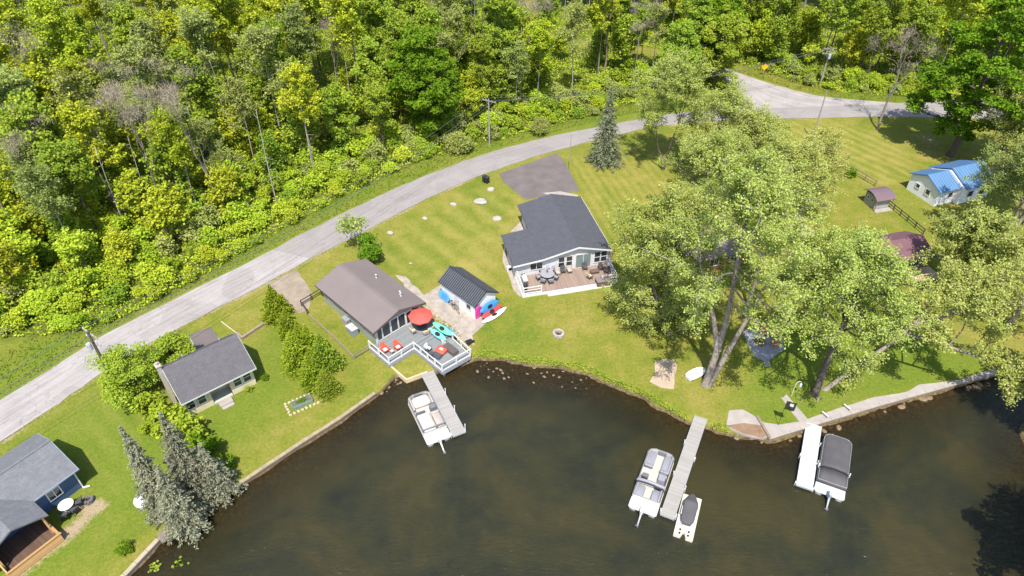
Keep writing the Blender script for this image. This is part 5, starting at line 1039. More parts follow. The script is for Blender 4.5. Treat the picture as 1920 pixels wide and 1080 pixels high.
def pontoon_boat(label, bow, stern, hw, seat, floor, panel, style, group=None):
    a, b = P(*bow, 0.25), P(*stern, 0.25); c = (a + b) / 2; L = (a - b).length; o = thing('pontoon_boat', label, 'boat', (c.x, c.y, WATER_Z), heading(b, a), group)
    xs, xb = -L / 2, L / 2
    for s in (-1, 1):
        m = MB(); m.tube([(xs + 0.1, s * hw * 0.68, 0.12), (xs + 0.5, s * hw * 0.68, 0.12), (xb - 0.9, s * hw * 0.68, 0.12), (xb - 0.4, s * hw * 0.68, 0.18), (xb - 0.05, s * hw * 0.68, 0.30)], [0.26, 0.31, 0.31, 0.22, 0.03], 12); m.build('pontoon', ALU, o, True)
    out = outline(xs, xb, hw, hw * 0.55); m = MB(); m.prism(out, 0.42, 0.52); m.build('deck', HULLW, o)
    xf = xs + (1.05 if style != 'cover' else 1.0)
    fl = outline(xf, xb - 0.12, hw - 0.09, hw * 0.5); m = MB(); m.prism(fl, 0.522, 0.535); m.build('floor', floor, o)
    fe = outline(xf, xb - 0.1, hw - 0.05, hw * 0.52, 6, 0.05); m = MB(); ring_wall(m, fe, 0.52, 1.02, 0.05)
    for p_ in fe[::3]: m.box((p_[0], p_[1], 1.05), (0.06, 0.06, 0.08))
    m.build('fence_panel', panel, o)
    m = MB(); m.tube([(p_[0], p_[1], 1.06) for p_ in fe] + [(fe[0][0], fe[0][1], 1.06)], 0.035, 6); m.build('rail', M('dull grey rail', (0.20, 0.20, 0.21), 0.5), o)
    if style == 'grey':
        sw = 0.78; yb = hw - 0.12 - sw / 2
        for s in (-1, 1):
            m = MB(); l = 1.75 if s > 0 else 1.95; cushion(m, (xb - 0.35 - l / 2, s * yb, 0.53), (l, sw, 0.42)); cushion(m, (xb - 0.35 - l / 2, s * (yb + sw / 2 - 0.07), 0.9), (l, 0.16, 0.26)); cushion(m, (xb - 0.35 - l, s * yb, 0.85), (0.26, sw, 0.3)); m.build('bow_lounge', seat, o, True)
            m = MB(); cushion(m, (xf + 0.68, s * yb, 0.53), (1.25, sw + 0.05, 0.42)); cushion(m, (xf + 0.68, s * (yb + sw / 2 - 0.07), 0.92), (1.25, 0.16, 0.26)); m.build('stern_lounge', seat, o, True)
        m = MB(); m.box((xb - 0.22, -0.05, 0.78), (0.12, 0.75, 0.5)); m.build('bow_gate', SEATD, o)
        m = MB(); m.box((0.3, -0.72, 0.85), (0.75, 0.7, 0.66), taper=0.86); m.box((0.62, -0.72, 1.22), (0.05, 0.62, 0.22), ry=R(-25)); m.build('console', SEATG, o, bevel=0.05)
        for x, y in ((-0.55, -0.66), (0.1, 0.72)):
            m = MB(); cushion(m, (x, y, 0.75), (0.55, 0.58, 0.2)); cushion(m, (x - 0.27, y, 0.9), (0.16, 0.56, 0.5)); m.lathe([(0.2, 0.53), (0.05, 0.56), (0.05, 0.76)], 10, (x, y, 0)); m.build('helm_chair', SEATD, o, True)
    if style == 'white':
        m = MB(); cushion(m, (xb - 0.95, 0, 0.53), (1.3, 2 * hw - 0.7, 0.38)); m.build('bow_lounge', seat, o, True)
        m = MB(); m.tube([(xb - 0.55, -hw * 0.72, 1.0), (xb - 0.22, -hw * 0.35, 1.0), (xb - 0.18, 0, 1.0), (xb - 0.22, hw * 0.35, 1.0), (xb - 0.55, hw * 0.72, 1.0)], 0.07, 6); m.box((xb - 0.22, 0.1, 1.05), (0.1, 0.5, 0.16)); m.build('bow_gate', SEATD, o)
        m = MB()
        for s in (-1, 1): cushion(m, (xb - 1.15, s * (hw - 0.22), 0.8), (1.7, 0.18, 0.32))
        m.build('bow_backrest', TANV, o, True)
        for y, w_, l in ((0.42, 1.25, 2.15), (-0.72, 0.78, 1.9)):
            m = MB(); cushion(m, (-0.85, y, 0.53), (l, w_, 0.50)); cushion(m, (-0.85 + l / 2 - 0.12, y, 0.95), (0.24, w_, 0.22)); m.build('sun_pad', seat if y > 0 else TANV, o, True)
        m = MB(); m.box((0.75, -0.75, 0.86), (0.62, 0.62, 0.68), taper=0.85); m.box((1.0, -0.75, 1.26), (0.04, 0.56, 0.25), ry=R(-25)); m.build('console', SEATD, o, bevel=0.04)
        m = MB(); m.tube([(0.62, 0.1, 1.0), (0.6, 0.7, 1.05), (0.75, hw - 0.2, 1.0)], 0.06, 6); m.box((0.66, 0.55, 0.75), (0.2, 0.9, 0.4)); m.build('boarding_frame', SEATD, o)
        m = MB(); m.tube([(xf + 0.3, -hw + 0.08, 1.05), (xf + 0.25, -hw + 0.1, 1.2), (xf + 0.2, 0, 1.26), (xf + 0.25, hw - 0.1, 1.2), (xf + 0.3, hw - 0.08, 1.05)], 0.07, 7); m.build('bimini_top', SEATD, o)
        for y in (-0.88, -0.5, 0.5, 0.88): m = MB(); m.box((xs + 0.45, y, 0.64), (0.5, 0.3, 0.2)); m.build('stern_hatch', HULLW, o, bevel=0.03)
    if style == 'grey':
        m = MB(); pts_ = [(xf + 1.45, -hw - 0.05, 1.1), (xf + 1.5, -hw + 0.1, 1.32), (xf + 1.5, -0.3, 1.4), (xf + 1.5, 0.3, 1.4), (xf + 1.5, hw - 0.1, 1.32), (xf + 1.45, hw + 0.05, 1.1)]; m.tube(pts_, [0.08, 0.15, 0.13, 0.13, 0.15, 0.08], 8); bm_ = m.build('bimini_top', SEATG, o, True)
        m = MB(); m.tube([(p_[0] - 0.2, p_[1], p_[2] - 0.1) for p_ in pts_], 0.045, 6); m.tube([(xf + 0.9, -hw + 0.02, 1.05), pts_[1]], 0.02, 4); m.tube([(xf + 0.9, hw - 0.02, 1.05), pts_[-2]], 0.02, 4); m.build('bimini_frame', BLACK, bm_)
    if style == 'cover':
        xm = xf + 1.45; secs = []
        def sec(x, h_, k=1.0): return [(x, -hw * k, 0.66), (x, -hw * k, 1.02), (x, -hw * 0.7 * k, 1.02 + h_ * 0.75), (x, 0, 1.02 + h_), (x, hw * 0.7 * k, 1.02 + h_ * 0.75), (x, hw * k, 1.02), (x, hw * k, 0.66)]
        m = MB(); m.loft([sec(xm - 0.05, 0.35), sec(xm + 0.5, 0.32), sec(xm + 1.5, 0.26), sec(xb - 0.75, 0.16), sec(xb - 0.3, 0.08, 0.94), sec(xb, 0.0, 0.72)]); m.build('boat_cover', CANVAS, o, True)
        m = MB(); m.loft([sec(xf - 0.05, 0.05), sec(xf + 0.5, 0.20), sec(xm - 0.14, 0.28)]); m.build('stern_cover', CANVAS, o, True)
        m = MB(); m.tube([(xm - 0.1, -hw - 0.02, 1.05), (xm - 0.1, -hw * 0.7, 1.35), (xm - 0.1, 0, 1.43), (xm - 0.1, hw * 0.7, 1.35), (xm - 0.1, hw + 0.02, 1.05)], 0.05, 6); m.build('bimini_frame', BLACK, o)
        for s in (-1, 1): m = MB(); m.tube([(xm - 0.05, s * (hw + 0.04), 0.9), (xm + 0.05, s * (hw + 0.06), 1.35)], 0.06, 6); m.build('tower_light', WHITE, o)
    m = MB()
    m.box((xs + 0.35, 0, 0.56), (0.5, hw * 1.7, 0.07))
    m.build('swim_platform', HULLW, o, bevel=0.02)
    outboard(o, xs - 0.05, 0.42, 60, WHITE if style != 'cover' else M('blue grey cowl', (0.35, 0.42, 0.52), 0.3))
    return o
pontoon_boat('white pontoon boat with cream loungers at the dock below the grey deck', (783, 741), (824, 824), 1.22, SEATW, FLOORC, HULLW, 'white')
pontoon_boat('pontoon boat with light grey seats and a furled canopy beside the long dock', (1242, 849), (1204, 957), 1.25, SEATG, FLOORC, HULLW, 'grey')
pontoon_boat('pontoon boat wrapped in a charcoal cover at the bright white dock', (1571, 822), (1556, 927), 1.25, SEATG, FLOORC, HULLW, 'cover')
# covered watercraft on its drive-on float
fa_, fb_ = P(1299, 929, 0), P(1281, 1006, 0); fc = (fa_ + fb_) / 2; FL = (fa_ - fb_).length; hd = heading(fb_, fa_)
o = thing('floating_platform', 'cream drive-on float carrying the covered watercraft at the end of the long dock', 'float', (fc.x, fc.y, WATER_Z), hd)
m = MB(); hw = 0.82; m.prism([(-FL / 2, -hw), (-FL / 2, -0.22), (-FL / 2 + 0.5, -0.06), (-FL / 2 + 0.5, 0.06), (-FL / 2, 0.22), (-FL / 2, hw), (FL / 2, hw), (FL / 2, 0.3), (FL / 2 - 0.35, 0), (FL / 2, -0.3), (FL / 2, -hw)], -0.1, 0.36); m.build('float', M('cream plastic', (0.58, 0.53, 0.42), 0.5, 0.05), o, bevel=0.05)
for x in (-FL / 2 + 0.25, -FL / 2 + 0.6):
    for s in (-1, 1): m = MB(); m.lathe([(0.09, 0), (0.09, 0.1), (0.05, 0.12)], 10, (x, s * 0.36, 0.36)); m.build('roller', BLACK, o)
o = thing('jet_ski', 'covered personal watercraft under a grey cloth on the cream float', 'watercraft', (fc.x + 0.35 * math.cos(hd), fc.y + 0.35 * math.sin(hd), WATER_Z + 0.34), hd)
def rsec(x, w_, zt, zb=0.0, e=0.6): return [(x, 1.1 * w_ * math.copysign(abs(math.cos(a)) ** e, math.cos(a)), (zt + zb) / 2 + (zt - zb) / 2 * math.copysign(abs(math.sin(a)) ** e, math.sin(a))) for a in [2 * math.pi * i / 14 for i in range(14)]]
m = MB(); m.loft([rsec(-1.4, 0.42, 0.32), rsec(-0.7, 0.56, 0.38), rsec(0.4, 0.58, 0.42), rsec(1.0, 0.45, 0.48, 0.06), rsec(1.5, 0.2, 0.5, 0.2), rsec(1.68, 0.05, 0.45, 0.3)]); m.build('hull', WHITE, o, True)
m = MB(); m.loft([rsec(-1.42, 0.36, 0.5, 0.2), rsec(-1.1, 0.5, 0.66, 0.2), rsec(-0.5, 0.56, 0.82, 0.22), rsec(0.1, 0.57, 0.78, 0.25), rsec(0.35, 0.58, 1.02, 0.25), rsec(0.62, 0.55, 1.0, 0.25), rsec(0.95, 0.46, 0.72, 0.28), rsec(1.45, 0.26, 0.6, 0.32), rsec(1.72, 0.07, 0.5, 0.36)]); m.build('cover', CANVAS, o, True)
for s in (-1, 1): m = MB(); m.box((-0.3, s * 0.60, 0.56), (0.8, 0.10, 0.06)); m.build('side_trim', WHITE, o)
# dinghy, kayaks, boards
def hull_boat(name, label, cat, loc, rz, L, hw, h_, mat, mat2, tilt=0.0, group=None):
    o = thing(name, label, cat, loc, rz, group); o.rotation_euler = (tilt, 0, rz); m = MB(); xs = [-1, -0.96, -0.6, 0, 0.5, 0.82, 1.0]; ws = [0.70, 0.78, 0.95, 1.0, 0.86, 0.5, 0.05]
    m.loft([[(x * L / 2, w_ * hw * k, zz + 0.10 * h_ * max(0, x) ** 2) for k, zz in ((-1, h_), (-0.93, h_ * 0.5), (-0.6, 0.02), (0.6, 0.02), (0.93, h_ * 0.5), (1, h_), (0.9, h_), (0.8, h_ * 0.35), (-0.8, h_ * 0.35), (-0.9, h_))] for x, w_ in zip(xs, ws)]); m.build('hull', mat, o, True)
    m = MB()
    for x in (-0.55, 0.1): m.box((x * L / 2, 0, h_ * 0.8), (0.28, hw * 1.7, 0.05))
    m.build('bench', mat2, o); m = MB(); m.box((-L / 2 - 0.01, 0, h_ * 0.55), (0.05, hw * 1.35, h_ * 0.8)); m.build('transom', mat2, o); return o
a = P(1305, 704); hull_boat('dinghy', 'small white dinghy drawn up on the grass by the forked pale trunk', 'dinghy', (a.x, a.y, 0.02), heading(P(1287, 713), P(1322, 695)), 2.3, 0.58, 0.45, M('white gelcoat', (0.80, 0.80, 0.80), 0.3, 0.05), M('pale trim', (0.62, 0.68, 0.74), 0.5))
def kayak(label, loc, rz, L, hw, col, name='kayak', cat='kayak', tilt=0.0, group=None, col2=None, pitch=0.0):
    o = thing(name, label, cat, loc, rz, group); o.rotation_euler = (tilt, pitch, rz); m = MB(); xs = [-1, -0.9, -0.6, -0.2, 0.2, 0.6, 0.9, 1.0]; ws = [0.04, 0.35, 0.8, 1.0, 1.0, 0.8, 0.35, 0.04]
    def ks(x, w_): return [(x * L / 2, hw * w_ * math.cos(2 * math.pi * i / 10), 0.17 + 0.08 * x * x + 0.15 * (0.45 + 0.55 * w_) * math.sin(2 * math.pi * i / 10)) for i in range(10)]
    mm = [M('kayak plastic %s' % name_of(col), col, 0.35, 0.06)]
    if col2: mm.append(M('kayak plastic %s' % name_of(col2), col2, 0.35, 0.06))
    secs = [ks(x, w_) for x, w_ in zip(xs, ws)]
    m.loft(secs)
    if col2: m.mi = [1 if (f[0] // 10) < 3 else 0 for f in m.f]
    m.build('hull', mm, o, True)
    m = MB(); m.lathe([(0.001, 0), (0.20, 0.0), (0.23, 0.03), (0.19, 0.04)], 12, (0, 0, 0.30)); c = m.build('cockpit', BLACK, o); c.scale = (1.7, 1, 1); return o
def name_of(c): return '%d %d %d' % tuple(int(x * 100) for x in c)
def board(label, loc, rz, L, hw, col, tilt, name='paddle_board', pitch=0.0):
    o = thing(name, label, 'paddle board', loc, rz); o.rotation_euler = (tilt, pitch, rz); m = MB(); pts_ = []
    for i in range(24): a_ = 2 * math.pi * i / 24; pts_.append((L / 2 * math.copysign(abs(math.cos(a_)) ** 0.8, math.cos(a_)), hw * math.copysign(abs(math.sin(a_)) ** 0.75, math.sin(a_))))
    m.prism(pts_, -0.05, 0.05); m.build('board', M('board %s' % name_of(col), col, 0.4, 0.08), o, bevel=0.02); m = MB(); m.box((0.1, 0, 0.056), (L * 0.5, hw * 1.3, 0.012)); m.build('deck_pad', M('board pad %s' % name_of(col), k3(col, 0.75), 0.8, 0.1), o); return o
s45 = R(-45.5)
SR = s45 + math.pi / 2          # along the shed front
kayak('blue kayak on the top rack of the boat shed front', SHED(3.25, 0.15, 1.15), SR, 2.9, 0.50, (0.04, 0.22, 0.58), tilt=R(66))
kayak('red kayak on the lower rack of the boat shed front', SHED(3.5, 0.25, 0.42), SR, 3.1, 0.44, (0.62, 0.06, 0.06), tilt=R(55))
kayak('white and turquoise kayak lying on the gravel in front of the boat shed', SHED(4.1, 0.3, 0.0), SR, 3.8, 0.42, (0.74, 0.78, 0.78), col2=None)
board('pink paddle board standing on end at the corner of the boat shed', SHED(3.1, -1.3, 1.0), s45, 2.0, 0.42, (0.75, 0.06, 0.34), 0, pitch=R(-84))
board('bright blue board leaning at the far end of the boat shed wall', SHED(-2.1, -1.95, 0.62), s45, 1.9, 0.62, (0.10, 0.36, 0.72), R(78))
m = MB(); 
for y in (-0.7, 0.9): m.box((3.1, y, 0.95), (0.5, 0.06, 0.06)); m.box((3.1, y, 0.5), (0.6, 0.06, 0.06)); m.box((3.0, y, 0.8), (0.06, 0.06, 1.3))
rk = thing('kayak_rack', 'timber kayak rack on the lake end of the boat shed', 'rack', SHED(0, 0, 0), s45); m.build('rack_frame', WOODW, rk)
def bicycle(label, loc, rz, col):
    o = thing('bicycle', label, 'bicycle', loc, rz)
    for x in (-0.5, 0.5):
        m = MB(); ring = [(x + 0.32 * math.cos(2 * math.pi * i / 16), 0, 0.33 + 0.32 * math.sin(2 * math.pi * i / 16)) for i in range(17)]; m.tube(ring, 0.022, 5, False)
        for i in range(0, 16, 2): m.tube([(x, 0, 0.33), ring[i]], 0.004, 3, False)
        m.build('wheel', BLACK, o)
    m = MB(); B = (-0.08, 0, 0.32); S = (-0.2, 0, 0.78); Hd = (0.34, 0, 0.82)
    for p_, q_ in ((B, S), (B, Hd), (S, Hd), ((-0.5, 0, 0.33), B), ((-0.5, 0, 0.33), S), ((0.5, 0, 0.33), Hd)): m.tube([p_, q_], 0.018, 5)
    m.build('frame', col, o); m = MB(); m.box((-0.22, 0, 0.87), (0.25, 0.13, 0.06)); m.build('saddle', BLACK, o); m = MB(); m.tube([(0.28, -0.27, 0.98), (0.33, 0, 0.95), (0.28, 0.27, 0.98)], 0.016, 5); m.build('handlebar', BLACK, o); return o
bicycle('dark bicycle parked against the long wall of the boat shed', SHED(-0.4, -2.0, 0.02), s45 + 0.1, M('dark bicycle paint', (0.05, 0.05, 0.06), 0.4))
bicycle('beige bicycle parked in front of the dark one at the boat shed wall', SHED(0.35, -2.3, 0.02), s45 - 0.15, M('beige bicycle paint', (0.45, 0.36, 0.25), 0.4))
# ---- chairs and tables
RED = M('red painted slats', (0.62, 0.095, 0.05), 0.55, 0.12); REDF = M('red canopy cloth', (0.54, 0.085, 0.065), 0.7, 0.08); BEIGE = M('beige cushion', (0.50, 0.42, 0.26), 0.85, 0.15); WICKER = M('brown wicker', (0.13, 0.095, 0.08), 0.85, 0.3, 6.0); GREYM = M('grey metal', (0.28, 0.28, 0.30), 0.5, 0.1); CHARC = M('charcoal fabric', (0.07, 0.07, 0.08), 0.85, 0.2); ORANGE = M('weathered orange slats', (0.50, 0.16, 0.07), 0.7, 0.2)
def adirondack(label, loc, rz, mat, pad=None, group=None):
    o = thing('adirondack_chair', label, 'chair', loc, rz, group)     # faces +x
    m = MB()
    for i in range(5): m.box((-0.22 + 0.13 * i, 0, 0.30 + 0.03 * i), (0.115, 0.52, 0.025), 0, 0, R(-12))
    m.build('seat', mat, o); m = MB()
    for i in range(5): m.box((-0.42, -0.22 + 0.11 * i, 0.66), (0.025, 0.098, 0.80 - 0.07 * abs(i - 2)), 0, 0, R(-22))
    m.build('backrest', mat, o)
    for s in (-1, 1):
        m = MB(); m.box((0, s * 0.34, 0.56), (0.72, 0.13, 0.03)); m.build('armrest', mat, o)
        m = MB(); m.box((0.30, s * 0.30, 0.28), (0.09, 0.03, 0.56)); m.build('leg', mat, o); m = MB(); m.box((-0.38, s * 0.30, 0.24), (0.09, 0.03, 0.48), 0, 0, R(-10)); m.build('leg', mat, o)
    if pad: m = MB(); cushion(m, (0.02, 0, 0.39), (0.42, 0.44, 0.08)); m.build('cushion', pad, o, True)
    return o
def patio_chair(label, loc, rz, frame, pad, group=None, back=0.5):
    o = thing('patio_chair', label, 'chair', loc, rz, group)
    m = MB(); m.box((0, 0, 0.40), (0.52, 0.54, 0.06)); m.build('seat', frame, o); m = MB(); cushion(m, (0.01, 0, 0.43), (0.5, 0.5, 0.10)); m.build('cushion', pad, o, True)
    m = MB(); m.box((-0.29, 0, 0.45 + back / 2), (0.07, 0.54, back), 0, 0, R(-12)); m.build('backrest', pad, o)
    for s in (-1, 1):
        m = MB(); m.box((-0.02, s * 0.30, 0.62), (0.52, 0.06, 0.035)); m.build('armrest', frame, o)
        for x in (-0.22, 0.22): m = MB(); m.box((x, s * 0.27, 0.2), (0.045, 0.045, 0.40)); m.build('leg', frame, o)
    return o
def round_table(label, loc, r, h_, top, base, k=20):
    o = thing('round_table', label, 'table', loc); m = MB(); m.lathe([(r * 0.97, h_ - 0.05), (r, h_ - 0.03), (r, h_ - 0.01), (r * 0.97, h_)], k); m.build('tabletop', top, o)
    m = MB(); m.lathe([(0.32, 0), (0.3, 0.04), (0.06, 0.08), (0.05, h_ - 0.05)], 10); m.build('pedestal', base, o); return o
def umbrella(label, loc, r, h_, mat, tiltx=0.0, k=8, name='parasol'):
    o = thing(name, label, 'parasol', loc); m = MB(); prof_ = [(r, h_ - 0.42), (r * 0.62, h_ - 0.19), (r * 0.25, h_ - 0.05), (0.02, h_)]
    m.lathe(prof_ + [(0.02, h_ - 0.02), (r * 0.25, h_ - 0.08), (r * 0.62, h_ - 0.22), (r, h_ - 0.45)], k, cap=False); m.add([(r * math.cos(a) * s, r * math.sin(a) * s, h_ - 0.42 - dz) for a in [2 * math.pi * i / k for i in range(k)] for s, dz in ((1.0, 0), (1.0, 0.12))], [(2 * i, 2 * ((i + 1) % k), 2 * ((i + 1) % k) + 1, 2 * i + 1) for i in range(k)])
    c = m.build('canopy', mat, o); m = MB(); m.lathe([(0.02, 0), (0.04, 0.03), (0.03, 0.1)], 8, (0, 0, h_)); m.build('finial', mat, c)
    m = MB()
    for i in range(k): a = 2 * math.pi * i / k; m.tube([(0.03 * math.cos(a), 0.03 * math.sin(a), h_ - 0.06), (r * math.cos(a), r * math.sin(a), h_ - 0.46)], 0.012, 4)
    m.build('ribs', GREYM, o); m = MB(); m.tube([(0, 0, 0), (0, 0, h_ - 0.03)], 0.028, 8); m.build('pole', GREYM, o); m = MB(); m.lathe([(0.28, 0), (0.26, 0.06), (0.05, 0.10)], 12); m.build('base', CHARC, o); return o
def on(u, v, z, zf): p_ = P(u, v, z); return (p_.x, p_.y, zf)
# grey deck at the tan cottage
for u, v, lb in ((722, 655, 'red slatted chair with a white cushion nearest the corner of the grey deck railing'), (746, 650, 'red slatted chair with a white cushion further from the railing corner on the grey deck')):
    adirondack(lb, on(u, v, 0.9, DZ), s45 + R(-5), RED, WHITE)
m = MB()
o = thing('side_table', 'little low table between the two red slatted chairs', 'table', on(735, 659, 0.8, DZ), s45); m.box((0, 0, 0.4), (0.4, 0.4, 0.04)); m.build('tabletop', TANV, o); m = MB()
for x, y in ((-.16, -.16), (.16, -.16), (.16, .16), (-.16, .16)): m = MB(); m.box((x, y, 0.19), (0.04, 0.04, 0.38)); m.build('leg', WOODW, o)
up = on(788, 588, 2.85, DZ); umbrella('red octagonal parasol open over the table on the grey deck', up, 1.38, 2.45, REDF)
round_table('dark round table beneath the red parasol', (up[0] + 0.05, up[1] - 0.15, DZ), 0.55, 0.72, CHARC, GREYM)
for q, lb in ((215, 'beige cushioned chair on the cottage side of the red parasol'), (-60, 'beige cushioned chair on the lake side of the red parasol'), (-20, 'beige cushioned chair on the kayak side of the red parasol')):
    a = R(q); patio_chair(lb, (up[0] + 1.05 * math.cos(a), up[1] + 1.0 * math.sin(a) - 0.1, DZ), a + math.pi, GREYM, BEIGE)
kr = R(-50); p0 = on(826, 616, 1.35, DZ)
kayak('green and blue kayak resting along the right edge of the grey deck', (p0[0] + 0.25, p0[1] + 0.15, DZ + 0.55), s45 + R(4), 3.1, 0.40, (0.16, 0.62, 0.36), tilt=R(28), col2=None)
kayak('aqua kayak beside the green one on the grey deck', (p0[0] - 0.2, p0[1] - 0.55, DZ + 0.35), s45 + R(2), 2.7, 0.36, (0.18, 0.62, 0.66), tilt=R(25))
kayak('blue kayak behind the green one on the grey deck', (p0[0] + 0.85, p0[1] - 0.05, DZ + 0.5), s45 + R(6), 2.6, 0.34, (0.06, 0.32, 0.70), tilt=R(28))
o = thing('kayak_rack', 'low timber rack under the green and aqua kayaks', 'rack', (p0[0] + 0.1, p0[1] - 0.2, DZ), s45); m = MB()
for x in (-0.8, 0.8): m.box((x, 0, 0.33), (0.08, 1.7, 0.08)); m.box((x, -0.7, 0.16), (0.07, 0.07, 0.32)); m.box((x, 0.7, 0.16), (0.07, 0.07, 0.32))
m.build('rack_frame', WOODW, o)
o = thing('ottoman', 'square red upholstered ottoman with a white tray on the lower grey deck', 'ottoman', on(827, 657, 0.75, DZ), s45 + R(12)); m = MB(); cushion(m, (0, 0, 0.08), (1.15, 1.15, 0.36)); m.build('seat', RED, o, True); m = MB(); m.box((0, 0, 0.05), (1.0, 1.0, 0.1)); m.build('base', CHARC, o); m = MB(); m.box((0.0, 0.03, 0.46), (0.4, 0.28, 0.03)); m.build('tray', WHITE, o)
o = thing('fire_table', 'low slate blue fire table in the corner of the lower grey deck', 'table', on(820, 668, 0.65, DZ), s45 + R(10)); m = MB(); m.box((0, 0, 0.2), (0.9, 0.6, 0.38), taper=0.94); m.build('body', M('slate blue metal', (0.10, 0.11, 0.15), 0.5), o); m = MB(); m.box((0, 0, 0.41), (0.96, 0.66, 0.04)); m.box((0, 0, 0.435), (0.5, 0.2, 0.02)); m.build('tabletop', CHARC, o)
patio_chair('black chair with a white towel on the lower grey deck', on(803, 655, 0.8, DZ), s45 + R(15), CHARC, WHITE); patio_chair('dark chair beside the slate blue fire table', on(808, 664, 0.8, DZ), s45 + R(40), CHARC, CHARC)
o = thing('deck_box', 'dark brown storage bench along the kayak side of the lower grey deck', 'bench', on(845, 655, 0.8, DZ), s45); m = MB(); m.box((0, 0, 0.24), (1.7, 0.75, 0.46)); m.build('body', WICKER, o, bevel=0.02); m = MB(); m.box((0, 0, 0.5), (1.76, 0.8, 0.05)); m.build('lid', M('dark brown lid', (0.10, 0.08, 0.075), 0.7), o, bevel=0.01)
o = thing('cooler', 'small white cool box beside the dark storage bench', 'cooler', on(832, 638, 0.8, DZ), 0.4); m = MB(); m.box((0, 0, 0.18), (0.5, 0.34, 0.34)); m.build('body', WHITE, o, bevel=0.02); m = MB(); m.box((0, 0, 0.38), (0.54, 0.38, 0.05)); m.build('lid', WHITE, o)
# white lake house deck
HZ = 0.30; hr = R(13.5)
o = thing('gas_grill', 'stainless gas grill at the left end of the brown deck', 'grill', on(984, 524, 1.0, HZ), hr + R(90)); m = MB(); m.box((0, 0, 0.42), (1.1, 0.55, 0.75)); m.build('cabinet', STEEL, o, bevel=0.02); m = MB(); m.prof([(-0.3, 0.8), (0.3, 0.8), (0.28, 1.0), (0.1, 1.15), (-0.2, 1.12)], -0.42, 0.42); m.build('hood', WHITE, o); m = MB(); m.box((0.75, 0, 0.82), (0.4, 0.5, 0.04)); m.box((-0.75, 0, 0.82), (0.4, 0.5, 0.04)); m.build('side_shelf', CHARC, o); m = MB(); m.box((0, -0.34, 0.95), (0.6, 0.03, 0.03)); m.build('handle', STEEL, o)
o = thing('smoker', 'black smoker standing by the railing in front of the gas grill', 'smoker', on(985, 540, 0.7, HZ), hr); m = MB(); m.lathe([(0.22, 0.3), (0.27, 0.45), (0.27, 0.85), (0.2, 1.0), (0.04, 1.05)], 14); m.build('barrel', BLACK, o, True); m = MB()
for i in range(3): m.tube([(0.24 * math.cos(i * 2.1), 0.24 * math.sin(i * 2.1), 0), (0.2 * math.cos(i * 2.1), 0.2 * math.sin(i * 2.1), 0.4)], 0.02, 5)
m.build('leg_frame', BLACK, o)
tp = on(1026, 513, 1.0, HZ); round_table('grey round dining table on the brown deck', tp, 0.85, 0.74, GREYM, CHARC, 24)
o = thing('parasol', 'furled grey parasol standing in the dining table on the brown deck', 'parasol', (tp[0], tp[1], HZ)); m = MB(); m.tube([(0, 0, 0), (0, 0, 2.2)], 0.025, 6); m.build('pole', GREYM, o); m = MB(); m.lathe([(0.09, 1.15), (0.12, 1.5), (0.10, 2.0), (0.03, 2.25)], 10); m.build('canopy', M('lilac grey cloth', (0.40, 0.37, 0.40), 0.8), o, True)
for q, w_ in ((-160, 'left end'), (-115, 'near left side'), (-70, 'near side'), (-20, 'right end'), (60, 'far right side'), (125, 'far left side')):
    a = R(q); patio_chair('grey dining chair at the %s of the round table on the brown deck' % w_, (tp[0] + 1.12 * math.cos(a), tp[1] + 1.12 * math.sin(a), HZ), a + math.pi, CHARC, GREYM)
for u, v, lb in ((1046, 510, 'beige armchair leftmost along the white house wall'), (1056, 506, 'dark armchair between two beige ones at the white house wall'), (1068, 506, 'beige armchair beside the sliding door of the white house')):
    patio_chair(lb, on(u, v, 0.8, HZ), hr - math.pi / 2, CHARC if 'dark' in lb else WOODW, CHARC if 'dark' in lb else TANV)
for u, v, rz_, lb in ((1097, 500, -90, 'wicker armchair right of the sliding door'), (1106, 517, 20, 'wicker armchair facing the low wicker table'), (1127, 500, -90, 'wicker armchair against the wall at the right end of the brown deck'), (1137, 506, 180, 'wicker armchair at the right railing of the brown deck')):
    patio_chair(lb, on(u, v, 0.8, HZ), hr + R(rz_), WICKER, CHARC if rz_ != 20 else BEIGE)
o = thing('coffee_table', 'low wicker table among the wicker armchairs', 'table', on(1115, 507, 0.7, HZ), hr); m = MB(); m.box((0, 0, 0.36), (1.1, 0.65, 0.05)); m.build('tabletop', WICKER, o); m = MB(); m.box((0, 0, 0.17), (0.95, 0.5, 0.33)); m.build('base', WICKER, o)
o = thing('wicker_bar', 'big brown wicker storage chest outside the right corner of the brown deck', 'chest', on(1131, 522, 1.0, 0.03), hr); m = MB(); m.box((0, 0, 0.42), (1.65, 0.95, 0.8)); m.build('body', WICKER, o, bevel=0.02); m = MB(); m.box((0, 0, 0.85), (1.72, 1.02, 0.06)); m.build('lid', M('chest lid', (0.20, 0.16, 0.155), 0.7, 0.15), o, bevel=0.01)
o = thing('heat_pump', 'small white air conditioner unit at the left wall of the white lake house', 'air conditioner', on(955, 503, 0.4, 0.02), hr); m = MB(); m.box((0, 0, 0.35), (0.7, 0.35, 0.65)); m.build('casing', WHITE, o, bevel=0.02); m = MB(); m.lathe([(0.24, 0), (0.24, 0.02)], 14); f_ = m.build('fan_grille', BLACK, o); f_.rotation_euler = (R(90), 0, 0); f_.location = (0.08, -0.18, 0.36)
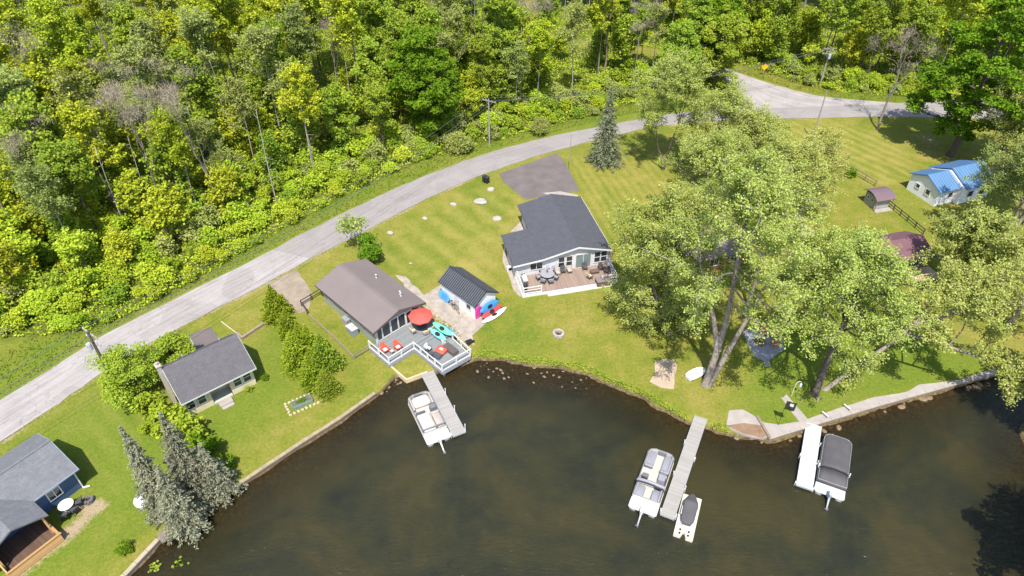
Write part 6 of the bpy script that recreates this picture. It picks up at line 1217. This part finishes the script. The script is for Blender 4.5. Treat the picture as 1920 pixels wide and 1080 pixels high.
# blue house garden
bt_ = on(123, 946, 0.7, 0); round_table('white round garden table beside the dark blue wall', bt_, 0.62, 0.72, WHITE, WHITE, 28)
for q, w_ in ((-75, 'lake side'), (-25, 'right side'), (25, 'far side')): a = R(q); patio_chair('dark metal chair on the %s of the white garden table' % w_, (bt_[0] + 0.9 * math.cos(a), bt_[1] + 0.9 * math.sin(a), 0), a + math.pi, BLACK, CHARC)
STONE = M('pale limestone', (0.37, 0.33, 0.29), 0.95, 0.22, 2.0, bump=0.4); STONEB = M('brown stone', (0.21, 0.15, 0.095), 0.95, 0.35, 2.0, bump=0.5)
def fire_ring(label, loc, r, mat, n=11):
    o = thing('fire_pit', label, 'fire pit', loc); m = MB()
    for q in range(2):
        for i in range(n): a = 2 * math.pi * (i + 0.5 * q) / n; m.box((r * math.cos(a), r * math.sin(a), 0.11 + 0.19 * q), (0.24, 2 * math.pi * r / n * 0.93, 0.18), a)
    m.build('block_ring', mat, o); m = MB(); m.lathe([(r - 0.1, 0.02), (r * 0.5, 0.05), (0.01, 0.09)], 14); m.build('ash_bed', M('ash', (0.16, 0.14, 0.13), 0.95, 0.4), o); m = MB()
    for i in range(4): a = i * 0.8; m.tube([(-0.3 * math.cos(a), -0.3 * math.sin(a), 0.1 + 0.04 * i), (0.3 * math.cos(a), 0.3 * math.sin(a), 0.12 + 0.04 * i)], 0.04, 6)
    m.build('log', DARKW, o); return o
fire_ring('round pale stone fire pit alone on the middle lawn', on(1047, 627, 0.1, 0), 0.52, STONE); fire_ring('small dark fire ring on the worn grass by the blue house', on(167, 939, 0.1, 0), 0.30, M('dark stone', (0.14, 0.13, 0.13), 0.9, 0.3), 9)
umbrella('white round canopy half hidden by the grey spruces', on(268, 929, 2.2, 0), 0.9, 2.2, WHITE, k=16)
fire_ring('stone fire pit between the orange chairs on the shaded stone patio', on(1425, 642, 0.1, 0.02), 0.45, STONEB)
for u, v, q, lb in ((1432, 622, -100, 'orange slatted chair at the far side of the shaded patio'), (1452, 628, -150, 'orange slatted chair at the right edge of the shaded patio'), (1452, 645, 170, 'orange slatted chair nearest the lake on the shaded patio')):
    adirondack(lb, on(u, v, 0.4, 0.02), R(q), ORANGE)
# boulders and stones
def boulder_mesh(seed, flat=0.6, n=9, k=12):
    r = random.Random(seed); ph = [(r.uniform(0, 6.28), r.uniform(1.5, 3.5), r.uniform(0, 6.28)) for _ in range(5)]; m = MB(); rings = []
    for i in range(n + 1):
        th = math.pi * i / n; ring = []
        for j in range(k):
            a = 2 * math.pi * j / k; x, y, z = math.sin(th) * math.cos(a), math.sin(th) * math.sin(a), math.cos(th)
            f = 1 + sum(0.07 * math.sin(q[1] * (x * math.cos(q[0]) + y * math.sin(q[0])) + q[2] + z * 2) for q in ph); ring.append((x * f, y * f, z * f * flat))
        rings.append(ring)
    m.loft(rings); return m
for q, (u, v, r_, fl, lb) in enumerate([(902, 380, 0.95, 0.35, 'largest flat limestone boulder on the striped front lawn'), (933, 411, 0.65, 0.4, 'limestone boulder on the front lawn nearest the white house'), (920, 356, 0.55, 0.6, 'limestone boulder on the front lawn by the bins'), (850, 384, 0.45, 0.6, 'limestone boulder between the road and the biggest boulder'),
        (797, 410, 0.38, 0.55, 'small limestone boulder at the upper edge of the front lawn'), (733, 438, 0.5, 0.7, 'rounded limestone boulder near the small green tree'), (770, 494, 0.2, 0.6, 'tiny stone on the lawn behind the boat shed')]):
    p_ = P(u, v); tag(boulder_mesh(500 + q, fl).build('boulder', STONE, None, True), lb, 'boulder'); ob = COL.objects[-1]
    ob = [x for x in COL.objects if x.get('label') == lb][0]; ob.location = (p_.x, p_.y, 0.12 * r_); ob.scale = (r_, r_ * 0.8, r_)
rb = [boulder_mesh(520 + q, 0.6, 7, 9).build('shore_rock', STONEB, None, False) for q in range(3)]; used_r = set(); rr_ = random.Random(8)
def rocks(pix, n, off, lab, grp, smin, smax, spread=0.4, zz=-0.52):
    L_ = W(pix)
    for i in range(n):
        t_ = (i + rr_.uniform(0.2, 0.8)) / n * (len(L_) - 1); k_ = min(int(t_), len(L_) - 2); p_ = L_[k_].lerp(L_[k_ + 1], t_ - k_); d_ = (L_[k_ + 1] - L_[k_]).normalized(); nrm = Vector((d_.y, -d_.x, 0))
        p_ = p_ + nrm * (off + rr_.uniform(-spread, spread)); q = i % 3; o_ = rb[q] if q not in used_r else rb[q].copy()
        if q in used_r: COL.objects.link(o_)
        used_r.add(q); s_ = rr_.uniform(smin, smax); place(o_, (p_.x, p_.y, zz + rr_.uniform(-0.06, 0.10)), lab, 'rock', grp, rr_.uniform(0, 6), (s_ * 1.3, s_, s_))
rocks([(1455, 822), (1540, 795), (1650, 762), (1770, 729), (1850, 706)], 34, 0.38, 'brown rock at the foot of the stone lake wall', 'rocks at the foot of the lake wall', 0.22, 0.46, 0.2, -0.68)
rocks([(885, 676), (940, 682), (1000, 690), (1060, 698), (1110, 708)], 45, 0.6, 'brown rock in the shallows between the grey deck and the grassy bank', 'rocks in the shallows', 0.05, 0.17, 1.2)
rocks([(712, 732), (735, 708), (750, 703)], 12, 0.3, 'small brown rock on the bare bank left of the first dock', 'rocks on the bare bank', 0.08, 0.2, 0.5)
rocks([(1375, 812), (1432, 818)], 6, 0.15, 'rock along the foot of the concrete ramp', 'rocks below the ramp', 0.1, 0.2, 0.3)
# walls along the lake
def lake_wall(name, label, pix, top, th, mat, capmat, inset=0.0, blocks=None):
    L_ = W(pix); o = thing(name, label, 'wall', (0, 0, 0)); m = MB(); c = MB()
    for i in range(len(L_) - 1):
        a, b = L_[i], L_[i + 1]; d_ = (b - a).normalized(); nrm = Vector((-d_.y, d_.x, 0)); mid_ = (a + b) / 2 + nrm * inset
        e = 0.004 * (i % 2); m.box(mid_ + Vector((0, 0, top / 2 - 0.95)), ((b - a).length + th * 0.5, th - e, 1.9 + top - 0.12 - e), heading(a, b)); n_ = max(1, round((b - a).length / 1.2))
        for j in range(n_): q = a.lerp(b, (j + 0.5) / n_) + nrm * inset; c.box(q + Vector((0, 0, top - 0.04 + rr_.uniform(-0.012, 0.012))), ((b - a).length / n_ - 0.03, th + 0.08, 0.13), heading(a, b))
    m.build('wall_face', mat, o); c.build('coping', capmat, o); return o
lake_wall('sea_wall', 'low pale timber and concrete wall between the left lawns and the lake', [(150, 1170), (235, 1080), (298, 1013)], 0.10, 0.30, M('stained concrete', (0.20, 0.17, 0.13), 0.9, 0.25), M('pale coping', (0.36, 0.30, 0.22), 0.9, 0.2), 0.1)
lake_wall('sea_wall', 'low timber lake wall below the cream cottage lawn', [(447, 910), (560, 835), (640, 784), (704, 738)], 0.08, 0.26, M('stained timber', (0.16, 0.12, 0.08), 0.9, 0.25), M('weathered coping', (0.31, 0.25, 0.165), 0.9, 0.25), 0.1)
lake_wall('sea_wall', 'lake wall behind the grey shore spruces', [(298, 1013), (330, 990), (447, 910)], 0.05, 0.24, M('dark wall', (0.14, 0.11, 0.08), 0.9, 0.25), M('mossy coping', (0.26, 0.23, 0.15), 0.9, 0.25), 0.1)
lake_wall('lake_wall', 'long stone lake wall curving round the shaded right lawn', [(1443, 823), (1540, 793), (1650, 760), (1770, 727), (1850, 705), (1905, 691)], 0.06, 0.30, STONEB, CONC, 0.12)
lake_wall('ramp_wall', 'short timber wall between the ramp and the right lawn', [(1419, 781), (1443, 822)], 0.16, 0.16, WOODW, WOODW, 0.0)
o = thing('shore_step', 'brown timber landing at the lake wall beneath the spruces', 'landing', P(311, 1004), R(40)); m = MB(); m.box((0, 0, 0.06), (1.0, 1.1, 0.18)); m.build('landing_board', planks('landing boards', (0.24, 0.19, 0.16), 0.14), o)
for u, v, lb in ((1547, 778, 'white mooring bench on the lake wall right of the white dock'), (1588, 764, 'white mooring bench on the lake wall further right')):
    o = thing('mooring_bench', lb, 'bench', on(u, v, 0.2, 0.03), R(-60)); m = MB(); m.box((0, 0, 0.3), (0.75, 0.12, 0.05)); m.build('seat', WHITE, o); 
    for x in (-0.3, 0.3): m = MB(); m.box((x, 0, 0.14), (0.06, 0.1, 0.28)); m.build('leg', GREYM, o)
# fences and edging
def rail_fence(label, pix, h_, rails, mat, name='wooden_fence', step=1.6, lean=0):
    L_ = W(pix); o = thing(name, label, 'fence', L_[0]); m = MB(); base = L_[0]
    for i in range(len(L_) - 1):
        a, b = L_[i] - base, L_[i + 1] - base; n_ = max(1, round((b - a).length / step))
        for r_ in rails:
            r2 = MB(); r2.box((a + b) / 2 + Vector((0, 0, r_ - 0.01 * i)), ((b - a).length + 0.06, 0.05, 0.11), heading(a, b)); r2.build('rail', mat, o)
        for j in range(n_ + (1 if i == len(L_) - 2 else 0)): q = a.lerp(b, j / n_); p2 = MB(); p2.box(q + Vector((0, 0, h_ / 2 - 0.1)), (0.11, 0.11, h_ + 0.2), heading(a, b)); p2.build('post', mat, o)
    return o
rail_fence('low dark fence at the gravel end of the tan roofed cottage', [(603, 552), (566, 574), (577, 590)], 0.95, (0.85, 0.45), DARKW); rail_fence('short low fence between the lawn edging and the grey deck', [(666, 673), (694, 656)], 0.75, (0.68, 0.3), WOODW)
rail_fence('weathered rail fence between the clipped bush and the garden hut', [(1572, 312), (1602, 328), (1640, 350)], 1.05, (0.95, 0.5), WOODW); rail_fence('dark rail fence below the garden hut', [(1662, 384), (1700, 415), (1730, 440)], 0.95, (0.85, 0.45), DARKW)
def edging(label, pix, h_, th, mat, name='timber_edging'):
    L_ = W(pix); base = L_[0]; m = MB()
    for i in range(len(L_) - 1): a, b = L_[i] - base, L_[i + 1] - base; m.box((a + b) / 2 + Vector((0, 0, h_ / 2 - 0.1 - 0.004 * i)), ((b - a).length + th, th, h_ + 0.2), heading(a, b))
    o_ = m.build(name, mat); o_.location = base; return tag(o_, label, 'edging')
edging('dark timber edging along the lawn left of the tan roofed cottage', [(578, 590), (625, 632), (666, 673)], 0.16, 0.12, WOODW); edging('low retaining timber between the cream cottage lawn and the road bank', [(500, 606), (455, 636), (447, 628)], 0.35, 0.22, M('weathered sleeper', (0.27, 0.21, 0.16), 0.9, 0.25)); edging('thin pale cord edging across the grass beside the cream cottage drive', [(415, 603), (449, 629)], 0.06, 0.08, M('pale cord', (0.5, 0.44, 0.34), 0.9))
edging('narrow pale kerb along the lower edge of the parking apron', [(353, 628), (371, 661)], 0.08, 0.1, CONC, 'kerb_edging')
o = thing('raised_bed', 'green painted raised garden bed ringed with tan stones on the cream cottage lawn', 'garden bed', on(566, 754, 0.2, 0), heading(P(553, 760), P(585, 746))); m = MB(); 
for s in (-1, 1): m.box((0, s * 0.42, 0.2), (2.0, 0.06, 0.4)); m.box((s * 0.98, 0, 0.2), (0.06, 0.78, 0.396))
m.build('frame', M('faded green boards', (0.16, 0.24, 0.20), 0.8, 0.2), o); m = MB(); m.box((0, 0, 0.17), (1.88, 0.76, 0.34)); m.build('soil', M('soil', (0.12, 0.12, 0.08), 0.95, 0.5, 4.0), o); m = MB()
for i in range(26): 
    t_ = i / 26 * 8.2; pp = [(-1.5, -0.85), (2.2, -0.85), (2.2, 0.75), (-1.5, 0.75), (-1.5, -0.85)]; sg = [3.7, 1.6, 3.7, 1.6]; 
    t_ = i / 26 * sum(sg); k_ = 0
    while t_ > sg[k_]: t_ -= sg[k_]; k_ += 1
    q = t_ / sg[k_]; m.box((pp[k_][0] + (pp[k_ + 1][0] - pp[k_][0]) * q, pp[k_][1] + (pp[k_ + 1][1] - pp[k_][1]) * q, 0.06), (0.28, 0.2, 0.14), rr_.uniform(0, 3))
m.build('stone_border', M('tan stone', (0.48, 0.38, 0.24), 0.9, 0.25), o); 
bd = bush('foliage', np.random.default_rng(601), 0.75, 0.5, LEAF_D, 260, 0.14, 10); bd.parent = o; bd.location = (0, 0, 0.33); bd.scale = (1, 0.45, 0.6)
# bins by the road
for u, v, lb, rz_ in ((909, 341, 'black wheeled bin with its lid shut at the roadside', 0.6), (913, 343, 'black wheeled bin half hidden behind the other at the roadside', 0.9)):
    p_ = P(u, v); o = thing('wheelie_bin', lb, 'bin', (p_.x, p_.y, 0.03), rz_); m = MB(); m.box((0, 0, 0.50), (0.5, 0.55, 0.9), taper=1.12); m.build('body', BLACK, o, bevel=0.02); m = MB(); m.box((0, 0.02, 0.99), (0.62, 0.66, 0.07)); m.build('lid', M('bin lid', (0.05, 0.05, 0.055), 0.5), o, bevel=0.02)
    for s in (-1, 1): m = MB(); m.tube([(s * 0.24, 0.26, 0.1), (s * 0.29, 0.26, 0.1)], 0.1, 10); m.build('wheel', BLACK, o)
# poles and wires
POLEM = M('grey pole timber', (0.30, 0.27, 0.235), 0.9, 0.25, 1.5); POLED = M('dark pole timber', (0.11, 0.085, 0.07), 0.9, 0.25, 1.5)
def utility_pole(label, px, vtop, mat, arm_rz, arms=1, transformer=False, r=0.15):
    b = P(*px); h_ = height_to(b, vtop); o = thing('utility_pole', label, 'pole', (b.x, b.y, 0), arm_rz); m = MB(); m.tube([(0, 0, -0.4), (0, 0, h_ * 0.5), (0, 0, h_)], [r, r * 0.85, r * 0.68], 10); m.build('pole', mat, o)
    pts_ = []
    for k_ in range(arms):
        m = MB(); z = h_ - 0.35 - 0.9 * k_; m.box((0, 0.13, z), (2.5, 0.11, 0.13)); m.tube([(-0.8, 0.13, z), (0, 0.14, z - 0.7), (0.8, 0.13, z)], 0.025, 4); a_ = m.build('crossarm', M('crossarm timber', (0.30, 0.26, 0.22), 0.9), o)
        for x in (-1.1, -0.5, 0.5, 1.1): m = MB(); m.lathe([(0.03, 0.05), (0.06, 0.09), (0.045, 0.15), (0.06, 0.19), (0.02, 0.25)], 8, (x, 0.13, z)); m.build('insulator', M('porcelain', (0.55, 0.55, 0.55), 0.3), a_)
        if k_ == 0: pts_ = [Vector((b.x + x * math.cos(arm_rz), b.y + x * math.sin(arm_rz), z + 0.27)) for x in (-1.1, 0.5, 1.1)]
    if transformer: m = MB(); m.lathe([(0.2, 0), (0.23, 0.05), (0.23, 0.75), (0.15, 0.84)], 12, (0.0, -0.42, h_ - 2.0)); m.build('transformer', M('transformer can', (0.40, 0.41, 0.42), 0.5), o)
    return o, pts_
_, TA = utility_pole('dark utility pole with a crossarm beside the round tree at the left of the road', (228, 742), 622, POLED, R(-35), 2, True, 0.17)
_, TB = utility_pole('grey utility pole in the bushes at the wood edge behind the bins', (918, 273), 186, POLEM, R(-30), 1, False)
_, TC = utility_pole('pale utility pole beyond the side road junction with guy wires', (1537, 160), 88, POLEM, R(5), 2, True)
_, TD = utility_pole('slim grey pole on the striped lawn at the edge of the main road', (1522, 264), 170, POLEM, R(0), 0, False, 0.12)
_, TE = utility_pole('thin grey post at the corner of the driveway and the road', (1067, 323), 253, POLEM, R(0), 0, False, 0.07)
def span(label, A, B, sag=1.2):
    o = thing('power_line', label, 'cable', (A[0] + B[0]) / 2)
    for a, b in zip(A, B):
        m = MB(); m.tube([a.lerp(b, i / 14) - Vector((0, 0, 4 * sag * (i / 14) * (1 - i / 14))) - o.location for i in range(15)], 0.024, 4); m.build('wire', M('wire', (0.12, 0.12, 0.12), 0.5, 0.05), o)
span('overhead cables from the dark pole to the pole behind the bins', TA, TB, 1.6); span('overhead cables from the pole behind the bins to the junction pole', TB, TC, 1.8); span('overhead cables leaving the dark pole beyond the left edge', [p_ + Vector((-38, -48, 0)) for p_ in TA], TA, 1.6)
p_ = P(1430, 142); o = thing('road_sign', 'plain yellow diamond warning sign on the verge of the side road', 'sign', (p_.x, p_.y, 0), R(8)); hs_ = height_to(p_, 122); m = MB(); m.box((0, 0.03, hs_ / 2), (0.07, 0.05, hs_)); m.build('post', STEEL, o); m = MB(); m.box((0, -0.015, hs_ - 0.35), (0.95, 0.03, 0.95), 0, 0, R(45)); m.build('plate', M('sign yellow', (0.85, 0.42, 0.01), 0.5, 0.03), o)
# flag, hook and garden oddments on the right lawn
p_ = P(1459, 797); hf = height_to(p_, 752); fx = 1
o = thing('flag', 'dark green flag with a white emblem on a thin pole at the lake wall', 'flag', (p_.x, p_.y, 0.03), R(-25)); m = MB(); m.tube([(0, 0, 0), (0, 0, hf)], 0.022, 6); m.build('pole', BLACK, o); m = MB(); G = [[(0.02 + 0.85 * i / 8, 0.05 * math.sin(i * 0.9) , hf - 0.05 - 1.15 * j / 6 + 0.12 * i / 8) for i in range(9)] for j in range(7)]; vs = [q for row in G for q in row]; m.add(vs, [(j * 9 + i, j * 9 + i + 1, (j + 1) * 9 + i + 1, (j + 1) * 9 + i) for j in range(6) for i in range(8)]); m.mi = [1 if (1 <= j <= 2 and 3 <= i <= 5) else 0 for j in range(6) for i in range(8)]; m.build('cloth', [M('dark green cloth', (0.022, 0.03, 0.014), 0.9, 0.1), WHITE], o, True)
p_ = P(1484, 742); o = thing('garden_hook', 'white arched garden hook with a pale blue lantern by the concrete path', 'garden hook', (p_.x, p_.y, 0), 0.3); m = MB(); m.tube([(0, 0, 0), (0, 0, 1.7), (0.12, 0, 1.95), (0.4, 0, 2.0), (0.62, 0, 1.8), (0.66, 0, 1.6)], 0.03, 6); m.build('hook', WHITE, o); m = MB(); m.lathe([(0.10, 1.15), (0.13, 1.2), (0.13, 1.5), (0.05, 1.6)], 10, (0.66, 0, 0)); m.build('lantern', M('pale blue enamel', (0.45, 0.55, 0.68), 0.4), o)
p_ = P(1532, 752); o = thing('marker_post', 'short grey marker post beside the dark trunked shore tree', 'post', (p_.x, p_.y, 0), 0); m = MB(); m.box((0, 0, 0.4), (0.1, 0.1, 0.95)); m.build('post', STONE, o)
p_ = P(869, 636); 
o = thing('wheelbarrow', 'dark upturned wheelbarrow on the gravel right of the grey deck', 'wheelbarrow', on(879, 643, 0.3, 0.03), R(35)); m = MB(); m.loft([[(-0.35, -0.3, 0.55), (0.45, -0.24, 0.5), (0.45, 0.24, 0.5), (-0.35, 0.3, 0.55)], [(-0.2, -0.2, 0.25), (0.25, -0.16, 0.25), (0.25, 0.16, 0.25), (-0.2, 0.2, 0.25)]]); m.build('tray', BLACK, o); m = MB(); m.tube([(0.55, -0.03, 0.2), (0.55, 0.03, 0.2)], 0.2, 12); m.build('wheel', BLACK, o); m = MB(); m.tube([(0.55, -0.06, 0.2), (-0.3, -0.25, 0.4), (-0.9, -0.28, 0.5)], 0.02, 5); m.tube([(0.55, 0.06, 0.2), (-0.3, 0.25, 0.4), (-0.9, 0.28, 0.5)], 0.02, 5); m.build('handle', WOODW, o)
# lily pads
r_ = np.random.default_rng(9); cc = np.concatenate([np.array([*P(288, 1058)])[None] + r_.normal(size=(16, 3)) * [0.45, 0.2, 0], np.array([*P(333, 1052)])[None] + r_.normal(size=(14, 3)) * [0.3, 0.3, 0]]); cc[:, 2] = WATER_Z + 0.012
o = bpy.data.objects.new('lily_pads', leaf_mesh('lily_pads', LEAF_G, cc, np.tile([0.0, 0, 1], (len(cc), 1)), 0.26, 0.95, r_)); COL.objects.link(o); tag(o, 'a scatter of small lily pads on the water near the lower left wall', 'lily pads', None, 'stuff')
# loose stones of the dry bed beside the grey deck
r_ = random.Random(4); m = MB()
poly_ = W([(800, 575), (815, 590), (850, 612), (868, 636), (880, 655), (862, 650), (845, 625), (805, 592)])
for i in range(420):
    k_ = r_.randrange(len(poly_)); a = poly_[r_.randrange(8)]; b = poly_[r_.randrange(8)]; q = a.lerp(b, r_.random()); s_ = r_.uniform(0.05, 0.16); m.box((q.x + r_.uniform(-.2, .2), q.y + r_.uniform(-.2, .2), 0.04), (s_ * 1.3, s_, s_ * 0.8), r_.uniform(0, 3), r_.uniform(-.4, .4), r_.uniform(-.4, .4))
o = m.build('pebbles', M('mixed pebbles', (0.38, 0.31, 0.23), 0.95, 0.5, 5.0)); tag(o, 'loose mixed stones along the gravel edge of the grey deck', 'pebbles', None, 'stuff')
